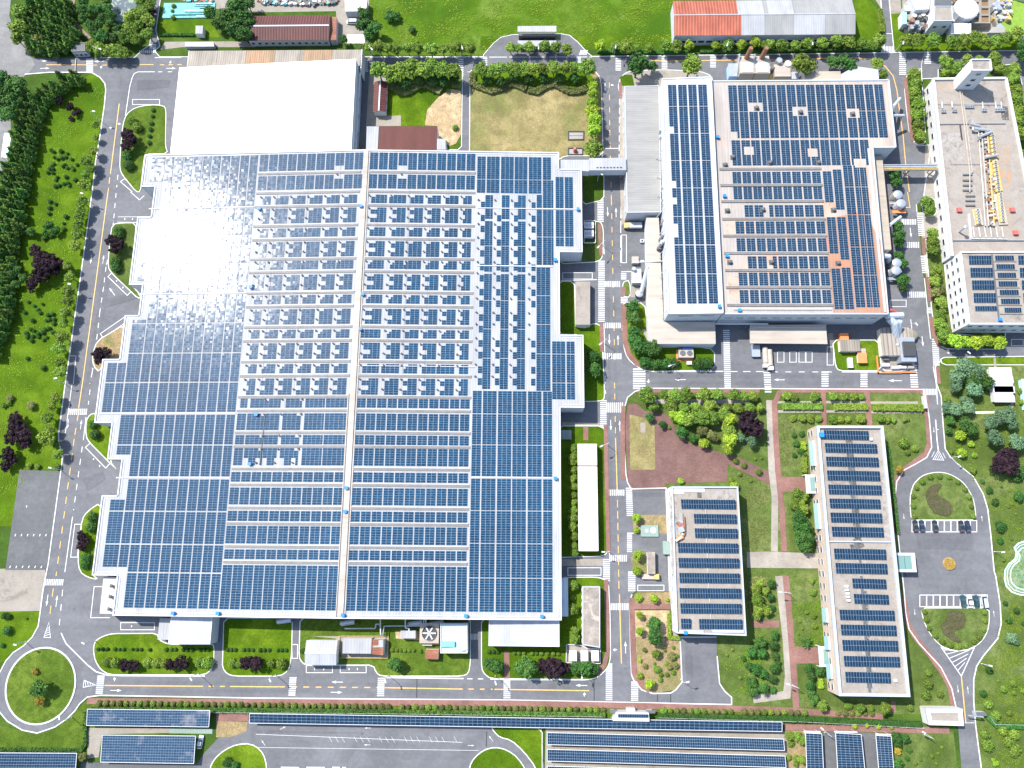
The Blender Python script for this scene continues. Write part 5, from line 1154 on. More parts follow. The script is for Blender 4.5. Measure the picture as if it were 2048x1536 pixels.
def roof_rack(parent, tile, x0, y0, x1, y1, zl, nx, ny=2, sk=0, skx=0, dz=.75, skr=0):
    """tilted table on a flat roof, lower edge towards the sun side (south)"""
    a = at(*tp(tile, x0 + skx, y1), zl + .4); c = at(*tp(tile, x1 + skx, y1 + sk), zl + .4); d = at(*tp(tile, x1, y0 + sk), zl + .4 + dz); e = at(*tp(tile, x0, y0), zl + .4 + dz)
    o = tilt_array(parent, a, c, d, e, nx, ny)
    b = MB(); k = max(2, nx // 4)
    for i in range(k):
        t_ = (i + .5) / k
        p, q_ = a.lerp(c, t_), e.lerp(d, t_)
        b.tube((p.x, p.y + .3, zl), (p.x, p.y + .3, zl + .5), .06, .06, 4); b.tube((q_.x, q_.y - .3, zl), (q_.x, q_.y - .3, zl + 1.1), .06, .06, 4)
    b.obj('rack_leg', M_steel, parent); return o
for y0, y1, x0, x1, ny in ((508,578,1605,1785,2),(606,680,1617,1797,2),(706,780,1630,1808,2),(808,884,1643,1822,2),(912,950,1655,1828,1)): roof_rack(eb, '31', x0, y0, x1, y1, 12.0, 9, ny, 0, 4, .4 * ny)
for y0, y1, x0, x1 in ((508,545,1815,1965),(577,615,1825,1972),(645,683,1835,1982),(713,753,1842,1992),(782,822,1852,2003),(853,893,1862,2012),(925,962,1890,2025)): roof_rack(eb, '31', x0, y0, x1, y1, 12.0, 8, 1, 0, 4, .4)
for y0, y1, x0 in ((508,578,2000),(606,680,2012),(706,780,2028),(808,884,2040)): roof_rack(eb, '31', x0, y0, x0 + 130, y1, 12.0, 6, 2, 0, 4, .8)
b = MB(); b.stroke([P8('31', 1790, 500, 12)[:2], P8('31', 1845, 1010, 12)[:2]], .6, 12.0, 0, False, 12.25)
for k in range(7): A = P8('31', 1800 + k * 9, 558 + k * 70, 12); C = P8('31', 1985 + k * 9, 558 + k * 70, 12); b.stroke([A[:2], C[:2]], .3, 12.0, 0, False, 12.2)
b.obj('roof_beam', M_dgrey, eb)
p = P8('31', 1855, 1020, 12.6); child('blue_cabinet', hme, eb, (p[0], p[1], 12.0))
# ---------------- office block and admin block
of, _ = slab_building('office_building', 'grey-roofed office block beside the red brick plaza with solar racks', 'office building', [(53.7,-28.2),(79.0,-28.8),(79.0,25.2),(53.9,25.1)], 9.0, M_wall, M_roofcon, par=(.7, .5), parm=M_par)
for zz_ in (1.3, 4.6): windows_on(of, (53.9, 25.1), (53.7, -28.2), zz_, 12, 1.8, 1.4); windows_on(of, (53.7, -28.2), (79, -28.8), zz_, 6, 1.8, 1.4); windows_on(of, (79, -28.8), (79, 25.2), zz_, 12, 1.8, 1.4)
for t_, x0, y0, x1, y1, nx in (('22',1350,922,1788,998,22),('22',1453,1038,1795,1115,17),('22',1460,1153,1803,1232,17),('22',1325,1270,1808,1350,24),('22',1330,1390,1815,1470,24),('22',1337,1510,1820,1592,24),('23',1338,95,1830,178,24),('23',1345,217,1835,300,24)): roof_rack(of, t_, x0, y0, x1, y1, 9.0, nx, 2, 5, 6)
roof_rack(of, '23', 1350, 340, 1430, 422, 9.0, 4, 2, 1, 4); roof_rack(of, '23', 1495, 343, 1842, 425, 9.0, 17, 2, 4, 4)
b = MB(); p = P8('22', 1285, 835, 9); q_ = P8('22', 1540, 865, 9); b.box(p[0], q_[0], q_[1], p[1], 9, 9.25); q_ = P8('22', 1375, 880, 9); b.box(p[0], q_[0], q_[1], p[1] - 1, 9, 9.2); b.obj('white_sheet', M_trim, of)
b = MB(); p = P8('23', 1600, 428, 9); q_ = P8('23', 1855, 455, 9); b.box(p[0], q_[0], q_[1], p[1], 9, 9.4); p = P8('23', 1335, 432, 9); b.box(p[0], p[0] + 9, p[1] - 1.2, p[1], 9, 9.3); b.obj('white_sheet', M_lgrey, of)
for k, (x, y, m_, s1, s2) in enumerate(((1350,1065,M_roofgrey,1.4,3),(1345,1100,M_steel,2,1.2),(1352,1130,M_red,1.8,1.4),(1350,1165,M_steel,2.2,2),(1352,1195,M_tealp,1.4,1.4),(1350,1220,M_orange,1.4,2),(1332,1238,M_cream,3,1.0),(1335,1120,M_rusts,1,2))):
    b = MB(); p = P8('22', x, y, 9.5); b.obox(p, .1 * k, s1, s2, 9, 9.7 + .25 * (k % 4)); b.obj('roof_plant', m_, of)
b = MB(); b.pipe([P8('22', 1375, 1060, 9.5), P8('22', 1382, 1120, 9.5), P8('22', 1382, 1200, 9.5), P8('22', 1350, 1245, 9.5), P8('22', 1312, 1238, 9.5)], .4, 8); b.obj('duct', M_rusts, of)
b = MB(); b.pipe([P8('22', 1548, 990, 9.3), P8('22', 1570, 1536, 9.3), P8('23', 1595, 440, 9.3)], .09, 5); b.obj('conduit', M_trim, of)
child('blue_cabinet', hme, of, (*P8('23', 1387, 452, 9.5)[:2], 9.0))
ad, _ = slab_building('admin_building', 'long admin block with white parapet beside the parking court, two-row solar racks', 'office building', [(110.3,-48.8),(135.3,-48.8),(135.3,48.7),(110.1,48.6)], 9.6, flat('peach_wall', (0.44, 0.35, 0.28), .85), M_roofcon, par=(1.1, .95), parm=M_par)
for zz_ in (1.2, 4.4): windows_on(ad, (110.1, 48.6), (110.3, -48.8), zz_, 22, 2.0, 1.5); windows_on(ad, (135.3, -48.8), (135.3, 48.7), zz_, 22, 2.0, 1.5); windows_on(ad, (110.3, -48.8), (135.3, -48.8), zz_, 5, 2.0, 1.5)
ADM = [('32',445,368,802,442,17),('32',453,472,870,548,20),('32',462,580,882,657,20),('32',470,690,893,770,20),('32',480,803,905,882,20),('32',490,915,897,993,19),('32',498,1027,910,1107,19),('32',508,1140,922,1220,19),('32',526,1315,942,1400,19),('32',538,1430,952,1515,19),
       ('33',672,18,943,98,12),('33',684,142,963,222,12),('33',570,268,1010,352,20),('33',580,387,1025,474,20),('33',592,510,1038,598,20),('33',604,638,1052,724,20),('33',616,765,978,852,16)]
for a_ in ADM: roof_rack(ad, *a_[:5], 9.6, a_[5], 2, 8, 8)
b = MB(); p = P8('32', 470, 1255, 9.6); q_ = P8('32', 985, 1268, 9.6); b.prism([(p[0], q_[1]), (q_[0], q_[1]), (q_[0], p[1]), (p[0], p[1])], 9.6, 10.2); b.obj('expansion_upstand', M_par, ad)
b = MB()
for s_ in (((655,555),(690,1100)),((690,1240),(740,1430)),): b.stroke([P8('32', *s_[0], 9.6)[:2], P8('32', *s_[1], 9.6)[:2]], .9, 9.6, 0, False, 9.75)
b.stroke([P8('33', 745, 0, 9.6)[:2], P8('33', 815, 930, 9.6)[:2]], .9, 9.6, 0, False, 9.75); b.obj('cable_duct', M_dgrey, ad)
for k in range(5): b = MB(); p = P8('33', 625 + k * 4, 82 + k * 28, 9.8); b.box(p[0] - .6, p[0] + .6, p[1] - .45, p[1] + .45, 9.6, 10.5); b.obj('air_unit', M_trim, ad)
for t_, x, y in (('32',820,443),('33',1017,835)): b = MB(); p = P8(t_, x, y, 9.8); b.box(p[0] - .5, p[0] + .5, p[1] - .5, p[1] + .5, 9.6, 10.5); b.obj('hatch', M_trim, ad)
child('blue_cabinet', hme, ad, (*P8('32', 418, 410, 10)[:2], 9.6), None, (1.5, 1.5, 1.5))
for t_, y0_, y1_ in (('32',455,655),('32',955,1160),('33',255,370),('33',480,590),('33',700,820)):
    b = MB(); xx = 109.2; A = P8(t_, 400, y0_, 6)[1]; C = P8(t_, 400, y1_, 6)[1]; b.prism([(108.2, C), (109.9, C), (109.9, A), (108.2, A)], [5.7, 6.4, 6.4, 5.7], [5.85, 6.55, 6.55, 5.85], bottom=True); b.obj('glass_awning', M_glaz, ad)
    b = MB(); b.box(109.4, 110.1, C, A, 6.6, 6.85); b.obj('awning_beam', M_trim, ad)
for y0_, t_ in ((800, '32'), (645, '33')):
    p = P8(t_, 350 if t_ == '32' else 470, y0_, 4); b = MB(); b.box(106.6, 110.2, p[1] - 3.6, p[1] + 3.6, 3.6, 4.1); b.obj('porch_roof', M_trim, ad); b = MB(); b.box(108.2, 109.9, p[1] - 2.6, p[1] + 2.6, 4.1, 4.3); b.obj('porch_glass', M_glaz, ad)
    for yy in (-3.6, 3.6): b = MB(); b.box(106.8, 107.2, p[1] + yy - .2, p[1] + yy + .2, 0, 3.6); b.obj('porch_column', M_trim, ad)
q = quadz('32', '1030,1350 1170,1350 1190,1505 1040,1505', 4.6)
ec = thing('canopy', 'white framed entrance canopy with glass panels facing the parking court', 'canopy', (q[0].lerp(q[2], .5).x, q[0].lerp(q[2], .5).y, 0))
x0, x1, y0, y1 = 135.5, (q[1].x + q[2].x) / 2, q[2].y, q[0].y
b = MB(); b.box(x0, x0 + .6, y0, y1, 4.2, 4.8); b.box(x1 - 1.4, x1, y0, y1, 4.2, 4.8); b.box(x0 + .6, x1 - 1.4, y0, y0 + 1, 4.2, 4.8); b.box(x0 + .6, x1 - 1.4, y1 - 1, y1, 4.2, 4.8); b.obj('frame', M_trim, ec)
for k in range(3): b = MB(); w_ = (x1 - 1.4 - x0 - .6) / 3; b.box(x0 + .65 + k * w_, x0 + .5 + (k + 1) * w_, y0 + 1.02, y1 - 1.02, 4.4, 4.5); b.obj('glass_panel', M_glaz, ec)
for yy in (y0 + .5, y1 - .5): b = MB(); b.box(x1 - 1, x1 - .5, yy - .25, yy + .25, 0, 4.2); b.obj('column', M_trim, ec)
q = quadz('33', '1255,1060 1550,1060 1562,1197 1283,1190', 4.0)
gh, GP = slab_building('gatehouse', 'white-rimmed gatehouse roof beside the exit road at the barrier', 'gatehouse', q, 4.0, M_wall, M_roofcon, par=(.5, 1.5), parm=M_trim, wins=[(1, 1, 2, 1.4, 1.2), (0, 1, 3, 1.6, 1.2)])
b = MB(); p = pts('33', '1213,1035 1480,1038 1480,1062 1255,1065 1262,1180'); sheet_of('pavement', 'w', p, M_pave, .12)
bg_ = thing('barrier_booth', 'dark roofed booth on the east side of the exit road', 'booth', pts('33', '1710,1108')[0])
b = MB(); p = pts('33', '1665,1090 1740,1090 1755,1120 1675,1122', 2.8); b.prism([(v.x, v.y) for v in p], 0, 2.6); b.obj('wall', M_wallg, bg_); b = MB(); b.prism([(v.x, v.y) for v in p], 2.6, 2.8); b.obj('roof', M_dgrey, bg_)
b = MB(); A = pts('33', '1550,1095')[0]; C = pts('33', '1665,1108')[0]; b.tube((A.x, A.y, 4.6), (C.x, C.y, 4.6), .25, .25, 6); b.tube((C.x, C.y, 0), (C.x, C.y, 4.6), .2, .2, 6); b.tube((A.x, A.y, 3.9), (A.x, A.y, 4.6), .2, .2, 6)
tag(b.obj('gantry', M_steel), 'thin steel gantry bar across the exit road above the gatehouse', 'gantry')
# south side annexes
q = quadz('f', '345,1233 424,1233 420,1288.5 336,1288.5', 7.2); slab_building('canopy_building', 'silver ribbed roof hall jutting south from the factory above the first clipped lawn', 'annex', [(q[3].x, q[3].y), (q[2].x, q[2].y), (q[2].x, -24.3), (q[3].x, -24.3)], 7.0, M_wallg, M_lgrey, par=(.12, .4), parm=M_trim)
q = quadz('03', '1275,340 1350,340 1350,510 1258,510', 4.5); slab_building('canopy_building', 'lower plain white lean-to west of the silver ribbed hall', 'annex', [(q[3].x, q[3].y), (q[2].x, q[3].y), (q[2].x, q[1].y), (q[3].x, q[1].y)], 4.4, M_wall, M_white)
q = quadz('f', '977,1238 1119,1238 1119,1295 977,1292', 7.2); slab_building('canopy_building', 'wide white ribbed roof hall at the factory southeast corner', 'annex', [(q[3].x, q[3].y), (q[2].x, q[3].y), (q[2].x, -24.3), (q[3].x, -24.3)], 7.0, M_wallg, M_lgrey, par=(.12, .4), parm=M_trim)
q = quadz('03', '820,25 935,25 905,325 793,320', 7.5); slab_building('canopy_building', 'cream ribbed loading roof at the factory southwest corner with three vents', 'annex', [(q[3].x, -23.6), (-155.2, -23.6), (-155.2, -10.2), (q[3].x - .2, -10.2)], 7.4, M_wall, sheet('cream_ribbed', (0.46, 0.44, 0.40), 'y', 1.6, .5, lines=.88))
t_ = [o for o in COL.objects if o.get('label', '').startswith('cream ribbed')][0]
for y in (80, 165, 265): p = P8('03', 895 - (y - 80) * .1, y, 8); child('roof_vent', vme, t_, (p[0], p[1], 7.4), None, (1.5, 1.5, 1.3))
q = quadz('f', '1122,1156 1136,1156 1136,1233 1122,1233', 5); slab_building('annex', 'narrow pale lean-to on the east wall near the factory southeast corner', 'annex', [(12.0, q[2].y), (q[1].x, q[2].y), (q[1].x, q[1].y), (12.0, q[1].y)], 5, M_wallg, M_silver)
q = quadz('13', '400,516 650,516 640,714 395,712', 5); gable('utility_shed', 'white gabled shed beside two painted bays south of the factory', 'shed', q, 4.6, 5.6, 'x', M_wall, M_white)
q = quadz('13', '693,500 925,500 920,622 690,620', 4.6); slab_building('pump_house', 'white flat-roofed pump house inside a yellow railing', 'pump house', q, 4.4, M_wallc, M_white, wins=[(0, 1.5, 3, 1.2, 1.0)])
q = quadz('13', '928,508 1022,508 1015,635 924,625', 4.2); slab_building('pump_house', 'patchy rust-red and white end roof beside the white pump house', 'pump house', q, 4.0, M_wallc, M_rust)
b = MB(); p = quadz('13', '980,512 1018,512 1018,570 935,572 935,560 980,555', 4.3); b.prism([(v.x, v.y) for v in reversed(p)], 4.0, 4.12); tag(b.obj('roof_sheet', M_white), 'loose white roof sheet lying on the rusty pump house roof', 'roof sheet')
q = quadz('13', '1155,440 1275,440 1275,500 1155,500', 3.6); slab_building('utility_shed', 'small white box building on bare soil south of the factory pipes', 'shed', q, 3.4, M_wall, M_white)
q = quadz('13', '1475,380 1690,380 1692,618 1475,618', 6.2); bw, _ = slab_building('plant_room', 'pale blue-white ribbed roof plant room with blue rooftop box', 'plant room', q, 6.0, M_wall, sheet('bluewhite_roof', (0.40, 0.47, 0.54), 'y', 1.5, .4, lines=.88), par=(.3, .35), parm=M_trim)
b = MB(); p = quadz('13', '1478,525 1590,525 1590,568 1478,568', 7); b.prism([(v.x, v.y) for v in p], 6.0, 6.9); b.obj('blue_box', flat('pale_blue', (0.15, 0.33, 0.60), .5), bw)
b = MB(); p = quadz('13', '1500,575 1600,570 1690,590 1640,612 1500,610', 6.6); b.prism([(v.x, v.y) for v in p], 6.0, 6.5); b.obj('roof_plant', M_steel, bw)
q = quadz('13', '1355,590 1460,590 1456,668 1350,666', 3.2); slab_building('utility_shed', 'small rust-red roofed shed on the lawn beside the plant room', 'shed', q, 3.0, M_wallc, M_rust)
ct = thing('cooling_tower', 'square cream cooling tower with one large fan beside the plant room', 'cooling tower', pts('13', '1385,465')[0])
p = P8('13', 1385, 458, 4); b = MB(); b.box(p[0] - 3.6, p[0] + 3.6, p[1] - 3.6, p[1] + 3.6, 0, 3.6); b.obj('casing', M_cream, ct)
b = MB(); b.tube((p[0], p[1], 3.6), (p[0], p[1], 4.2), 2.7, 2.7, 20, 0, caps=False); b.tube((p[0], p[1], 3.6), (p[0], p[1], 4.0), .5, .5, 10, 0); b.obj('fan_ring', M_cream, ct)
b = MB(); b.tube((p[0], p[1], 3.61), (p[0], p[1], 3.66), 2.6, 2.6, 20, 0); b.obj('fan_well', M_dark, ct)
for k in range(6): b = MB(); a_ = k * pi / 3; b.obox((p[0] + 1.5 * cos(a_), p[1] + 1.5 * sin(a_)), a_, 2.0, .5, 3.85, 3.9); b.obj('fan_blade', M_trim, ct)
b = MB(); q_ = P8('13', 1370, 525, 2); b.box(q_[0] - 1.8, q_[0] + 1.8, q_[1] - 1.5, q_[1] + 1.5, 0, 2); b.obj('pump_box', M_cream, ct)
# yellow railing, pipe bridges, tanks beside the factory south wall
b = MB()
yr = pts('13', '668,478 1062,478 1058,655 668,652')
for A, C in zip(yr, yr[1:] + yr[:1]): b.stroke([A, C], .16, 1.0, 0, False, 1.12); n_ = int((C - A).length / 2); [b.tube((A.lerp(C, i / n_).x, A.lerp(C, i / n_).y, .1), (A.lerp(C, i / n_).x, A.lerp(C, i / n_).y, 1.05), .06, .06, 4) for i in range(n_)]
tag(b.obj('railing', M_yelm), 'yellow safety railing round the white pump house', 'railing')
def piperun(label, tile, s, z, r, mat, legs=True, name='pipe_run'):
    P_ = [at(*tp(tile, *[float(v) for v in a.split(',')]), z) for a in s.split()]
    t = thing(name, label, 'pipe', (P_[0].x, P_[0].y, 0)); b = MB(); b.pipe([(p.x, p.y, z) for p in P_], r, 7); b.obj('pipe', mat, t)
    if legs:
        for A, C in zip(P_[:-1], P_[1:]):
            n_ = max(1, int((C - A).length / 6))
            for i in range(n_ + 1): p = A.lerp(C, i / n_); b = MB(); b.tube((p.x, p.y, 0), (p.x, p.y, z), .1, .1, 5); b.obj('support', M_steel, t)
    return t
piperun('pale pipe running beside the lawn shade below the factory south wall', '13', '710,420 955,420 960,385 1000,385', 3.0, .25, M_steel)
piperun('pale pipe dropping from the factory wall to the white pump house', '13', '995,345 997,470', 3.4, .25, M_trim)
piperun('pale pipe line from the fan pad to the small white box building', '13', '1015,470 1025,400 1340,398 1345,345', 3.2, .22, M_steel)
piperun('twin riser pipe above the small white box building', '13', '1195,345 1195,415 1225,420 1225,440', 3.2, .25, M_trim)
piperun('short pipe feeding the square cooling tower', '13', '1360,345 1355,430', 3.2, .28, M_steel)
tnk = MB(); tnk.tube((-2.6, 0, 1.3), (2.6, 0, 1.3), 1.0, 1.0, 12, 0); tnk.tube((-2.6, 0, 1.3), (-3.1, 0, 1.3), 1.0, .4, 12, 1); tnk.box(-2, -1.6, -.7, .7, 0, .6, 1); tnk.box(1.6, 2, -.7, .7, 0, .6, 1); tme = tnk.mesh('tank', [M_steel, M_cream])
for k, (x, y, lb) in enumerate(((195,355,'horizontal tank with cream end in the shade west of the service path'),(700,370,'horizontal tank with cream end in the shade above the white pump house'),(1240,375,'horizontal tank with cream end in the shade above the small box building'),(1410,375,'horizontal tank with cream end in the shade above the cooling tower'))):
    p = pts('13', '%d,%d' % (x, y))[0]; o = bpy.data.objects.new('tank', tme); COL.objects.link(o); o.location = (p.x + 2, p.y, .1); o.rotation_euler = (0, 0, .15); tag(o, lb, 'tank', 'horizontal tanks along the factory south wall')
# east small buildings
q = quadz('21', '510,715 625,715 625,1060 510,1060', 4.2); slab_building('substation', 'narrow concrete-roofed building beside the long zebra crossing', 'building', q, 4.0, M_wall, M_roofcon, wins=[(1, 1.2, 6, 1.0, 1.0)])
q = quadz('22', '523,475 678,470 693,1350 533,1340', 4.6); sb = thing('long_shed', 'long narrow plain white roof between the factory and the centre road', 'shed', (q[0].lerp(q[2], .5).x, q[0].lerp(q[2], .5).y, 0))
x0, x1, y1, y0 = (q[0].x + q[3].x) / 2, (q[1].x + q[2].x) / 2, (q[0].y + q[1].y) / 2, (q[2].y + q[3].y) / 2; yc = y1 - (y1 - y0) * .215
b = MB(); b.box(x0 + .2, x1 - .2, y0 + .2, y1 - .2, 0, 4.3); b.obj('wall', flat('brown_wall', (0.26, 0.14, 0.10)), sb)
for a_, c_ in ((y0 + .5, yc - .25), (yc + .25, y1 - .3)): b = MB(); b.box(x0, x1, a_, c_, 4.3, 4.6, bottom=True); b.obj('roof', sheet('plain_white_roof', (0.50, 0.485, 0.47), 'y', 4, .1, lines=.96, dirt=.06), sb)
q = quadz('23', '565,85 705,85 705,575 565,552', 5); slab_building('substation', 'weathered dark concrete-roofed building near the south crossroads', 'building', q, 4.8, M_wall, M_roofold, par=(.15, .3), wins=[(1, 1.4, 8, 1.2, 1.1), (3, 1.4, 8, 1.2, 1.1)])
b = MB()
for x in (485, 575, 660):
    q_ = pts('23', '%d,630' % x)[0]; bb = MB(); bb.box(-1.3, 1.3, -1.8, 1.8, .15, 2.6, 0); bb.box(-1.4, 1.4, -1.9, 1.9, 2.6, 2.75, 0); bb.box(-1.0, -.4, -1.85, -1.82, .4, 2.2, 1); bb.box(.4, 1.0, -1.85, -1.82, .4, 2.2, 1)
    o = bpy.data.objects.new('transformer_box', bb.mesh('transformer_box', [M_trim, M_steel])); COL.objects.link(o); o.location = (q_.x, q_.y, .2)
    tag(o, {485: 'western', 575: 'middle', 660: 'eastern'}[x] + ' white transformer box of three on the walled pad south of the weathered roof', 'transformer', 'white transformer boxes on the walled pad')
wl = MB(); w4 = pts('23', '435,545 555,552 600,578 705,580 705,697 432,690')
for A, C in zip(w4, w4[1:] + w4[:1]): wl.stroke([A, C], .25, .1, 0, False, 1.1)
tag(wl.obj('low_wall', M_trim), 'low white wall round the three transformer boxes', 'wall')
b = MB(); w4 = pts('21', '575,238 667,238 667,413 575,413')
for A, C in zip(w4, w4[1:] + w4[:1]): b.stroke([A, C], .25, .1, 0, False, 1.1)
tag(b.obj('low_wall', M_trim), 'low white wall round two air units beside the factory east wall', 'wall')
for x, y, lb in ((612, 285, 'northern'), (612, 350, 'southern')):
    q_ = pts('21', '%d,%d' % (x, y))[0]; bb = MB(); bb.box(-2.0, 2.0, -1.4, 1.4, .1, 2.4, 0); bb.tube((-.9, 0, 2.4), (-.9, 0, 2.6), .7, .7, 12, 1); bb.tube((.9, 0, 2.4), (.9, 0, 2.6), .7, .7, 12, 1)
    o = bpy.data.objects.new('chiller', bb.mesh('chiller', [M_trim, M_lgrey])); COL.objects.link(o); o.location = (q_.x, q_.y, .2); tag(o, lb + ' white air unit of the two inside the low wall by the factory', 'air unit', 'white air units by the factory east wall')
q = quadz('22', '1085,1345 1145,1345 1148,1520 1090,1520', 3.2); slab_building('kiosk', 'small weathered flat-roofed kiosk between painted parking boxes', 'kiosk', q, 3.0, M_wall, M_roofold)
q = quadz('f', '1140,900 1140,900 1140,900 1140,900', 1)
gr = MB(); p = pts('22', '388,372 472,372 472,452 388,452'); 
for k in range(9): gr.box(p[0].x, p[1].x, p[2].y + k * .42 + .3, p[2].y + k * .42 + .5, 1.6, 1.7)
gr.box(p[0].x, p[0].x + .15, p[2].y, p[0].y, 0, 1.6); gr.box(p[1].x - .15, p[1].x, p[2].y, p[0].y, 0, 1.6); tag(gr.obj('bicycle_shelter', M_silver), 'slatted blue-grey rack roof by the factory east wall', 'rack')
# bottom gate lodge on the long canopy
lg = thing('gate_lodge', 'small white gate lodge with solar roof on the long canopy line', 'gatehouse', pts('23', '965,1110')[0])
q = quadz('23', '838,1092 1095,1095 1100,1165 808,1160', 5.6); b = MB(); b.prism([(q[3].x, q[3].y), (q[2].x, q[2].y), (q[1].x, q[1].y), (q[0].x, q[0].y)], 0, 5.5, top=True); b.obj('body', M_trim, lg)
a, c = at(*tp('23', 848, 1132), 5.9), at(*tp('23', 1090, 1134), 5.9); d, e = at(*tp('23', 1088, 1106), 6.1), at(*tp('23', 848, 1104), 6.1); tilt_array(lg, a, c, d, e, 13, 1)
for s_ in ('778,1068 838,1068 842,1098 788,1098', '1068,1072 1145,1075 1145,1100 1082,1100'):
    q = quadz('23', s_, 3.4); b = MB(); b.prism([(p.x, p.y) for p in q], 3.2, 3.4, bottom=True); b.obj('side_roof', M_dgrey, lg); b = MB(); b.box(q[0].x + .8, q[1].x - .8, q[2].y + .8, q[0].y - .8, 0, 3.2); b.obj('side_wall', M_wall, lg)
b = MB(); q = quadz('23', '920,1060 985,1060 985,1092 920,1092', 3.6); b.prism([(p.x, p.y) for p in q], 0, 3.6); b.obj('porch', M_trim, lg)
# guard house at the west gate
gq = quadz('00', '580,345 680,340 685,410 572,415', 3.8); gw, _ = slab_building('guard_house', 'dark flat-roofed guard house at the west gate', 'guard house', gq, 3.8, M_wallg, M_dgrey, par=(.2, .3), parm=M_dark, wins=[(0, 1, 3, 1.2, 1.2)])
b = MB(); A = pts('00', '612,470')[0]; C = pts('00', '604,590')[0]; b.stroke([A, C], .3, .1, 0, False, .5); tag(b.obj('gate', M_cream), 'low sliding gate across the west entrance road', 'gate')
q = quadz('00', '1565,205 1625,205 1620,270 1563,268', 3); slab_building('kiosk', 'small white square-roofed kiosk on the bright lawn north of the canopy', 'kiosk', q, 3, M_wall, M_white)
q = quadz('00', '35,1065 97,1065 55,1262 10,1255', 3); bt = thing('bus_shelter', 'pale teal roofed shelter beside the far west road', 'shelter', (q[0].lerp(q[2], .5).x, q[0].lerp(q[2], .5).y, 0)); b = MB(); b.prism([(p.x, p.y) for p in q], 2.9, 3.05, bottom=True); b.obj('roof', M_tealp, bt)
for p in q: b = MB(); b.tube((p.x * .98 + q[0].lerp(q[2], .5).x * .02, p.y, 0), (p.x * .98 + q[0].lerp(q[2], .5).x * .02, p.y, 2.9), .1, .1, 5); b.obj('post', M_steel, bt)
q = quadz('00', '1480,335 1710,335 1712,372 1480,372', 2); b = MB(); b.prism([(p.x, p.y) for p in q], 0, 2); tag(b.obj('container', M_lgrey), 'long pale container beside the tan canopy north edge', 'container')
q = quadz('10', '710,-8 885,-8 885,68 712,95', 4.2); slab_building('shed', 'pale worn-roofed shed east of the scrap yard', 'shed', [(q[3].x, q[3].y + .5), (q[2].x, q[3].y + .5), (q[1].x, q[1].y), (q[0].x, q[0].y)], 4, M_wallg, stained('patched_roof', (.6, .56, .55), (.66, .62, .6), (.5, .3, .28), .15, .6))
b = MB(); q = quadz('10', '728,275 872,275 872,347 728,347', .35); b.prism([(p.x, p.y) for p in q], 0, .35); tag(b.obj('concrete_slab', M_trim), 'flat white slab beside the small round tree north of the road', 'slab')
# solar carports
def carport(label, tile, s, z0, z1, nx, ny, edge=True, mats=None, name='solar_carport'):
    """s: nw ne se sw at photo coordinates"""
    v = [[float(k) for k in a.split(',')] for a in s.split()]
    nw, ne = at(*tp(tile, *v[0]), z1), at(*tp(tile, *v[1]), z1); se, sw = at(*tp(tile, *v[2]), z0), at(*tp(tile, *v[3]), z0)
    t = thing(name, label, 'solar canopy', ((nw.x + se.x) / 2, (nw.y + se.y) / 2, 0), 'solar canopies along the south boundary')
    if nx * ny > 350:
        k = math.ceil(nx * ny / 350.0); L = nx // k
        for i in range(k):
            a_, c_ = i / k, (i + 1) / k; g_ = .0
            tilt_array(t, sw.lerp(se, a_), sw.lerp(se, c_), nw.lerp(ne, c_), nw.lerp(ne, a_), L, ny, mats)
    else: tilt_array(t, sw, se, ne, nw, nx, ny, mats)
    if edge:
        b = MB()
        for A, C in ((nw, ne), (ne, se), (se, sw), (sw, nw)):
            d = (C - A).normalized(); o_ = Vector((d.y, -d.x, 0)) * .0
            b.tube(A, C, .14, .14, 4)
        b.obj('edge_beam', M_trim, t)
    n_ = max(2, int((ne - nw).length / 12)); m_ = max(1, int((nw - sw).length / 8))
    pb = MB(); pb.tube((0, 0, 0), (0, 0, 1), .14, .14, 6); pme = pb.mesh('post', M_steel)
    for i in range(n_ + 1):
        for f_ in (.12, .88):
            u = (i + .2) / (n_ + .4); p = sw.lerp(se, u).lerp(nw.lerp(ne, u), f_); child('post', pme, t, (p.x, p.y, 0), None, (1, 1, p.z - .08))
    return t
carport('blue-grey solar canopy just below the roundabout brick path', '03', '700,1065 1680,1075 1670,1207 693,1195', 3.0, 3.6, 46, 6, True, [M_frame, M_pvd])
carport('deep solar canopy with dusty patches beside the white parked car', '03', '820,1272 1565,1280 1550,1500 805,1488', 3.0, 3.6, 36, 10, True, [M_frame, M_pvd])
carport('solar canopy at the bottom left corner of the view', '03', '-500,1412 615,1418 600,1600 -520,1595', 3.0, 3.6, 54, 8)
carport('very long thin solar canopy along the boundary hedge', 'f', '499,1427 1564,1444 1564,1463 499,1446', 3.4, 4.0, 111, 3)
carport('long solar canopy row nearest the thin boundary canopy', 'f', '1094.5,1465 1567,1478 1569,1501 1094.5,1489', 3.0, 3.5, 104, 4)
carport('long solar canopy row second from the thin boundary canopy', 'f', '1094.5,1498.5 1570,1512 1572,1535 1094.5,1522', 3.0, 3.5, 104, 4)
carport('long solar canopy row cut by the bottom edge of the view', 'f', '1094.5,1532 1573,1545 1575,1568 1094.5,1556', 3.0, 3.5, 104, 4)
def carportv(label, s, nx, ny): return carport(label, '33', s, 3.3, 3.5, nx, ny)
carportv('western upright solar canopy of three over the parking yard', '300,1255 430,1262 446,1600 312,1600', 4, 17)
carportv('widest middle solar canopy of three over the parking yard', '540,1255 745,1268 780,1600 560,1600', 6, 17)
carportv('eastern upright solar canopy of three over the parking yard', '862,1275 985,1282 1010,1600 890,1600', 4, 17)
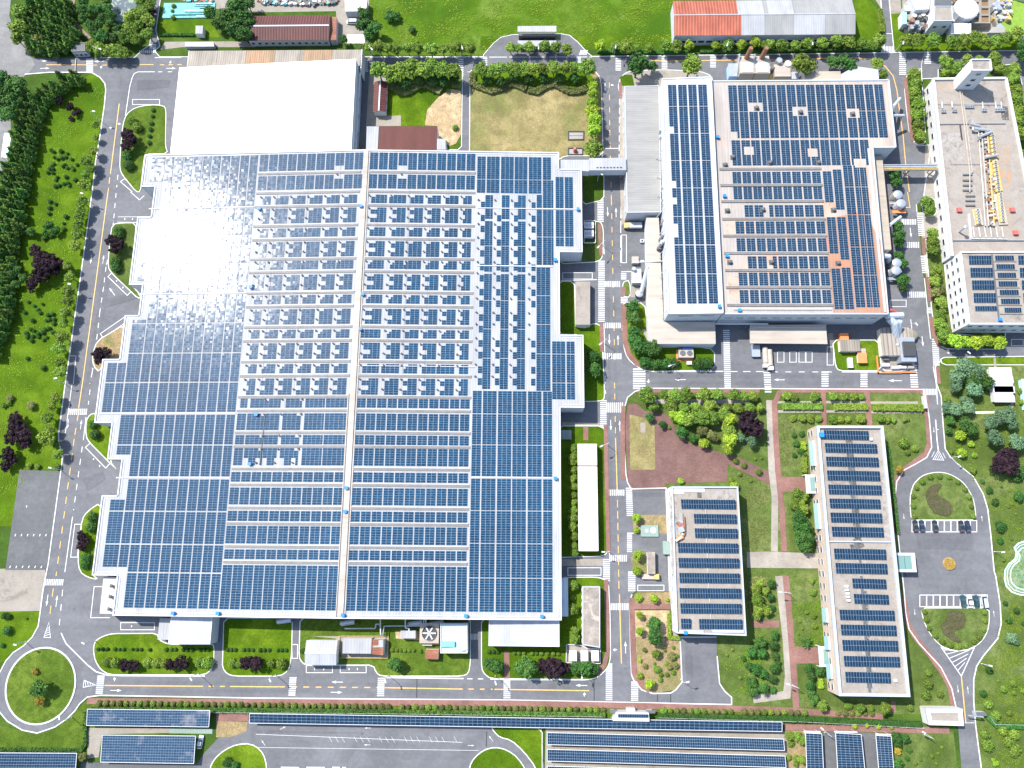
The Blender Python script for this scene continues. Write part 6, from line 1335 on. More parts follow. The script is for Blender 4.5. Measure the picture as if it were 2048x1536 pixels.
for s_, lb in (('285,1238 420,1242 420,1256 288,1254', 'white end flashing roof strip above the western upright solar canopy'), ('530,1240 715,1245 715,1254 530,1250', 'white end flashing roof strip above the widest upright solar canopy'), ('858,1260 985,1264 985,1275 862,1272', 'white end flashing roof strip above the eastern upright solar canopy')):
    q = quadz('33', s_, 3.5); b = MB(); b.prism([(p.x, p.y) for p in q], 3.3, 3.5, bottom=True); b.tube((q[0].x + 1, q[2].y + .5, 0), (q[0].x + 1, q[2].y + .5, 3.3), .1, .1, 5); b.tube((q[1].x - 1, q[2].y + .5, 0), (q[1].x - 1, q[2].y + .5, 3.3), .1, .1, 5); tag(b.obj('roof_strip', M_trim), lb, 'roof strip', 'white strips at the heads of the upright canopies')

def stain(parent, mat, tile, x0, y0, x1, y1, z, wd, nm='roof_stain'):
    b = MB(); b.stroke([P8(tile, x0, y0, z)[:2], P8(tile, x1, y1, z)[:2]], wd, z + .012); b.obj(nm, mat, parent)
M_st1 = stained('drain_moss', (.045, .045, .04), (.10, .095, .085), (.26, .25, .24), .35, .5)
M_st2 = stained('pale_wash', (.21, .185, .16), (.30, .28, .26), (.14, .12, .105), .3, .52)
stain(ad, M_st1, '32', 648, 450, 720, 1250, 9.6, 2.6); stain(ad, M_st1, '32', 700, 1265, 725, 1320, 9.6, 5); stain(ad, M_st2, '32', 735, 1400, 745, 1530, 9.6, 4.2)
stain(ad, M_st2, '33', 765, 100, 830, 930, 9.6, 4.6); stain(ad, M_st1, '33', 770, 120, 815, 900, 9.605, 1.8); stain(ad, M_st2, '32', 930, 700, 960, 1250, 9.6, 2.6); stain(ad, M_st2, '33', 560, 640, 600, 900, 9.6, 1.6)
stain(of, M_st2, '22', 1290, 900, 1310, 1536, 9.0, 2.4); stain(of, M_st1, '22', 1500, 870, 1500, 912, 9.0, 1.6); stain(of, M_st2, '22', 1600, 900, 1780, 890, 9.0, 5)
M_ry = stained('orange_rust_stain', (.215, .188, .16), (.275, .235, .195), (.33, .19, .10), .16, .5)
stain(eb, M_ry, '30', 1350, 690, 1490, 688, 7.4, 5.5); stain(eb, M_st2, '30', 1620, 930, 1640, 1500, 7.4, 2.5); stain(eb, M_ry, '30', 1880, 1150, 1900, 1500, 7.4, 5); stain(eb, M_ry, '31', 1900, 60, 1930, 320, 7.4, 5); stain(eb, M_st1, '30', 1890, 850, 1900, 960, 7.4, 3)
stain(eb, M_st2, '30', 1460, 1060, 1480, 1300, 7.4, 10)
# ============================================================ TREES AND PLANTS
tr = random.Random(21)
def leaf_cloud(lobes, n, size, r, up=0.35, flatn=0.0):
    """leaf clumps scattered over overlapping lobes; returns builder in unit space"""
    b = MB(); tot = sum(l[3] ** 2 for l in lobes)
    for lx, ly, lz, lr, sq in lobes:
        k = int(n * lr * lr / tot)
        for _ in range(k):
            while True:
                v = Vector((r.gauss(0, 1), r.gauss(0, 1), r.gauss(0, 1)))
                if v.length > .1: v.normalize(); 
                if v.z > -0.45: break
            rad = lr * (0.72 + 0.34 * r.random()); p = Vector((lx + v.x * rad, ly + v.y * rad, lz + v.z * rad * sq))
            nn = (v + Vector((r.gauss(0, .45), r.gauss(0, .45), r.gauss(up, .4)))).normalized()
            u = nn.orthogonal().normalized(); w_ = nn.cross(u); a = r.uniform(0, pi); u, w_ = u * cos(a) + w_ * sin(a), w_ * cos(a) - u * sin(a)
            s = size * r.uniform(.6, 1.35)
            b.face([p - u * s - w_ * s * .6, p + u * s * .9 - w_ * s * .7, p + u * s * 1.05 + w_ * s * .6, p - u * s * .7 + w_ * s * .75])
    return b
def lobes_round(r, n=8, spread=.55, rad=(.34, .5), zc=.85):
    L = [(0, 0, zc, .62, .8)]
    for i in range(n):
        a = 2 * pi * i / n + r.uniform(-.35, .35); d = spread * r.uniform(.75, 1.15)
        L.append((d * cos(a), d * sin(a), zc + r.uniform(-.22, .2), r.uniform(*rad), .85))
    for i in range(3): a = r.uniform(0, 6.3); L.append((.25 * cos(a), .25 * sin(a), zc + .32, .36, .8))
    return L
def lobes_dome(r): return [(0, 0, .55, .86, .92)]
def lobes_conifer(r):
    L = []
    for k in range(6):
        f = k / 5.0; m = 5 if k < 3 else 4
        for i in range(m):
            a = 2 * pi * i / m + k * .6 + r.uniform(-.25, .25); d = .62 * (1 - f) ; L.append((d * cos(a), d * sin(a), .35 + 1.9 * f, .40 - .22 * f, .55))
    return L
def lobes_spiky(r):
    L = [(0, 0, .7, .5, .8)]
    for i in range(13): a = 2 * pi * i / 13 + r.uniform(-.3, .3); d = r.uniform(.4, .8); L.append((d * cos(a), d * sin(a), .7 + r.uniform(-.3, .3), r.uniform(.18, .34), .7))
    return L
KIND = {  # kind: leaf material, lobe maker, leaves, leaf size, variants, crown height factor
 'street': ('street', lobes_round, 820, .085, 5), 'dark': ('dark', lobes_round, 820, .085, 4), 'lime': ('lime', lobes_round, 620, .09, 3),
 'purple': ('purple', lobes_spiky, 820, .085, 3), 'conifer': ('conifer', lobes_conifer, 900, .095, 4), 'blue': ('blue', lobes_round, 900, .075, 3),
 'olive': ('olive', lobes_round, 640, .095, 3), 'ball': ('street', lobes_dome, 420, .085, 2), 'dball': ('dark', lobes_dome, 420, .085, 2), 'oball': ('olive', lobes_dome, 420, .085, 2), 'orange': ('orange', lobes_round, 480, .1, 2)}
CROWN = {}
def trunk_mesh(name, limbs=5, h=1.0):
    b = MB(); b.tube((0, 0, 0), (0, 0, h * .62), .075, .05, 7, 0)
    for i in range(limbs): a = 2 * pi * i / limbs + .4; b.tube((0, 0, h * (.4 + .05 * i)), (.42 * cos(a), .42 * sin(a), h * .82), .035, .014, 5, 0)
    return b.mesh(name, M_bark)
TRUNK = trunk_mesh('trunk')
for k_, (mt, lf, n, s, nv) in KIND.items():
    CROWN[k_] = []
    for v in range(nv):
        r_ = random.Random(hash_ := (sum(map(ord, k_)) * 31 + v)); L = lf(r_); b = leaf_cloud(L, n, s, r_)
        # inner mass so that the far side does not shine through
        for lx, ly, lz, lr, sq in L[:9]: b.dome((lx, ly, lz - lr * .15), lr * .66, lr * .66 * sq, 7, 3)
        CROWN[k_].append(b.mesh('crown', LEAF[mt]))
TNAME = {'street': 'broadleaf_tree', 'dark': 'evergreen_tree', 'lime': 'young_tree', 'conifer': 'conifer_tree', 'purple': 'purple_tree', 'blue': 'pine_tree', 'olive': 'woodland_tree', 'orange': 'autumn_tree', 'ball': 'clipped_tree', 'dball': 'clipped_tree', 'oball': 'clipped_tree'}
def plant(kind, x, y, r, hf, name, label, cat, group):
    """x, y in world; r crown radius in metres"""
    if name == 'tree': name = TNAME[kind]
    shrub = kind in ('ball', 'dball', 'oball') or r < 1.6 or hf < .3
    me = tr.choice(CROWN[kind]); rz = tr.uniform(0, 6.28); sx = r * tr.uniform(.92, 1.08)
    if shrub:
        o = bpy.data.objects.new(name, me); COL.objects.link(o); o.location = (x, y, .12); o.rotation_euler = (0, 0, rz); o.scale = (sx, sx, r * (1.0 if kind.endswith('ball') else .85))
        return tag(o, label, cat, group)
    t = thing(name, label, cat, (x, y, .05), group); h = r * hf
    child('trunk', TRUNK, t, (x, y, .05), (0, 0, rz), (r, r, h + r * .8))
    child('crown', me, t, (x, y, h), (0, 0, rz), (sx, r * tr.uniform(.92, 1.08), r * (1.0 if kind != 'conifer' else .95)))
    return t
NCOUNT = [0]
def grove(kind, tile, s, desc, place, name='tree', cat='tree', hf=.9, order='x', zf=.9, group=None, maxr=None):
    """each entry x,y,r gives the crown centre and radius in the photograph; label = ordinal + desc + place"""
    L = []
    for a in s.split():
        v = [float(k) for k in a.split(',')]
        k = .25 if tile != 'f' else 1.0
        x, y, r = v
        p0 = at(*tp(tile, x, y), 0); sc = (at(*tp(tile, x + 100, y), 0) - p0).length / 100
        R = r * sc; z = R * (hf + .9) * zf if hf > .3 and R > 1.6 else R * .6
        p = at(*tp(tile, x, y), z); L.append((x, y, R, p))
    idx = sorted(range(len(L)), key=lambda i: L[i][0] if order == 'x' else L[i][1]); rank = {j: n_ for n_, j in enumerate(idx)}
    for i, (x, y, R, p) in enumerate(L):
        if len(L) == 1: lb = desc + ' ' + place
        else: lb = '%s, %s from the %s, %s' % (desc, ordn(rank[i]), 'west' if order == 'x' else 'north', place)
        plant(kind, p.x, p.y, R, hf, name, lb, cat, group or (desc + 's ' + place)); NCOUNT[0] += 1
def row(y, a, b, step, r, y2=None):
    out = []; x = a
    while x <= b: t = (x - a) / max(1, b - a); out.append('%g,%g,%g' % (x, y + ((y2 if y2 is not None else y) - y) * t, r)); x += step
    return ' '.join(out)
G = grove
G('street', '10', '900,375,50 985,380,58 1045,385,55 1120,395,50 1215,390,48 1290,385,58 1400,395,58 1495,395,52 1590,385,55 1640,390,45 1715,395,55', 'rounded green tree', 'above the road by the meadow', hf=1.1)
G('street', '10', '980,560,78 1080,590,75 1150,560,70 1240,540,75 1320,560,72 1400,545,75 1480,555,72 1570,570,75', 'broad pale green tree', 'in the row east of the white warehouse', hf=1.1)
G('dark', '10', '1110,640,45 1200,665,50 1300,640,45 1420,640,50 1500,650,50 1590,630,45', 'shaded dark tree', 'under the pale row near the wavy hedge', hf=.6)
G('street', '20', '-250,560,62 -170,570,60 -100,555,60 -20,550,55 30,560,58 95,550,55 165,555,55 245,550,58 335,545,62 425,550,58 500,545,55 598,545,78', 'rounded green tree', 'in the row above the dry lawn', hf=1.1)
G('dark', '20', '-200,640,45 -90,650,50 20,620,45 130,630,45 250,620,45 380,625,45 500,620,45', 'small dark tree', 'shaded behind the hedge of the dry lawn', hf=.5)
G('street', '20', '-10,385,48 45,390,45 140,375,50 255,370,52 350,375,48 440,395,50', 'small green tree', 'on the lay-by island', hf=.9)
G('lime', '20', '705,370,50 1420,365,48 1630,365,42 1835,360,48 1950,340,52', 'bright lime tree', 'north of the road below the meadow', hf=.9)
G('street', '20', '830,370,45 910,375,60 1000,385,35 1100,385,40 1225,365,55 1320,370,52 1730,360,48 2030,365,50', 'olive-green tree', 'north of the road below the meadow', hf=.9)
G('street', '30', '15,360,50 110,360,55 215,365,52 320,350,55 430,345,60 545,335,62 650,340,60 750,350,48 790,360,45 885,330,62', 'rounded green tree', 'south of the long grey warehouse', hf=1.0)
G('street', '30', '1105,325,60 1195,330,60 1320,325,68', 'rounded green tree', 'below the chemical plant west half', hf=1.0)
G('street', '30', '1480,330,60 1565,325,60 1650,305,60 1740,330,55 1820,330,58 1900,310,58 1990,275,62', 'bushy green tree', 'below the chemical plant east half', hf=1.0)
G('dark', '30', '2040,370,60 2040,450,65', 'dark dense tree', 'at the right edge of the northeast road', hf=1.0, order='y')
G('lime', '20', '645,680,48 650,745,52 645,820,58 640,890,60 660,960,65 650,1045,68', 'lime green street tree', 'along the west side of the centre road', hf=.9, order='y')
G('street', '20', '655,1195,82', 'large round tree', 'beside the white link bridge')
G('dark', '20', '1005,520,98 1125,530,45', 'big dark camphor tree', 'at the corner northwest of the grey hall', hf=.9)
G('street', '20', '1430,525,92', 'large yellow-green tree', 'north of the tall factory bay')
G('street', '30', '280,515,95 870,515,55 920,595,45', 'loose yellow-green tree', 'by the machinery north of the second factory')
G('dark', '30', '525,500,58 610,490,60 660,520,58', 'dark round tree', 'above the beige block roof')
G('street', '30', '1165,590,55 1185,670,55 1175,750,55 1200,840,60 1195,920,60 1200,1010,55 1220,1095,58', 'street tree', 'on the island west of the tower building', hf=.8, order='y')
G('street', '30', '1970,560,58 1960,640,60 1985,720,55 1975,800,58 2000,890,60 1990,970,58 2010,1060,62 2040,1240,55', 'street tree', 'along the east side of the tower building', hf=.9, order='y')
G('street', '30', '1420,500,62 1500,545,60 1590,475,52 1690,480,45 1810,470,60 1850,550,55 1420,580,48', 'green tree', 'behind the square white tower', hf=.8)
G('dark', '31', '1030,270,48 1045,355,58 1050,410,45', 'dark tree', 'against the east wall of the second factory', hf=.7, order='y')
G('dark', '30', '1010,1390,55 1030,1460,50', 'dark tree', 'below the yellow pipe bridge', hf=.7, order='y')
G('dark', '31', '1050,515,48 1080,570,45 1085,700,52 1080,760,45', 'deep green tree', 'beside the ducts at the factory east side', hf=.7, order='y')
G('street', '31', '1265,80,55 1295,155,52', 'street tree', 'on the short bed beside the white wall', hf=.8, order='y')
G('street', '31', '1310,335,58 1320,410,60 1315,465,52', 'street tree', 'on the upper brick verge beside the white wall', hf=.8, order='y')
G('street', '31', '1340,635,58 1335,715,55', 'street tree', 'on the middle brick verge beside the white wall', hf=.8, order='y')
G('olive', '31', '1340,800,48 1390,780,35', 'olive brown tree', 'south of the middle brick verge', hf=.7)
G('street', '31', '1385,885,50 1380,985,52 1380,1060,58 1400,1140,58 1395,1180,45', 'street tree', 'on the lower brick verge beside the white wall', hf=.8, order='y')
G('lime', '31', '1500,1190,72 1590,1200,55 1660,1205,60 1750,1185,60 1850,1205,62', 'bright green tree', 'in the row south of the tall white block', hf=.9)
G('dark', '21', '965,915,62 970,1005,65', 'clipped dark round tree', 'on the island west of the cream roof', hf=.5, order='y')
G('dark', '21', '975,1120,60 985,1195,60 1000,1250,55 1050,1240,60 1130,1250,68', 'dark tree', 'at the curved corner southwest of the cream roof', hf=.8)
G('dball', '21', '1075,1355,58 1160,1365,58 1240,1365,62 1310,1360,50', 'dark clipped tree', 'in the hedge line south of the cream roof', hf=.5)
G('dball', '21', '1500,1365,62 1570,1365,60', 'dark clipped dome tree', 'east of the orange-topped generator', hf=.5)
G('dark', '21', '650,1320,58 660,1425,60', 'round dark tree', 'beside the factory east notch', hf=.7, order='y')
G('street', '22', '1085,85,75 1225,80,48 1300,90,58 1390,85,62 1535,85,60 1635,85,58 1780,90,52 1855,95,48 1930,95,48', 'bushy green tree', 'in the top row of the plaza garden', hf=.7)
G('street', '22', '1130,185,48 1280,160,62 1370,190,50 1465,190,52 1580,180,60 1720,190,42 1810,190,42 1900,190,42 1985,190,38', 'low green tree', 'in the second row of the plaza garden', hf=.6)
G('lime', '22', '1290,235,45 1345,270,60 1735,290,60 1740,450,62 1725,520,52', 'vivid lime tree', 'in the dense clump above the plaza', hf=.8)
G('street', '22', '1430,280,68 1530,260,68 1610,275,62 1695,240,58 1730,370,60', 'leafy green tree', 'in the dense clump above the plaza', hf=.8)
G('dark', '22', '1360,390,52 1450,430,40 1100,265,38 1205,325,34', 'dark round shrub', 'along the edge of the brick plaza', 'shrub', 'shrub', hf=.5)
G('lime', '22', '1535,475,48', 'lime round tree', 'at the plaza edge above the office block', hf=.5)
G('olive', '22', '1520,370,50 1590,405,45 1625,430,35', 'brownish tree', 'between the lime clump and the purple trees', hf=.6)
G('purple', '22', '1890,290,85 1960,360,80 1860,340,60', 'dark purple-leaved tree', 'at the east end of the plaza clump', hf=.8)
G('blue', '22', '1915,460,52 1830,430,40', 'blue-green round tree', 'below the purple trees of the plaza garden', hf=.6)
G('ball', '22', '1790,615,28 1855,650,28 1975,705,30', 'small clipped shrub', 'along the diagonal brick path', 'shrub', 'shrub')
G('ball', '22', '1255,348,18 1820,720,22 1755,770,25 1910,775,16 1945,600,14 1995,595,14', 'tiny shrub', 'on the lawn beside the diagonal path', 'shrub', 'shrub')
G('lime', '22', '1350,775,30 1780,815,45', 'lime shrub', 'at the north wall of the office block', 'shrub', 'shrub', hf=.2)
G('street', '22', '495,520,38 485,590,42 490,620,38 495,690,35 490,760,38 498,820,34 500,890,34 498,950,34 492,1010,36 488,1075,42 490,1140,42 500,1220,40 498,1300,36 500,1350,34', 'leafy tree', 'squeezed between the factory and long white shed', hf=.7, order='y')
G('lime', '22', '1000,1075,42 995,1170,32', 'yellow-green small tree', 'on the bare verge west of the office', hf=.7, order='y')
G('lime', '22', '1010,1370,48 1000,1495,38', 'yellow-green small tree', 'beside the weathered kiosk', hf=.7, order='y')
G('lime', '23', '1012,180,33 1135,180,38 1240,190,18', 'small round lime tree', 'on the strip between the brick paths', hf=.8)
G('lime', '23', '1022,315,34 1022,445,38 1022,675,22 1025,800,30 1100,865,42', 'lime street tree', 'along the east verge of the centre road', hf=.8, order='y')
G('dark', '23', '1135,390,62 1142,485,66', 'big dark round tree', 'in the soil garden by the office', hf=.8, order='y')
G('street', '23', '1155,620,40 1160,745,32', 'green shrub tree', 'below the two big dark round trees', hf=.5, order='y')
G('ball', '23', '1220,595,17 1290,572,18 1190,790,22 1185,830,22 1240,788,20 1240,705,20 1290,772,22 1320,640,18 1140,700,14 1310,710,22', 'clipped ball shrub', 'on the soil below the dark trees', 'shrub', 'shrub')
G('olive', '23', '1275,640,40 1262,730,26 1310,720,28 1060,590,22 1065,720,24', 'straggly olive shrub', 'in the bare soil garden', 'shrub', 'shrub', hf=.2)
G('street', '23', '490,75,44 485,175,26 490,270,48 500,440,42 505,500,45', 'leafy tree', 'beside the weathered roof substation', hf=.7, order='y')
G('dark', '23', '105,735,88', 'broad dark green dome tree', 'west of the southeast purple tree', hf=.4)
G('purple', '23', '260,730,68 335,740,88 410,745,62', 'purple-black tree', 'on the lawn south of the wide white hall', hf=.6)
G('dark', '23', '515,735,58 590,735,66 655,740,42', 'green clipped dome tree', 'between the purple tree and the crossroads', hf=.5)
G('street', '23', '1985,60,40 2030,120,38 1950,110,42 1960,190,55 1975,260,50 1965,310,42 2035,280,45', 'leafy tree', 'east of the office block', hf=.6, order='y')
G('dark', '23', '1980,530,52 1920,610,48 2000,620,45 1850,660,26 1900,725,40 1960,745,48 2010,780,42 1920,850,45 1930,925,42 2010,900,48', 'dark leafy tree', 'on the lawn east of the asphalt apron', hf=.6)
G('ball', '23', '1762,588,17 1720,632,14 1825,815,16', 'tiny ball shrub', 'on the open lawn right of the asphalt apron', 'shrub', 'shrub')
# ball shrub lines
q_ = [(x, 1018) for x in range(790, 2040, 54)]; full = [(x / 4.0, 1152 + 1018 / 4.0) for x in range(790, 2044, 54)]
balls = [(197.5 + 13.45 * i, 1406.5 + .0137 * 13.45 * i) for i in range(118)]
skip = lambda x: 786 < x < 800 or 1213 < x < 1316 or 1470 < x < 1486 or 1622 < x < 1668
s_ = ' '.join('%g,%g,%g' % (x, y, tr.uniform(5.6, 7.2)) for x, y in balls if not skip(x) and x < 1750)
def balls_line(s_):
    L = s_.split(); n = len(L)
    for i, a in enumerate(L):
        x, y, r = [float(v) for v in a.split(',')]; p = at(x, y, 1.2); R = r * .2
        k = 'oball' if tr.random() < .72 else 'ball'
        plant(k, p.x, p.y, R, .3, 'clipped_shrub', 'dark clipped ball shrub, %s from the west along the south brick path' % ordn(i), 'shrub', 'ball shrubs along the south brick path')
balls_line(s_)
G('dball', '03', '785,585,17 820,585,18 860,585,18 920,586,18 955,587,16 990,587,17 1060,587,16 1095,588,16 1130,588,17 1200,590,18', 'clipped ball shrub', 'in the row by the silver hall', 'clipped_shrub', 'shrub')
G('dball', '03', '1330,588,18 1370,588,18 1405,588,18 1465,589,18 1500,590,18 1535,590,18 1600,590,18 1635,590,17 1668,590,18', 'clipped ball shrub', 'in the row just below the silver hall', 'clipped_shrub', 'shrub')
G('dball', '03', '1820,590,18 1852,590,18 1882,590,18 1950,590,18 1985,590,18 2020,591,18 2083,592,18 2115,592,18 2152,592,18 2222,593,18 2255,593,18 2288,593,18', 'clipped ball shrub', 'in the row on the second south lawn', 'clipped_shrub', 'shrub')
G('ball', '13', '1090,592,20 1125,594,18 1160,594,18 1190,595,18 1225,595,18 1260,596,18 1315,600,20', 'clipped ball shrub', 'in the row east of the pump house', 'clipped_shrub', 'shrub')
G('dball', '13', '1865,606,20 1900,607,20 1935,608,20', 'clipped ball shrub', 'in the short row left of the brick path', 'clipped_shrub', 'shrub')
G('ball', '23', '20,616,20 55,616,20 95,617,20 160,618,20 195,618,20 235,619,20 285,620,20 330,621,20 370,621,20', 'clipped ball shrub', 'in the row under the wide white hall', 'clipped_shrub', 'shrub')
G('ball', '03', '840,693,46 905,697,46 1165,697,42 1235,700,44 1300,700,40 1580,692,48 1645,702,54', 'light green clipped dome tree', 'on the lawn nearest the roundabout', hf=.5)
G('purple', '03', '1000,712,50 1070,718,52 1365,715,52 1450,692,60', 'dark purple tree', 'on the lawn nearest the roundabout', hf=.5)
G('ball', '03', '1850,700,42 1905,703,36 2160,702,40 2240,706,54', 'light green clipped dome tree', 'on the second south lawn', hf=.5)
G('purple', '03', '1975,695,62 2050,700,62', 'dark purple tree', 'on the second south lawn', hf=.5)
G('dark', '13', '1110,710,60 1135,715,50', 'dark dome tree', 'on the lawn east of the painted bays', hf=.6)
G('dark', '13', '1870,700,52 1930,720,58', 'dark dome tree', 'on the lawn beside the short brick path', hf=.5)
G('dark', '13', '375,600,26', 'small dark shrub', 'beside the white gabled shed', 'shrub', 'shrub')
G('ball', '00', '1045,955,48 1080,1000,48', 'dark green clipped tree', 'heading the first west island', hf=.5, order='y')
G('purple', '00', '1015,1070,60 1040,1120,58 1005,1165,55', 'black-purple tree', 'in the middle of the first west island', hf=.6, order='y')
G('dball', '00', '1005,1230,46 1012,1305,50', 'dark green clipped tree', 'ending the first west island', hf=.5, order='y')
G('dball', '00', '1225,880,19 1220,928,19 1210,985,21 1205,1035,21 1196,1088,21 1192,1140,22', 'ball shrub', 'in the upright row on the first west island', 'clipped_shrub', 'shrub', order='y')
G('dball', '01', '935,292,44 940,335,40 908,545,46 918,595,46', 'dark green clipped tree', 'on the second west island', hf=.5, order='y')
G('purple', '01', '895,390,58 935,420,58 915,455,50', 'black-purple tree', 'on the second west island', hf=.6, order='y')
G('purple', '01', '780,1290,55 845,1290,52 790,1345,45', 'black-purple tree', 'on the third west island', hf=.6)
G('dball', '02', '730,320,42 742,402,50', 'dark green round tree', 'on the fourth west island', hf=.5, order='y')
G('dball', '02', '720,1062,52 712,1140,50 672,1390,45 668,1445,42', 'dark green round tree', 'on the fifth west island', hf=.5, order='y')
G('purple', '02', '650,1215,45 665,1265,48 650,1300,42', 'purple-brown tree', 'on the fifth west island', hf=.5, order='y')
# the row of street trees along the west road
G('street', '00', '770,1000,32 765,1100,32 745,1210,42 690,1290,50 730,1350,40 680,1480,52 690,1400,40', 'roadside tree', 'along the northern part of the west road', hf=.9, order='y')
G('street', '01', '660,80,52 650,155,46 635,190,40 628,262,50 622,340,52 600,430,52', 'roadside tree', 'along the upper middle of the west road', hf=.9, order='y')
G('street', '01', '545,590,46 560,680,52 550,790,54 545,870,48 530,970,54 515,1050,46 500,1160,60 475,1250,55 490,1370,46 480,1440,54', 'roadside tree', 'along the lower middle of the west road', hf=.9, order='y')
G('street', '02', '440,110,45 420,180,38 385,270,52 375,430,72 395,370,45 465,560,45 450,480,38', 'roadside tree', 'near the south crossing of the west road', hf=.9, order='y')
G('purple', '01', '280,470,52 320,540,80 400,560,85 330,640,80 440,620,50 270,700,60 250,760,48', 'black-purple tree', 'in the big dark clump on the west lawn', hf=.5, order='y')
G('purple', '02', '120,270,58 115,340,75 180,400,72 90,440,60 200,470,55', 'black-purple tree', 'in the upper southwest lawn clump', hf=.5, order='y')
G('purple', '02', '55,560,62 95,600,50 40,650,50', 'black-purple tree', 'in the lower southwest lawn clump', hf=.5, order='y')
G('purple', '00', '470,800,38 560,850,40 600,905,30 570,950,24 630,890,25', 'small purple tree', 'on the north end of the west lawn', hf=.4)
def scatter(tile, poly, n, r0, r1, seed):
    r_ = random.Random(seed); P = [tuple(float(v) for v in a.split(',')) for a in poly.split()]
    def inside(x, y):
        c = False; j = len(P) - 1
        for i in range(len(P)):
            if (P[i][1] > y) != (P[j][1] > y) and x < (P[j][0] - P[i][0]) * (y - P[i][1]) / (P[j][1] - P[i][1]) + P[i][0]: c = not c
            j = i
        return c
    xs, ys = [p[0] for p in P], [p[1] for p in P]; out = []; tries = 0
    while len(out) < n and tries < 4000:
        tries += 1; x, y, R = r_.uniform(min(xs), max(xs)), r_.uniform(min(ys), max(ys)), r_.uniform(r0, r1)
        if inside(x, y) and all((x - a) ** 2 + (y - b) ** 2 > (.5 * (R + c)) ** 2 for a, b, c in out): out.append((x, y, R))
    return ' '.join('%.0f,%.0f,%.0f' % t for t in out)
G('dball', '00', scatter('00', '400,1180 520,1190 620,1300 610,1500 390,1500 370,1340', 30, 15, 21, 4), 'small dark bush', 'planted on the upper west lawn', 'bush', 'bush')
G('dball', '01', scatter('01', '200,870 300,850 440,960 430,1140 330,1220 180,1160', 28, 15, 23, 5), 'small dark bush', 'planted on the middle west lawn', 'bush', 'bush')
G('dball', '01', '400,75,20 395,125,22 445,95,18 390,170,20 525,195,24 510,295,20 510,250,14 345,1405,28 220,1330,20', 'lone dark bush', 'dotted on the west lawn', 'bush', 'bush')
G('dark', '01', '385,270,40 360,325,30 440,310,38 355,370,24 250,320,40 410,345,25', 'dark bushy tree', 'north of the black-purple clump', hf=.5)
G('street', '02', '75,150,25 235,650,28 300,660,24 460,660,30 30,170,24', 'loose bush', 'on the lawn above the concrete car park', 'bush', 'bush')
G('olive', '02', '250,170,40 80,110,30', 'faded olive bush', 'on the lawn near the zebra crossing', 'bush', 'bush', hf=.2)
# dense conifer belt at the far west
G('conifer', '00', scatter('00', '660,600 600,570 400,650 280,760 220,900 130,1050 60,1300 0,1420 0,1536 190,1536 250,1260 280,1060 350,850 520,690 660,650', 74, 36, 54, 7), 'feathery conifer', 'in the upper part of the west belt', hf=.6)
G('conifer', '01', scatter('01', '-60,0 185,0 150,300 95,500 80,760 40,1050 -10,1300 -60,1340', 76, 36, 56, 8), 'feathery conifer', 'in the lower part of the west belt', hf=.6)
G('dark', '00', scatter('00', '-40,620 130,640 180,760 110,900 40,940 -40,860', 8, 62, 80, 9), 'big dark tree', 'between the far west road and the belt', hf=1.0)
G('dark', '01', scatter('01', '130,560 190,700 130,900 50,980 40,760 90,560', 7, 30, 45, 10), 'dark undergrowth tree', 'on the lawn side of the lower belt', hf=.5)
G('conifer', '00', scatter('00', '240,0 560,0 560,180 640,300 560,400 250,400 200,250 250,120', 46, 42, 66, 11), 'olive-green woodland tree', 'in the wood at the top left', hf=.6)
G('street', '00', '150,95,70 150,230,75 140,320,50 175,160,50', 'round woodland tree', 'on the verge of the far west road', hf=1.0, order='y')
G('olive', '00', '290,330,50 330,400,40 250,380,40', 'dry olive tree', 'beside the guard house', hf=.7)
G('dark', '00', scatter('00', '620,0 860,0 900,160 960,260 900,320 740,280 640,170', 16, 42, 62, 12), 'woodland tree', 'west of the pond', hf=.8)
G('street', '00', scatter('00', '1020,130 1110,60 1120,0 1230,0 1230,180 1180,330 1000,310 960,240', 13, 42, 60, 13), 'woodland tree', 'east of the pond', hf=.8)
G('purple', '00', '1190,130,48 1160,190,48 1215,90,38', 'purple tree', 'among the trees east of the pond', hf=.7)
G('street', '00', '730,370,48 800,395,58 870,400,55 940,405,55 990,420,48 1040,430,30', 'green tree', 'in the row east of the guard house', hf=.9)
G('dark', '00', '1675,95,58 1740,190,50 1800,140,75 1870,220,75 1950,270,70 1880,60,80 1980,30,60 1950,130,70 1990,190,60', 'dense dark tree', 'west of the long brown roof', hf=.8)
G('ball', '00', '1390,50,22 1385,140,20 1380,90,18', 'small shrub', 'beside the teal tarpaulin', 'shrub', 'shrub')
G('dark', '10', '860,110,55 855,200,62 950,230,60 900,270,50 700,318,42', 'dark tree', 'at the west edge of the meadow', hf=.8)
G('dark', '10', '1070,130,55 1120,135,45 1250,240,32', 'low spreading bush', 'in the west of the meadow', 'bush', 'bush', hf=.2)
G('ball', '10', '1540,725,20 1590,1005,30', 'round bush', 'on the sandy patch', 'bush', 'bush')
G('ball', '20', '170,675,22 500,668,20 528,668,18 165,655,16', 'small ball shrub', 'between the two wavy hedges', 'shrub', 'shrub')
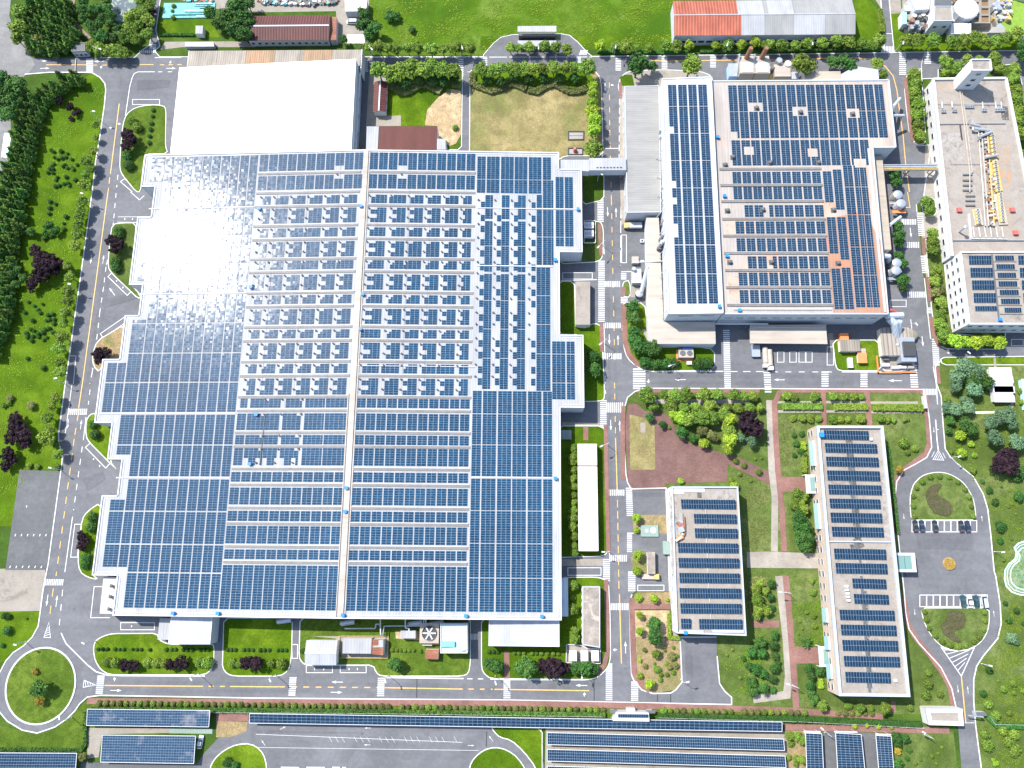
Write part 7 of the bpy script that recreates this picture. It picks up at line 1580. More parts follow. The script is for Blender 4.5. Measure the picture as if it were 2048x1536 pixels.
# admin block gardens
G('street', '32', '150,90,42 205,105,38 370,100,42 520,95,45 605,100,40 690,100,40 750,105,30', 'bushy tree', 'in the top row north of the admin block', hf=.5)
G('street', '32', '200,275,28 270,275,38 335,275,38 405,280,32 520,280,38 580,285,28 640,285,30 740,280,42 900,275,42 955,285,32 1005,290,26 1090,288,26 1120,285,18', 'low round shrub', 'in the line just north of the admin block', 'shrub', 'shrub', hf=.2)
G('dark', '32', '270,395,28 205,410,26 225,475,30 265,545,30 210,570,24 290,570,26', 'dark shrub', 'in the garden northwest of the admin block', 'shrub', 'shrub', hf=.2)
G('street', '32', '235,885,55 280,900,45 215,965,45 260,950,40 290,1000,45', 'leafy green tree', 'northern grove by the admin block', hf=.7, order='y')
G('dark', '32', '250,1065,60 240,1135,55 305,1150,60 255,1230,60 325,1240,60 300,1300,55', 'dense green tree', 'southern grove by the admin block', hf=.8, order='y')
G('ball', '32', '1108,465,48 1190,512,34 1115,547,28', 'round clipped shrub', 'in the trio east of the admin block', 'shrub', 'shrub')
G('orange', '32', '1055,685,35', 'orange-tinged small tree', 'beside the north curve of the parking oval', 'tree', 'tree')
G('ball', '32', '1300,745,27 1372,738,25 1450,748,22 1520,785,22 1577,845,25 1610,905,25 1628,980,22 1642,1062,24 1235,785,26 1188,832,24 1162,900,22 1162,975,25 1172,1062,25', 'light green ball shrub', 'round the upper court island', 'clipped_shrub', 'shrub')
G('ball', '33', '1252,285,27 1267,352,27 1290,420,25 1337,477,28 1395,525,28 1457,555,28 1520,568,26 1583,557,26 1647,528,26 1692,490,25 1727,428,24 1737,360,24 1730,290,26', 'light green ball shrub', 'round the lower court island', 'clipped_shrub', 'shrub')
G('blue', '31', '1570,1400,78 1640,1430,80 1500,1480,70 1700,1420,45', 'blue-green spreading pine', 'beside the white plant boxes', hf=.5)
G('dark', '31', '1640,1500,75 1740,1510,65', 'dark green tree', 'below the blue-green pines', hf=.5)
G('blue', '32', '1500,15,55 1650,30,70 1580,140,50 1600,180,60 1500,200,62 1430,190,50', 'blue-green tree', 'at the top of the east park', hf=.6)
G('blue', '32', '1780,310,62 1850,270,65 1920,250,72 1950,320,55', 'dense blue-green pine', 'in the middle of the east park', hf=.6)
G('blue', '32', '1810,430,72 1990,460,68', 'rounded silver-green pine', 'above the purple tree of the east park', hf=.6)
G('dark', '32', '1580,320,62 1630,360,55 1460,290,40 1445,370,34', 'dark conifer', 'east of the oval entrance road', hf=.6)
G('lime', '32', '1540,410,50 1620,480,32 1550,550,42 1650,570,28', 'light green tree', 'east of the oval entrance road', hf=.5, order='y')
G('purple', '32', '1880,590,75 1950,560,68 1850,660,75 1940,660,80', 'purple-black tree', 'in the big clump of the east park', hf=.6)
G('dark', '32', '1990,740,48 2030,700,48 1770,850,30 1815,945,32 2000,900,45 1860,1140,52 1855,1250,30 1715,780,22', 'dark green shrub', 'on the slope east of the oval', 'shrub', 'shrub', hf=.2)
G('ball', '32', '1465,545,22 1865,820,14 1930,855,12 1925,985,12 1955,965,12 1980,1040,10 1950,1240,14 2020,1100,10', 'tiny shrub', 'dotted over the lawn east of the oval', 'shrub', 'shrub')
G('street', '32', '1640,690,35 2025,60,30 2035,150,30 1430,120,32', 'green bush', 'along the paths of the east park', 'bush', 'bush', hf=.2)
G('dball', '33', '1900,220,24 1990,280,28 1925,350,34 2040,380,20 1770,755,34 1720,940,34', 'dark bush', 'on the lawn east of the court exit', 'bush', 'bush')
G('blue', '33', '1940,490,52 1980,520,34', 'blue-green bush', 'east of the court hatched triangle', 'bush', 'bush', hf=.2)
G('ball', '33', '1960,860,32 1885,905,34 1965,935,24 2035,920,26 1785,1035,38 1850,1125,40 1930,1095,26 1840,840,14', 'round light bush', 'north of the perimeter fence in the southeast park', 'bush', 'bush')
G('ball', '33', '1765,1275,48 1905,1250,42 2000,1280,45 1960,1340,48 1790,1370,52 2010,1400,52 1960,1420,35', 'big round bush', 'south of the perimeter fence in the southeast park', 'bush', 'bush')
G('lime', '33', '1820,1500,32 1800,1470,20', 'lime bush', 'near the bottom right corner', 'bush', 'bush', hf=.2)
G('ball', '33', '1283,775,30 1305,872,42 1285,960,42 1375,945,34 1140,1055,32', 'round dark green shrub', 'between the admin block and the exit road', 'clipped_shrub', 'shrub')
G('dark', '33', '1025,1290,48 1040,1340,38 1100,1300,40 1040,1500,45 1125,1390,26 1110,1460,22', 'dark shrub tree', 'east of the upright solar canopies', hf=.5)
G('orange', '33', '1035,1400,34', 'orange-yellow shrub', 'right of the eastern upright solar canopy', 'shrub', 'shrub', hf=.2)
G('ball', '33', '1310,1285,20 1390,1370,16 1360,1420,14 1310,1440,24 1345,1500,16 1180,1500,18 1220,1470,14', 'tiny shrub', 'on the lawn right of the upright canopies', 'shrub', 'shrub')
G('street', '33', '435,1035,48 745,1052,42 820,1060,34 935,1060,58 640,1035,35', 'small street tree', 'along the brick path below the admin block', hf=.8)
G('dark', '33', '330,740,40 345,800,42 420,760,44 340,880,42 350,940,40 370,990,42', 'dark garden tree', 'southwest of the admin block', hf=.6, order='y')
G('dark', '33', '30,60,36 20,170,34 30,260,30 50,470,38 40,550,42 60,640,34 55,740,42 35,820,38 40,915,34 80,700,30', 'dark leafy tree', 'west of the winding stone path', hf=.6, order='y')
G('street', '33', '350,40,28 360,130,30 310,290,20 360,320,26 370,400,26 250,360,16 270,420,16 240,460,14 310,510,18', 'small green shrub', 'in the narrow bed west of the admin block', 'shrub', 'shrub', order='y', hf=.2)
G('street', '33', '170,1280,42 230,1280,42 270,1310,38 180,1340,30 160,1450,30 230,1460,34 270,1470,36 220,1500,28', 'bushy tree', 'between the canopy rows and upright canopies', hf=.6)
G('lime', '33', '690,1200,26 790,1190,26 880,1200,26 985,1210,20 755,1185,14', 'young lime tree', 'on the verge below the boundary hedge', hf=.8)
G('olive', '03', '660,1445,36', 'round bush', 'at the corner between the bottom left canopies', 'bush', 'bush')
G('dark', '03', '310,900,70', 'dark pine', 'in the middle of the roundabout', hf=.6)
G('orange', '03', '285,765,30 320,1005,35', 'orange-leaved small tree', 'on the roundabout', hf=.8, order='y')
G('dball', '03', '15,320,34 70,325,26 30,440,40 20,556,20 215,340,10', 'dark bush', 'on the lawn northwest of the roundabout', 'bush', 'bush')
G('dark', '03', '1820,1490,44 1880,1510,34', 'dark shrub', 'on the bottom traffic island', 'shrub', 'shrub', hf=.2)
# palm
def palm(p):
    t = thing('palm_tree', 'small palm with star-shaped fronds at the porch west of the admin block', 'palm', p); b = MB(); b.tube((p.x, p.y, 0), (p.x, p.y, 2.2), .16, .12, 6); b.obj('trunk', M_bark, t)
    fr = MB()
    for s in (-1, 1):
        fr.face([(0, 0, 0), (.8, s * .28, .5), (1.8, s * .22, .4), (2.6, 0, -.2), (1.5, 0, .45)] if s > 0 else [(0, 0, 0), (1.5, 0, .45), (2.6, 0, -.2), (1.8, -.22, .4), (.8, -.28, .5)])
    me = fr.mesh('frond', LEAF['dark'])
    for i in range(11): child('frond', me, t, (p.x, p.y, 2.2), (0, tr.uniform(-.1, .15), i * 2 * pi / 11 + tr.uniform(-.15, .15)))
palm(pts('33', '290,525')[0])
# hedges: leaf-covered strips
def hedge(label, tile, s, wd, h, leaf='street', name='hedge', dens=10, z0=.1):
    P = pts(tile, s) if isinstance(s, str) else s
    b = MB(); b.stroke(P, wd * .86, z0, 0, False, z0 + h * .88)
    for A, C in zip(P[:-1], P[1:]):
        L = (C - A).length; d = (C - A).normalized(); nn = Vector((-d.y, d.x, 0))
        for _ in range(int(L * wd * dens)):
            t, u = tr.random() * L, tr.uniform(-.5, .5); q = A + d * t + nn * (u * wd); z = z0 + h * (tr.uniform(.82, 1.12) if abs(u) < .42 else tr.uniform(.2, 1.0)); s_ = tr.uniform(.16, .34); a = tr.uniform(0, pi)
            ti = tr.uniform(-.25, .25); b.face([(q.x + s_ * cos(a + k * pi / 2), q.y + s_ * sin(a + k * pi / 2), z + ti * (1 if k % 2 else -1)) for k in range(4)])
    return tag(b.obj(name, LEAF[leaf]), label, 'hedge')
hedge('long clipped boundary hedge behind the thin solar canopy, west part', 'f', '185,1418 500,1420 800,1423 1210,1429', 2.0, 1.3, 'dark', dens=8)
hedge('long clipped boundary hedge east of the little gate lodge', 'f', '1312,1430 1600,1438 1840,1448', 2.2, 1.3, 'dark', dens=8)
hedge('boundary hedge running to the right edge beyond the exit road', 'f', '1972,1432 1990,1450 2060,1452', 2.0, 1.3, 'dark', dens=8)
hedge('wavy grey-green hedge above the bright lawn patch', '10', '1080,700 1130,730 1190,750 1250,725 1310,690 1370,690 1420,715 1480,745', 3.2, 1.6, 'olive')
hedge('short clipped hedge at the west edge of the path', '10', '1570,690 1640,690', 2.6, 1.6, 'olive')
hedge('wavy hedge in the west above the dry lawn', '10', '1735,600 1735,680 1810,715 1880,740 1960,720 2048,680 2100,695 2160,725', 3.0, 1.6, 'olive')
hedge('wavy hedge in the east above the dry lawn', '20', '130,730 200,745 270,700 340,680 410,720 470,745 530,740 600,715', 3.2, 1.6, 'olive')
for n_, (s, lb) in enumerate((('110,182 430,182', 'western'), ('520,185 790,185', 'middle'), ('830,190 1230,195', 'eastern'))): hedge('low bushy hedge between garden paths north of the admin block, %s one' % lb, '32', s, 3.0, 1.4, 'street')
hedge('square clipped yellow-green hedge west of the admin block, upper', '32', '275,465 275,530', 2.2, 1.2, 'lime'); hedge('square clipped yellow-green hedge west of the admin block, lower', '32', '282,560 285,710', 2.2, 1.2, 'street')
hedge('clipped hedge strip beside the porch south of the admin block west wall', '33', '412,820 416,895', 2.0, 1.1, 'lime')
hedge('low L-shaped hedge along the west wall of the office block', '23', '1252,300 1258,490 1340,500', 1.4, 1.0, 'street')
hedge('low hedge below the north road trees, west part', '20', '680,415 1140,425 1430,425', 2.0, 1.0, 'dark'); hedge('low hedge below the north road trees, east part', '20', '1500,415 2048,410 2500,400 2950,395', 2.0, 1.0, 'dark')
hedge('clipped hedge edge along the bright green lawn by the canopy', '00', '1290,285 1560,285', 1.2, .9, 'dark')
hedge('dark low hedge by the shady east wall of the admin block', '32', '950,500 1000,900 1030,1200', 1.4, 1.1, 'dark')
hedge('hedge lining the field road at the top right', '30', '880,90 900,180 905,270', 2.6, 1.6, 'street')
hedge('hedge along the fence of the bottom left canopies', '03', '0,1385 660,1390 690,1340 690,1080', 1.4, 1.1, 'dark')
# rough tufts in the meadow and wild corners
def tufts(name, tile, poly, n, leaf, seed, s0=.25, s1=.7):
    r_ = random.Random(seed); P = [tuple(float(v) for v in a.split(',')) for a in poly.split()]; b = MB(); xs, ys = [p[0] for p in P], [p[1] for p in P]; k = 0
    while k < n:
        x, y = r_.uniform(min(xs), max(xs)), r_.uniform(min(ys), max(ys)); c = False; j = len(P) - 1
        for i in range(len(P)):
            if (P[i][1] > y) != (P[j][1] > y) and x < (P[j][0] - P[i][0]) * (y - P[i][1]) / (P[j][1] - P[i][1]) + P[i][0]: c = not c
            j = i
        k += 1
        if not c: continue
        if (sin(x * .017) + sin(y * .023 + x * .006) + r_.uniform(-1, 1)) < .1: continue
        p = at(*tp(tile, x, y)); s = r_.uniform(s0, s1); a = r_.uniform(0, pi); h = r_.uniform(.03, .14)
        b.face([(p.x + s * cos(a + q * pi / 2), p.y + s * sin(a + q * pi / 2), .1 + h + (.12 if q % 2 else -.05) * s) for q in range(4)])
    return tag(b.obj(name, LEAF[leaf]), kind='stuff')
tufts('meadow_grass', '10', '905,0 3330,0 3330,330 2400,400 2160,280 2000,280 1820,430 900,330', 7000, 'grass', 1, .15, .4)
tufts('lawn_grass', '00', '560,700 840,700 760,1536 300,1536', 2000, 'grass', 2, .12, .32)
tufts('lawn_grass', '01', '250,0 700,0 560,700 500,1500 20,1500 120,900', 3500, 'grass', 3, .12, .32)
tufts('lawn_grass', '02', '0,0 500,0 460,500 480,680 0,900', 1500, 'grass', 4, .12, .32)
tufts('park_grass', '32', '1420,80 2048,80 2048,1536 1850,1536 1750,900 1440,560', 4500, 'grass', 5, .12, .35)
tufts('park_grass', '33', '1700,700 2048,0 2048,1536 1700,1536', 4000, 'grass', 6, .12, .35)
tufts('garden_grass', '32', '80,230 330,330 330,730 110,730', 900, 'olive', 9, .12, .35)
tufts('garden_grass', '33', '180,20 420,20 450,560 200,560', 1500, 'grass', 10, .15, .4)
tufts('garden_grass', '23', '1900,0 2048,0 2048,330 1900,330', 700, 'olive', 12, .15, .4)
tufts('garden_grass', '22', '1740,650 2048,820 2048,1330 1900,1330 1850,830', 1400, 'olive', 13, .12, .35)
tufts('garden_grass', '23', '1640,520 2048,430 2048,940 1760,940', 2500, 'grass', 7, .12, .32)
# ============================================================ STREET FURNITURE, VEHICLES, MACHINES
lampL = {}
def lamp(tile, bx, by, hx, hy, where, h=8.0, name='street_lamp'):
    b0 = at(*tp(tile, bx, by)); hd = at(*tp(tile, hx, hy), h); d = Vector((hd.x - b0.x, hd.y - b0.y, 0)); L = d.length
    if L > 4.5: d = d.normalized() * 4.5
    t = thing(name, 'white street lamp ' + where, 'street lamp', (b0.x, b0.y, .1), 'street lamps along the roads')
    b = MB(); b.tube((b0.x, b0.y, .1), (b0.x, b0.y, h - .9), .13, .09, 7); b.tube((b0.x, b0.y, .1), (b0.x, b0.y, .5), .22, .22, 7); b.obj('pole', M_trim, t)
    e = b0 + d; b = MB(); b.tube((b0.x, b0.y, h - .9), (b0.x + d.x * .85, b0.y + d.y * .85, h), .09, .07, 6); b.obj('arm', M_trim, t)
    u = d.normalized(); b = MB(); b.obox((e.x, e.y), atan2(u.y, u.x), 1.3, .5, h - .06, h + .14); b.obj('lamp_head', M_trim, t)
for a in [('00',800,965,750,890,'at the north end of the west road'),('01',715,70,655,10,'beside the west road near the first driveway'),('01',620,785,555,735,'beside the west road near the purple clump'),('01',515,1530,445,1490,'beside the west road left of the dashed bay'),
    ('02',485,685,400,670,'above the dark car park corner'),('03',208,525,120,550,'northwest of the roundabout'),('03',768,522,665,538,'at the first clipped lawn corner'),('03',578,1128,475,1135,'on the south ring of the roundabout'),('03',1590,780,1528,825,'in front of the first clipped lawn'),
    ('13',158,788,112,835,'in front of the second south lawn'),('13',1062,795,1035,842,'east of the painted bays'),('13',1915,800,1917,858,'beside the short brick path'),('23',550,772,558,820,'beneath the green domes near the crossroads'),
    ('22',762,490,715,497,'on the brick verge near the long shed north end'),('22',772,1343,730,1343,'on the brick verge near the long shed south end'),('21',728,438,690,440,'on the verge by the low walled air units'),('21',742,1216,706,1216,'on the verge above the round dark trees'),
    ('21',1280,1410,1262,1390,'in the hedge south of the cream roof'),('31',1100,1090,1188,1057,'over the duct yard beside the east road'),('31',1540,1342,1607,1285,'on the road below the bright green trees'),('23',1348,826,1405,848,'on the asphalt apron corner'),
    ('32',1455,592,1530,580,'east of the oval entry hatching'),('32',1808,1342,1880,1345,'on the east side of the parking court'),('33',1705,700,1780,718,'east of the hatched triangle'),('33',138,130,58,122,'on the winding stone path, upper'),('33',195,872,110,845,'on the winding stone path, lower'),
    ('33',450,1250,390,1187,'above the western upright canopy'),('33',1248,1268,1168,1203,'on the brick path left of the gatehouse'),('20',683,1450,717,1393,'just below the white link bridge'),('30',1018,412,1082,345,'at the northeast crossing'),('30',305,410,357,350,'among the trees by the north road'),
    ('20',1700,415,1722,360,'among lime trees by the north road'),('20',818,435,828,378,'north of the centre road junction'),('20',212,445,212,385,'on the lay-by island'),('10',1655,445,1650,385,'by the north road near the path crossing'),('00',812,455,808,395,'east of the guard house row'),
    ('10',690+235,445,925,392,'northeast of the white warehouse corner')]: lamp(*a)
# perimeter fence
def fence(label, tile, s, step=3.0, h=1.6):
    P = pts(tile, s); t = thing('fence', label, 'fence', P[0]); pb = MB(); pb.tube((0, 0, 0), (0, 0, h), .07, .07, 5); pm = pb.mesh('post', M_trim)
    for A, C in zip(P[:-1], P[1:]):
        n = max(1, int((C - A).length / step))
        for i in range(n): q = A.lerp(C, i / n); child('post', pm, t, (q.x, q.y, .05))
    for z in (.5, 1.45): b = MB(); b.stroke(P, .07, z, 0, False, z + .08); b.obj('rail', M_trim, t)
fence('thin white boundary fence behind the hedge, west part', 'f', '200,1423 700,1425 1205,1432', 6); fence('thin white boundary fence behind the hedge, east part', 'f', '1315,1434 1600,1442 1845,1455', 6)
fence('thin fence east of the barrier booth', '33', '1755,1115 1800,1180 2200,1190', 5); fence('fence beside the bottom green verge', '23', '235,1205 240,1600', 5)
# cars
def car_meshes(L, Wd, H, van=False):
    body = MB(); hw = Wd / 2
    st = [(-L/2, .30, .62, .80), (-L/2 + .25, .26, .80, .94), (-L * .22, .24, .86, 1.0), (L * .18, .24, .84, 1.0), (L/2 - .55, .26, .74, .96), (L/2 - .08, .32, .56, .84), (L/2, .36, .5, .70)]
    if van: st = [(-L/2, .32, .95, .92), (-L/2 + .2, .26, 1.05, 1.0), (0, .24, 1.08, 1.0), (L * .3, .24, 1.0, 1.0), (L/2 - .2, .28, .8, .92), (L/2, .36, .6, .8)]
    rings = []
    for x, z0, z1, k in st:
        w_ = hw * k; rings.append([(x, -w_, z0), (x, w_, z0), (x, w_, z1 - .12), (x, w_ * .9, z1), (x, -w_ * .9, z1), (x, -w_, z1 - .12)])
    for A, C in zip(rings[:-1], rings[1:]):
        for i in range(6): j = (i + 1) % 6; body.face([A[i], C[i], C[j], A[j]][::-1])
    body.face(rings[0]); body.face(rings[-1][::-1])
    cab = MB(); rf = MB(); c0, c1, r0, r1 = (-L * .40, L * .20, -L * .27, L * .05) if not van else (-L * .48, L * .36, -L * .45, L * .22)
    zb, zt = st[2][2] - .02, H; a, bq = hw * .92, hw * .74
    bot = [(c0, -a, zb), (c1, -a, zb), (c1, a, zb), (c0, a, zb)]; top = [(r0, -bq, zt - .06), (r1, -bq, zt - .06), (r1, bq, zt - .06), (r0, bq, zt - .06)]
    for i in range(4): j = (i + 1) % 4; cab.face([bot[i], bot[j], top[j], top[i]])
    rf.prism([(p[0], p[1]) for p in top], zt - .06, zt)
    wh_ = MB(); wh_.tube((0, -.11, 0), (0, .11, 0), .33, .33, 12, 0); 
    hl = MB(); hl.box(-.05, .05, -.17, .17, -.07, .07); tl = MB(); tl.box(-.04, .04, -.15, .15, -.08, .08)
    return body, cab, rf, wh_, hl, tl, (L, Wd)
def carpaint(name, c):
    t = NT(name); t.b.inputs['Coat Weight'].default_value = 1.0; t.b.inputs['Coat Roughness'].default_value = .05; return t.done(c, .3, .5)
PNT = {'black': carpaint('black_car_paint', (.012, .014, .018)), 'white': carpaint('white_car_paint', (.68, .68, .68)), 'silver': carpaint('silver_car_paint', (.42, .45, .47)), 'navy': carpaint('navy_car_paint', (.01, .02, .05)), 'teal': carpaint('dark_teal_car_paint', (.01, .045, .05))}
M_tyre = flat('tyre', (.02, .02, .02), .9); M_lens = flat('lens', (.7, .72, .72), .2); M_tail = flat('tail_lens', (.35, .02, .02), .3)
CM = {}; b = MB(); b.tube((0, -.125, 0), (0, .125, 0), .2, .2, 9); RIM = b.mesh('rim', M_steel)
def car(kind, col, x, y, ang, label, z=.1):
    if (kind, col) not in CM:
        b, c, r, w_, hl, tl, dim = car_meshes(*((4.7, 1.84, 1.45) if kind == 'car' else (4.9, 1.9, 1.85)), van=kind == 'van')
        CM[(kind, col)] = [b.mesh('body', PNT[col]), c.mesh('window_band', M_win), r.mesh('roof', PNT[col]), w_.mesh('wheel', M_tyre), hl.mesh('headlight', M_lens), tl.mesh('tail_light', M_tail), dim]
    B, Cb, Rf, Wm, Hl, Tl, (L, Wd) = CM[(kind, col)]
    t = thing('parked_' + kind, label, kind, (x, y, z), 'cars parked in the court bays'); t.rotation_euler = (0, 0, ang)
    def ch(n, me, l=(0, 0, 0), pr=None): o = bpy.data.objects.new(n, me); COL.objects.link(o); o.parent = pr or t; o.location = l; return o
    ch('body', B); ch('window_band', Cb); ch('roof', Rf)
    for sx in (-.31, .31):
        for sy in (-1, 1): ch('rim', RIM, (0, 0, 0), ch('wheel', Wm, (sx * L, sy * (Wd / 2 - .08), .33)))
    for sy in (-1, 1): ch('headlight', Hl, (L / 2 - .06, sy * Wd * .34, .62)); ch('tail_light', Tl, (-L / 2 + .02, sy * Wd * .34, .66))
N_ = pi / 2
for t_, x, y, kd, cl, lb in (('32',1180,1137,'car','black','black car in the westernmost bay of the upper court parking row'),('32',1232,1137,'car','navy','black car in the second bay of the upper court parking row'),('32',1337,1138,'car','black','dark car standing alone in the fourth bay of the upper row'),
    ('32',1548,1140,'car','black','dark car in the eighth bay of the upper court row'),('32',1598,1140,'car','navy','dark car in the ninth bay of the upper court row'),('33',1562,202,'car','teal','dark car left of the white car in the lower court row'),
    ('33',1615,203,'car','white','white car between two dark cars in the lower court row'),('33',1668,203,'car','teal','dark car right of the white car in the lower court row'),('33',1730,202,'van','silver','silver-white van at the east end of the lower court row')):
    p = at(*tp(t_, x, y), .7); car(kd, cl, p.x, p.y, N_ + .03, lb)
p = at(*tp('03', 1602, 1328), .7); car('car', 'white', p.x, p.y, N_ - .12, 'white saloon parked right of the dusty solar canopy')
p = at(*tp('10', 768, 175), .7); car('van', 'white', p.x, p.y, pi, 'white van in the scrap yard beside the pale worn shed')
# truck with yellow cab in the shade, generator sets, tankers
def truck(tile, x, y, ang, label, cabm, boxm, L=7.5):
    p = at(*tp(tile, x, y), 1.0); t = thing('truck', label, 'truck', (p.x, p.y, .1)); t.rotation_euler = (0, 0, ang)
    def ch(n, b, m): o = bpy.data.objects.new(n, b.mesh(n, m)); COL.objects.link(o); o.parent = t
    b = MB(); b.prism([(L/2-1.9, -1.1), (L/2, -1.05), (L/2, 1.05), (L/2-1.9, 1.1)], .5, [2.5, 2.0, 2.0, 2.5]); ch('cab', b, cabm)
    b = MB(); b.prism([(L/2 - .02, -.95), (L/2 + .03, -.95), (L/2 + .03, .95), (L/2 - .02, .95)], 1.3, 1.95); ch('windscreen', b, M_win)
    b = MB(); b.box(-L/2, L/2-2.1, -1.15, 1.15, .9, 2.4); ch('cargo_box', b, boxm)
    b = MB(); b.box(-L/2, L/2, -.4, .4, .5, .9); ch('chassis', b, M_dark)
    for sx in (-L/2+1, -L/2+2.2, L/2-1):
        for sy in (-1, 1): b = MB(); b.tube((sx, sy * 1.0 - .15, .45), (sx, sy * 1.0 + .15, .45), .45, .45, 10); ch('wheel', b, M_tyre)
truck('21', 965, 275, pi, 'small truck with yellow cab parked in shade below the grey hall', M_yelm, M_lgrey)
def machine(tile, x, y, label, parts, name='generator', cat='machine'):
    p = at(*tp(tile, x, y), .5); t = thing(name, label, cat, (p.x, p.y, .1))
    for n, shp, m in parts:
        b = MB()
        if shp[0] == 'b': _, x0, x1, y0, y1, z0, z1 = shp; b.box(p.x + x0, p.x + x1, p.y + y0, p.y + y1, z0, z1)
        elif shp[0] == 't': _, a, c, r, r2 = shp; b.tube((p.x + a[0], p.y + a[1], a[2]), (p.x + c[0], p.y + c[1], c[2]), r, r2, 12)
        elif shp[0] == 'd': _, c, r, h = shp; b.dome((p.x + c[0], p.y + c[1], c[2]), r, h, 12, 4)
        b.obj(n, m, t)
machine('21', 1385, 1300, 'cream topped twin-fan generator among the clipped hedge trees', [('casing', ('b', -3, 3, -1.8, 1.8, .2, 2.6), M_cream), ('fan_ring', ('t', (-1.4, 0, 2.6), (-1.4, 0, 2.9), 1.1, 1.1), M_dgrey), ('fan_ring', ('t', (1.4, 0, 2.6), (1.4, 0, 2.9), 1.1, 1.1), M_dgrey), ('base_frame', ('b', -3.6, 3.2, -2.8, 2.2, .15, .3), M_orange), ('white_box', ('b', .4, 2.4, -4.4, -3, .2, 1.4), M_trim)])
machine('21', 1400, 1250, 'blue covered skip behind the twin-fan generator', [('body', ('b', -2, 2, -1, 1, .2, 1.6), M_blue), ('lid', ('b', -2.1, 2.1, -1.1, 1.1, 1.6, 1.7), M_blue)], 'skip', 'skip')
machine('21', 990, 548, 'cream box pump beside the cream lean-to roof', [('casing', ('b', -1.8, 1, -1.8, 1.2, .1, 2), M_cream), ('bracket', ('b', 1, 3.5, -.6, .2, .1, .6), M_steel)])
machine('21', 1040, 395, 'small white and black bin by the cream lean-to roof', [('body', ('b', -.8, .8, -.7, .7, .1, 1.2), M_trim), ('lid', ('b', -.4, .4, -.4, .4, 1.2, 1.35), M_dark)], 'bin', 'bin')
machine('22', 1100, 1540, 'yellow lifting machine between the painted boxes by the kiosk', [('chassis', ('b', -3, 2, -1, 1, .4, 1.2), M_cream), ('cab', ('b', 1.6, 3.4, -1, 1, .4, 2.2), M_yelm), ('wheel', ('t', (-2, -1.2, .5), (-2, 1.2, .5), .5, .5), M_tyre), ('wheel', ('t', (2.4, -1.2, .5), (2.4, 1.2, .5), .5, .5), M_tyre)], 'forklift', 'forklift')
machine('22', 1100, 1175, 'green utility box with round white cover on the bare verge', [('slab', ('b', -3.4, 3.4, -2.2, 2.2, .1, .8), MATS['green_pad']), ('cover', ('t', (1.4, .2, .8), (1.4, .2, .95), 1.2, 1.2), M_trim), ('hatch', ('b', -1.8, -.4, -.8, .8, .8, .95), M_lgrey)], 'utility_box', 'utility box')
machine('22', 1230, 1310, 'green electrical cabinet at the west wall of the office block', [('casing', ('b', -1.2, 1.2, -2.4, 2.4, .1, 1.8), MATS['green_pad']), ('lid', ('b', -1.3, 1.3, -2.5, 2.5, 1.8, 1.9), MATS['green_pad'])], 'electrical_cabinet', 'cabinet')
machine('21', 1000, 690, 'white sloping hopper and duct beside the cream lean-to', [('hopper', ('b', -2.4, 1.4, -3, 3, .2, 3.4), M_trim), ('hopper_head', ('t', (-1.8, 2.6, 3.4), (-1.8, 2.6, 5.0), 1.0, .8), M_steel), ('duct', ('t', (3.8, 3, 5.6), (1.2, -7, 2.6), 1.0, .9), M_steel), ('pipe', ('t', (-2, 5, 5.4), (13, 5, 7.4), .25, .25), M_steel), ('tank', ('t', (.5, -7.5, .2), (.5, -7.5, 2.6), 1.6, 1.6), M_dgrey), ('tank_lid', ('d', (.5, -7.5, 2.6), 1.6, .5), M_steel)], 'dust_collector', 'machine')
machine('31', 660, 1225, 'small tan-roofed pump hut on the lawn south of the second factory', [('wall', ('b', -5, 2.6, -3, 1.4, .1, 2.8), M_wallc), ('roof', ('b', -5.2, 2.8, -3.2, 1.6, 2.8, 3.0), M_rustpan), ('annex', ('b', -4.6, -1.2, 1.6, 4.6, .1, 2.2), M_orange)], 'pump_hut', 'hut')
machine('31', 742, 1335, 'small orange-roofed shed on the lawn beside the pump hut', [('wall', ('b', -1.5, 1.5, -1.8, 1.8, .1, 2), M_wallc), ('roof', ('b', -1.8, 1.8, -2.1, 2.1, 2, 2.2), M_orange), ('porch', ('b', -1.6, 1.8, 2.1, 4, 1.6, 1.8), M_cream)], 'shed', 'shed')
machine('31', 652, 1370, 'small white chest on a slab below the pump hut', [('casing', ('b', -.9, .9, -2, 2, .1, 1.4), M_trim), ('lid', ('b', -1, 1, -2.1, 2.1, 1.4, 1.5), M_trim)], 'chest', 'chest')
def cyl_vehicle(tile, x, y, label): machine(tile, x, y, label, [('tank', ('t', (0, -3.4, 1.6), (0, 3.2, 1.6), 1.1, 1.1), M_cream), ('cab', ('b', -1.1, 1.1, -5.2, -3.6, .3, 2.1), M_trim), ('chassis', ('b', -.5, .5, -5.2, 3.2, .4, .8), M_dark)], 'tanker', 'tanker')
cyl_vehicle('21', 2020, 1310, 'cream tank truck, western of two below the dock canopy'); cyl_vehicle('31', 8, 1330, 'cream tank truck, eastern of two below the dock canopy')
machine('21', 1945, 1275, 'blue-grey open skip left of the tank trucks', [('body', ('b', -1.6, 1.6, -2.4, 2.4, .1, 1.5), flat('slate_blue', (.12, .22, .34))), ('rim', ('b', -1.7, 1.7, -2.5, 2.5, 1.5, 1.6), M_steel)], 'skip', 'skip')
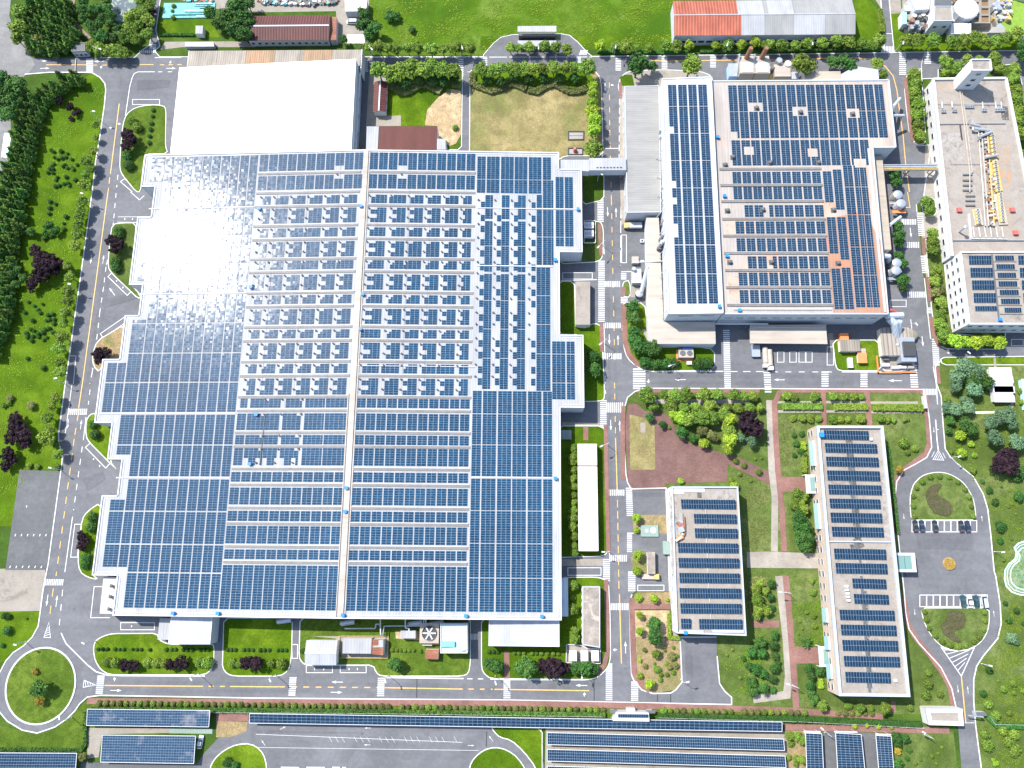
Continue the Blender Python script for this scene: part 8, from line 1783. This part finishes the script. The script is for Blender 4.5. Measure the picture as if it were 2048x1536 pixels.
# plant boxes at right
for y, lb in ((0, 'upper'), (72, 'lower')):
    machine('32', 1860, y + 15, '%s white double-roofed cabinet on the pale pad in the east park' % lb, [('casing', ('b', -3.8, 3.8, -3, 3, .1, 2.4), M_wall), ('roof', ('b', -4, 4, .6, 3.4, 2.4, 2.7), M_trim), ('roof', ('b', -4, 4, -3.4, -.6, 2.4, 2.7), M_trim)], 'plant_box', 'plant box')
machine('31', 1840, 1470, 'northern white flat-roofed cabinet on the pale pad in the east park', [('casing', ('b', -4, 4, -2.6, 2.6, .1, 2.2), M_wall), ('roof', ('b', -4.4, 4.4, -3, 3, 2.2, 2.5), M_trim)], 'plant_box', 'plant box')
sheet_of('concrete_pad', 'f', '1975,738 2013,738 2021,805 1981,803', M_pave, Z_LAWN + 0.07)
machine('32', 2042, 90, 'blue-framed white shed cut by the right edge of the east park', [('casing', ('b', -1, 3, -6, 6, .1, 2.4), M_tealp), ('roof', ('b', -1.2, 3.2, -6.2, 6.2, 2.4, 2.6), M_trim)], 'shed', 'shed')
machine('32', 1242, 150, 'slim white signboard beside the oval entrance road', [('panel', ('b', -.5, .3, -2.6, 2.6, .3, 2.6), M_trim), ('post', ('b', -.3, -.1, -2.4, -2.2, 0, .3), M_steel), ('post', ('b', -.3, -.1, 2.2, 2.4, 0, .3), M_steel)], 'signboard', 'sign')
# ornamental pool at the right edge
def ring(nm, mat, pts_, w_, z): b = MB(); b.stroke(pts_, w_, z, 0, False, z + .18); return struct(b.obj(nm, mat))
base = [(2048, 1258), (2000, 1275), (1968, 1310), (1985, 1350), (1975, 1400), (1925, 1440), (1895, 1490), (1890, 1560), (1905, 1620), (1950, 1665), (2010, 1685), (2080, 1690)]
sheet_of('pool_floor', '32', ' '.join('%g,%g' % p for p in base + [(2300, 1690), (2300, 1258)]), turf('pool_garden', (.10, .20, .12), (.18, .26, .14), (.26, .27, .15), .15, .6), Z_LAWN + .08)
for off, m_, w_ in ((0, M_tealp, .45), (18, M_trim, .25), (40, M_tealp, .35)): ring('pool_edge', m_, [at(*tp('32', 2120 + (x - 2120) * (1 - off / 200), 1480 + (y - 1480) * (1 - off / 200))) for x, y in base], w_, .1)
# tarps, scrap yard, ground frames
machine('00', 1510, 82, 'crumpled teal tarpaulin heap beside the small shrubs', [('sheet', ('b', -12, 12, -4, 4, .1, .5), M_teal)] + [('fold', ('b', tr.uniform(-11, 6), tr.uniform(7, 11.5), yy, yy + .5, .5, .5 + tr.uniform(.2, .6)), M_teal if i % 3 else M_tealp) for i, yy in enumerate((-3.6, -2.6, -1.5, -.4, .8, 1.9, 3.0))], 'tarpaulin', 'tarpaulin')
def heap(label, tile, poly, n, mats, seed, smin=.4, smax=1.4, zmax=1.2):
    r_ = random.Random(seed); pts_ = [tuple(float(v) for v in a.split(',')) for a in scatter(tile, poly, n, 2, 5, seed).split()]; b = MB()
    for x, y, _ in pts_: p = at(*tp(tile, x, y)); b.obox((p.x, p.y), r_.uniform(0, pi), r_.uniform(smin, smax) * 2, r_.uniform(smin, smax), .1, .2 + r_.uniform(.2, zmax), r_.randrange(len(mats)))
    o = b.obj('scrap_pile', mats); tag(o, label, 'scrap pile', None, 'stuff'); return o
heap('heap of teal and brown scrap at the top of the yard', '10', '20,0 660,0 640,30 450,45 300,40 60,35', 230, [M_teal, M_rusts, M_dgrey, M_trim, M_dark], 31)
heap('brick and board stacks at the top left yard', '00', '1480,0 1700,0 1700,30 1560,10', 40, [M_teal, M_rusts, M_cream], 32)
def frame_ground(tile, s, label, red=False):
    P = pts(tile, s); b = MB(); b.stroke(P, .35, .2, 0, True, .7); t = thing('planter_frame', label, 'planter', P[0].lerp(P[2], .5)); b.obj('frame', M_dark, t)
    b = MB(); b.prism([(p.x, p.y) for p in P], .15, .32); b.obj('floor', M_roofgrey, t)
    c_ = P[0].lerp(P[2], .5)
    if red: b = MB(); b.tube((c_.x, c_.y, .3), (c_.x - .3, c_.y + .4, 2.2), 1.0, .6, 8); b.obj('red_cover', M_red, t)
    else: b = MB(); b.box(c_.x - 3, c_.x + 3, c_.y - .1, c_.y + .1, .3, .4); b.obj('divider', M_dgrey, t)
frame_ground('20', '450,1057 572,1057 570,1120 450,1122', 'black rectangular frame on the dry lawn, grey inside'); frame_ground('20', '450,1190 562,1190 562,1240 450,1240', 'black rectangular frame with a red cover on the dry lawn', True)
# ---- duct yard and machinery round factory two (each machine its own thing)
def ductrun(label, pl, r, mat, name='duct', cat='duct'):
    t = thing(name, label, cat, (pl[0][0], pl[0][1], 0)); b = MB(); b.pipe(pl, r, 10)
    for p in pl[1:-1]: b.dome((p[0], p[1], p[2] - .01), r * 1.02, r, 8, 3)
    b.obj('duct_section', mat, t)
def A3(tile, x, y, z): p = at(*tp(tile, x, y), z); return (p.x, p.y, z)
ductrun('fat silver duct bending down at the factory southeast corner, western', [A3('31', 970, 1010, 9), A3('31', 1010, 1050, 8), A3('31', 1030, 1165, 2.5)], 1.5, M_silver)
ductrun('fat silver duct bending down at the factory southeast corner, eastern', [A3('31', 1000, 1000, 8), A3('31', 1055, 1040, 7.5), A3('31', 1045, 1130, 3)], 1.1, M_silver)
ductrun('horizontal silver duct running out of the factory corner', [A3('31', 945, 990, 10), A3('31', 1075, 985, 9)], 1.2, M_silver)
ductrun('silver elbow duct at the factory east wall below the lean-to', [A3('31', 920, 510, 8), A3('31', 965, 515, 7.5), A3('31', 965, 555, 3)], 1.0, M_trim)
ductrun('red-brown duct end at the factory southeast corner', [A3('31', 970, 945, 8), A3('31', 1035, 970, 6)], .9, M_red)
ductrun('long slanting pipe from the lean-to to the dark tree', [A3('31', 975, 265, 6), A3('31', 1060, 200, 3)], .7, M_silver)
ductrun('slanting steel pipe by the factory northeast notch', [A3('30', 1000, 855, 10), A3('30', 1055, 790, 5)], .7, M_silver)
ductrun('crossing steel pipe by the factory northeast notch', [A3('30', 1000, 925, 9), A3('30', 1085, 925, 7)], .6, M_silver)
for k, (x, y, z) in enumerate(((1000,700,3),(1030,940,3))): pass
SM = [('dust_silo', '31', 1000, 60), ('dust_silo', '31', 1025, 130), ('dust_silo', '31', 990, 600), ('dust_silo', '31', 985, 660)]
for k, (nm, t_, x, y) in enumerate(SM):
    machine(t_, x, y, ['pale dust silo at the factory east wall, northernmost', 'orange-footed dust silo above the fat white pipe', 'pale dust silo in the white duct yard, upper', 'pale dust silo in the white duct yard, lower'][k], [('shell', ('t', (0, 0, 1.5), (0, 0, 5), 2.0, 2.0), [M_cream, M_trim, M_cream, M_lgrey][k]), ('cone', ('t', (0, 0, .2), (0, 0, 1.5), .5, 2.0), M_steel), ('cap', ('d', (0, 0, 5), 2.0, .7), M_steel), ('platform', ('b', -2.8, 2.8, -3.2, -2, 2.5, 2.7), [M_steel, M_orange, M_steel, M_steel][k]), ('motor', ('b', 1.6, 3.4, .6, 2, .2, 1.6), M_dgrey)], nm, 'silo')
machine('31', 990, 1215, 'tan corrugated filter house in the duct yard', [('wall', ('b', -5.5, 5.5, -5.5, 5.5, .2, 3.6), M_wallc), ('roof', ('b', -5.7, 5.7, -5.7, 5.7, 3.6, 3.8), sheet('filter_roof', (.30, .26, .22), 'x', 1.6, .8, lines=.55))], 'filter_house', 'machine')
machine('31', 1080, 1280, 'large dark blue-grey machine block in the duct yard', [('casing', ('b', -3, 3, -5, 5, .2, 4.6), M_steel), ('hood', ('b', -2.2, 2.6, -3, 3, 4.6, 5.6), M_dark), ('pipe', ('t', (-3, 2, 4), (-6, 3, 1.5), .6, .6), M_steel)], 'fan_unit', 'machine')
machine('31', 960, 1370, 'orange-framed pump skid at the duct yard southwest corner', [('frame', ('b', -4.5, 5, -4.2, -3.8, .2, .9), M_orange), ('frame', ('b', -4.5, -4.1, -4.2, 3, .2, .9), M_orange), ('pump', ('t', (-3, -1, 1), (0, -1, 1), .8, .8), M_trim), ('pump', ('t', (1, -2, 1), (4, -2, 1), .7, .7), M_trim), ('motor', ('b', -2, 0, 1, 2.4, .2, 1.8), M_dgrey)], 'pump_skid', 'machine')
machine('31', 1095, 1385, 'orange-framed pump skid at the duct yard southeast corner', [('frame', ('b', -4.5, 4, -3.2, -2.8, .2, .9), M_orange), ('pump', ('t', (-3, -1, 1), (0, -1, 1), .8, .8), M_trim), ('pump', ('t', (.6, -1, 1), (3, -1, 1), .8, .8), M_cream), ('tank', ('t', (2.2, 2.6, .2), (2.2, 2.6, 2.4), 1.1, 1.1), M_dgrey)], 'pump_skid', 'machine')
machine('31', 1130, 1150, 'rusty round vessel beside the duct yard lamp', [('vessel', ('t', (0, 0, .2), (0, 0, 2.2), 2.6, 2.6), M_rustpan2), ('lid', ('d', (0, 0, 2.2), 2.6, .8), M_rustpan)], 'vessel', 'tank')
for k, (x, y) in enumerate(((1840, 520), (1960, 520))):
    machine('20', x + 5, y + 50, ['western', 'eastern'][k] + ' rust-capped exhaust tower north of the second factory', [('casing', ('b', -3.2, 3.2, -5.5, 3, .2, 7), M_cream), ('stack', ('t', (0, 2, 7), (.4, 2.6, 13), 1.1, .9), M_rusts), ('grating', ('b', -2.4, 2.4, -5, -.6, 7, 7.3), M_trim), ('side_pipe', ('t', (-3.8, -5, 4), (-3.2, 3, 8.5), .35, .35), M_steel), ('ladder', ('b', 3.2, 3.5, -3, -2.2, .2, 7), M_steel)], 'exhaust_tower', 'exhaust tower')
machine('20', 1755, 600, 'blue-white cabinet beside the western exhaust tower', [('casing', ('b', -2, 2, -3, 3, .2, 4), flat('cabinet_blue', (.30, .48, .72))), ('roof', ('b', -2.2, 2.2, -3.2, 3.2, 4, 4.2), M_steel)], 'cabinet', 'cabinet')
machine('30', 100, 590, 'cluttered cream scrubber unit north of the beige block', [('casing', ('b', -4, 3, -4, 2, .2, 4.4), M_cream), ('vessel', ('t', (-2, 3, .2), (-2, 3, 6), 1.3, 1.3), M_steel), ('vessel', ('t', (2, 2, .2), (2, 2, 5), 1.5, 1.5), M_trim), ('tray', ('b', 2, 7, -4.5, -1, 3, 3.3), M_lgrey), ('yellow_frame', ('b', -8, -4, -4, -1, .2, 2), M_yelm)], 'scrubber', 'machine')
bl = [(1195,1060),(1200,1120),(1215,40-1536+1536+0)]
for k, (t_, x, y) in enumerate((('20',1190,1060),('20',1195,1110),('20',1205,1510),('21',1210,70),('21',1215,110),('21',1215,230),('21',1205,350),('21',1190,420))):
    p = at(*tp(t_, x, y), 9); b = MB(); b.tube((p.x, p.y, 6.4), (p.x, p.y, 11.5), .9, .9, 10, 0); b.tube((p.x, p.y, 11.5), (p.x + 1.8, p.y + .4, 12.6), .8, .8, 10, 0); b.box(p.x - 1.3, p.x + 1.3, p.y - 1.6, p.y - .6, 6.3, 8.2, 1)
    o = tag(b.obj('exhaust_duct', [M_steel, M_dgrey]), 'grey exhaust duct, %s from the north, between the low hall and tall bay' % ordn(k), 'duct', 'exhaust ducts on the west side of the tall bay')
    o['kind'] = 'object' if False else o.get('kind', '') or ''
    if not o['kind']: del o['kind']
# pipe bridge to the tower building
pbt = thing('pipe_bridge', 'yellow and grey pipe bridge from the second factory to the tower building', 'pipe bridge', (156, 158, 0))
A = A3('30', 925, 1338, 6.5); C = A3('30', 1355, 1335, 6.5)
for dy, m_, r_ in ((.9, M_steel, .35), (.1, M_lgrey, .3), (-.7, M_yelm, .35), (-1.3, M_yelm, .15)): b = MB(); b.tube((A[0], A[1] + dy, 6.6), (C[0], C[1] + dy, 6.6), r_, r_, 8); b.obj('pipe', m_, pbt)
b = MB(); b.box(A[0], C[0], A[1] - 1.5, A[1] + 1.3, 6.0, 6.2); b.obj('deck', M_steel, pbt)
for f_ in (.1, .5, .95): b = MB(); x = A[0] + (C[0] - A[0]) * f_; b.box(x - .2, x + .2, A[1] - 1.2, A[1] - .8, 0, 6); b.box(x - .2, x + .2, A[1] + .7, A[1] + 1.1, 0, 6); b.obj('trestle', M_steel, pbt)
# pipe at dock corner, hoses on the south wall of factory two
piperun('white pipe along the shaded south wall of the second factory', '21', '1330,1050 1740,1055 2048,1055', 5.6, .3, M_trim)
# chemical plant at the top right
def blk(label, tile, s, z, wall, roof, **kw): return slab_building('plant_building', label, 'industrial building', quadz(tile, s, z), z, wall, roof, **kw)
blk('white plant house with flat tan roof and two windows in the chemical plant', '30', '1330,50 1470,50 1480,170 1325,172', 9.0, M_wall, M_roofcon, wins=[(0, 5, 2, 1.6, 1.2), (3, 3, 2, 1.6, 1.2)], par=(.3, .3))
blk('dark roofed plant house at the very top of the chemical plant', '30', '1335,-60 1465,-60 1470,42 1332,42', 9.0, M_wall, M_dgrey)
blk('white low building with square roof left of the brown basins', '30', '1465,185 1625,185 1625,270 1462,272', 4.0, M_wall, M_wall)
blk('white slanted annex at the northeast plant corner', '30', '1800,215 1900,215 1895,262 1760,262', 3.5, M_wall, M_roofgrey)
blk('blue-roofed slim block at the west edge of the chemical plant', '30', '1072,95 1110,95 1110,190 1078,192', 4.0, M_wall, flat('sky_blue_roof', (.25, .48, .68)))
blk('pale blue and white block at the top of the chemical plant', '30', '1128,-20 1300,-20 1290,75 1180,80', 6.0, M_wall, M_lgrey)
dg = machine('30', 1535, 135, 'round white domed tank in the chemical plant', [('shell', ('t', (0, 0, .2), (0, 0, 6), 5.4, 5.4), M_trim), ('dome', ('d', (0, 0, 6), 5.4, .8), M_trim), ('pipe', ('t', (-4, 4, 5), (-7, 7, 5), .4, .4), M_rusts)], 'storage_tank', 'tank')
bs_ = thing('settling_basin', 'brown settling basins split by white walls in the chemical plant', 'basin', A3('30', 1700, 100, 0))
for k, (x0, y0, x1, y1) in enumerate(((1630,15,1690,70),(1700,0,1765,55),(1630,78,1690,130),(1700,65,1768,118),(1630,138,1690,185),(1700,125,1770,185))):
    q = quadz('30', '%g,%g %g,%g %g,%g %g,%g' % (x0, y0, x1, y0, x1, y1, x0, y1), 3.4); b = MB(); b.prism([(p.x, p.y) for p in q], 0, 3.0); b.obj('basin_liquid', flat('brown_liquid', (.20, .12, .06), .3, .5), bs_); b = MB(); b.stroke(q, .5, 0, 0, True, 3.7); b.obj('basin_wall', M_conc, bs_)
sl = thing('clarifier', 'round green clarifier tank with walkway ring at the right edge of the chemical plant', 'tank', A3('30', 1985, 140, 0))
p = at(*tp('30', 1985, 140), 2); b = MB(); b.tube((p.x, p.y, 0), (p.x, p.y, 1.8), 9.2, 9.2, 28); b.obj('liquid', flat('green_scum', (.16, .26, .03), .7, var=.2), sl)
b = MB(); b.stroke([(p.x + 9.6 * cos(a * pi / 16), p.y + 9.6 * sin(a * pi / 16)) for a in range(32)], .7, 0, 0, True, 2.6); b.obj('rim', M_conc, sl)
for k in range(5): a = k * 1.25; b = MB(); b.obox((p.x + 10 * cos(a), p.y + 10 * sin(a)), a, 2.6, 3.4, .1, 3.2); b.obj('drive_box', M_steel, sl)
heapL = [('grey and brown pipework left of the white plant house', '1085,80 1130,10 1320,10 1320,250 1100,250', 150, [M_steel, M_dgrey, M_rusts, M_trim, M_lgrey, M_conc], 41, 3.4), ('yellow and white process equipment right of the brown basins', '1775,30 1900,40 1900,200 1780,200', 70, [M_yelm, M_trim, M_cream, M_steel], 42, 3.4), ('dark process equipment above the round white tank', '1475,0 1620,0 1620,80 1500,70', 60, [M_dgrey, M_steel, M_rusts, M_dark], 43, 3.4), ('steel clutter below the white plant house', '1200,180 1460,180 1440,262 1190,262', 90, [M_steel, M_dgrey, M_lgrey, M_dark], 44, 2.4)]
for lb, poly, n, ms, sd_, zm_ in heapL:
    r_ = random.Random(sd_); t = thing('process_equipment', lb, 'process plant', at(*tp('30', *[float(v) for v in poly.split()[0].split(',')])))
    P_ = [tuple(float(v) for v in a.split(',')) for a in scatter('30', poly, n, 3, 9, sd_).split()]
    for x, y, _ in P_:
        p = at(*tp('30', x, y)); b = MB(); c_ = r_.random(); m_ = r_.choice(ms)
        if c_ < .3: b.tube((p.x, p.y, .1), (p.x, p.y, r_.uniform(1.5, zm_ + 1)), r_.uniform(.4, 1.1), None, 8); nm = 'vessel'
        elif c_ < .6: L = r_.uniform(2, 7); h = r_.uniform(1, zm_); b.tube((p.x, p.y, h), (p.x + (L if r_.random() < .5 else .1), p.y + (L if c_ < .45 else .1), h), .18, .18, 6); nm = 'pipe'
        else: b.obox((p.x, p.y), 0, r_.uniform(1, 3.6), r_.uniform(1, 3), .1, r_.uniform(1, zm_)); nm = 'unit_box'
        b.obj(nm, m_, t)
# bridge over the entrance: stop for the toppled branch near the warehouse corner
dt = thing('bare_tree', 'bare leaning dead tree at the white warehouse northeast corner', 'tree', pts('10', '850,470')[0])
p = pts('10', '850,470')[0]; b = MB(); ps = [A3('10', 890, 475, .1), A3('10', 845, 440, 3), A3('10', 835, 390, 5.5), A3('10', 850, 350, 7.5)]; b.pipe(ps, .28, 6); b.tube(ps[1], A3('10', 800, 330, 7), .16, .08, 5); b.tube(ps[2], A3('10', 825, 320, 8), .12, .05, 5); b.obj('trunk', M_bark, dt)
print('TREES', NCOUNT[0], 'OBJECTS', len(bpy.data.objects))

# manhole covers and drain lids set in the roads
mh = MB(); mh.tube((0, 0, 0), (0, 0, .02), .42, .42, 10, 0); mhm = mh.mesh('manhole_cover', M_dgrey); mr_ = random.Random(8)
for t_, s in (('01', '905,240 820,830 690,730 790,160'), ('21', '815,905 780,450 855,600 790,540'), ('22', '870,480 765,1080 880,910 1045,905'), ('23', '900,175 910,740 640,860'), ('13', '850,980 1480,985 1900,902 900,860 850,1260 680,1532'), ('31', '1255,1110 1150,920 1065,985 1090,210 730,1385 140,1510 610,1480 900,1475 1245,1180 1390,885'), ('02', '570,745 430,1055 700,885'), ('03', '1510,968 650,710 590,265 95,1175'), ('30', '650,485 1100,1130 560,470'), ('32', '1380,1280 1560,1250 1200,1500'), ('00', '1110,810 620,540')):
    for p in pts(t_, s): o = bpy.data.objects.new('manhole_cover', mhm); COL.objects.link(o); o.location = (p.x, p.y, .14); k = mr_.uniform(.8, 1.3); o.scale = (k, k, 1); o['kind'] = 'structure'
# repaired asphalt patches and tyre-polished tracks
M_patch = asphalt('asphalt_patch', .098); M_track = asphalt('tyre_track', .106)
for t_, s in (('13', '5,1230 820,1250 815,1262 5,1258'), ('02', '660,760 820,700 850,760 700,860'), ('22', '970,860 1215,870 1210,905 972,900'), ('31', '20,1255 360,1260 350,1275 20,1275'), ('23', '1380,560 1440,560 1450,880 1395,880'), ('32', '1180,1200 1640,1200 1640,1330 1200,1320'), ('01', '810,860 1090,800 1100,850 830,930'), ('00', '1100,640 1360,640 1350,700 1095,720')): sheet_of('road_patch', t_, s, M_patch, .078)
for t_, s, w_ in (('f', '205,560 176,760', .5), ('f', '216,560 188,760', .5), ('f', '220,1366 560,1368 900,1371', .6), ('f', '220,1380 560,1383 900,1387', .6), ('f', '1225,420 1236,990', .5), ('f', '1214,420 1222,990', .5), ('f', '1244,1190 1250,1330', .5), ('f', '1300,752 1800,753', .6), ('f', '1300,765 1800,767', .6), ('f', '1845,440 1866,700', .5), ('12', '600,2800 1800,2830', .6), ('12', '500,2960 1700,2980', .6)):
    b = MB(); b.stroke(pts(t_, s), w_ * 2.2, .0805 + .0009 * _lay[0] / 100); struct(b.obj('tyre_track', M_track)); _lay[0] += 1
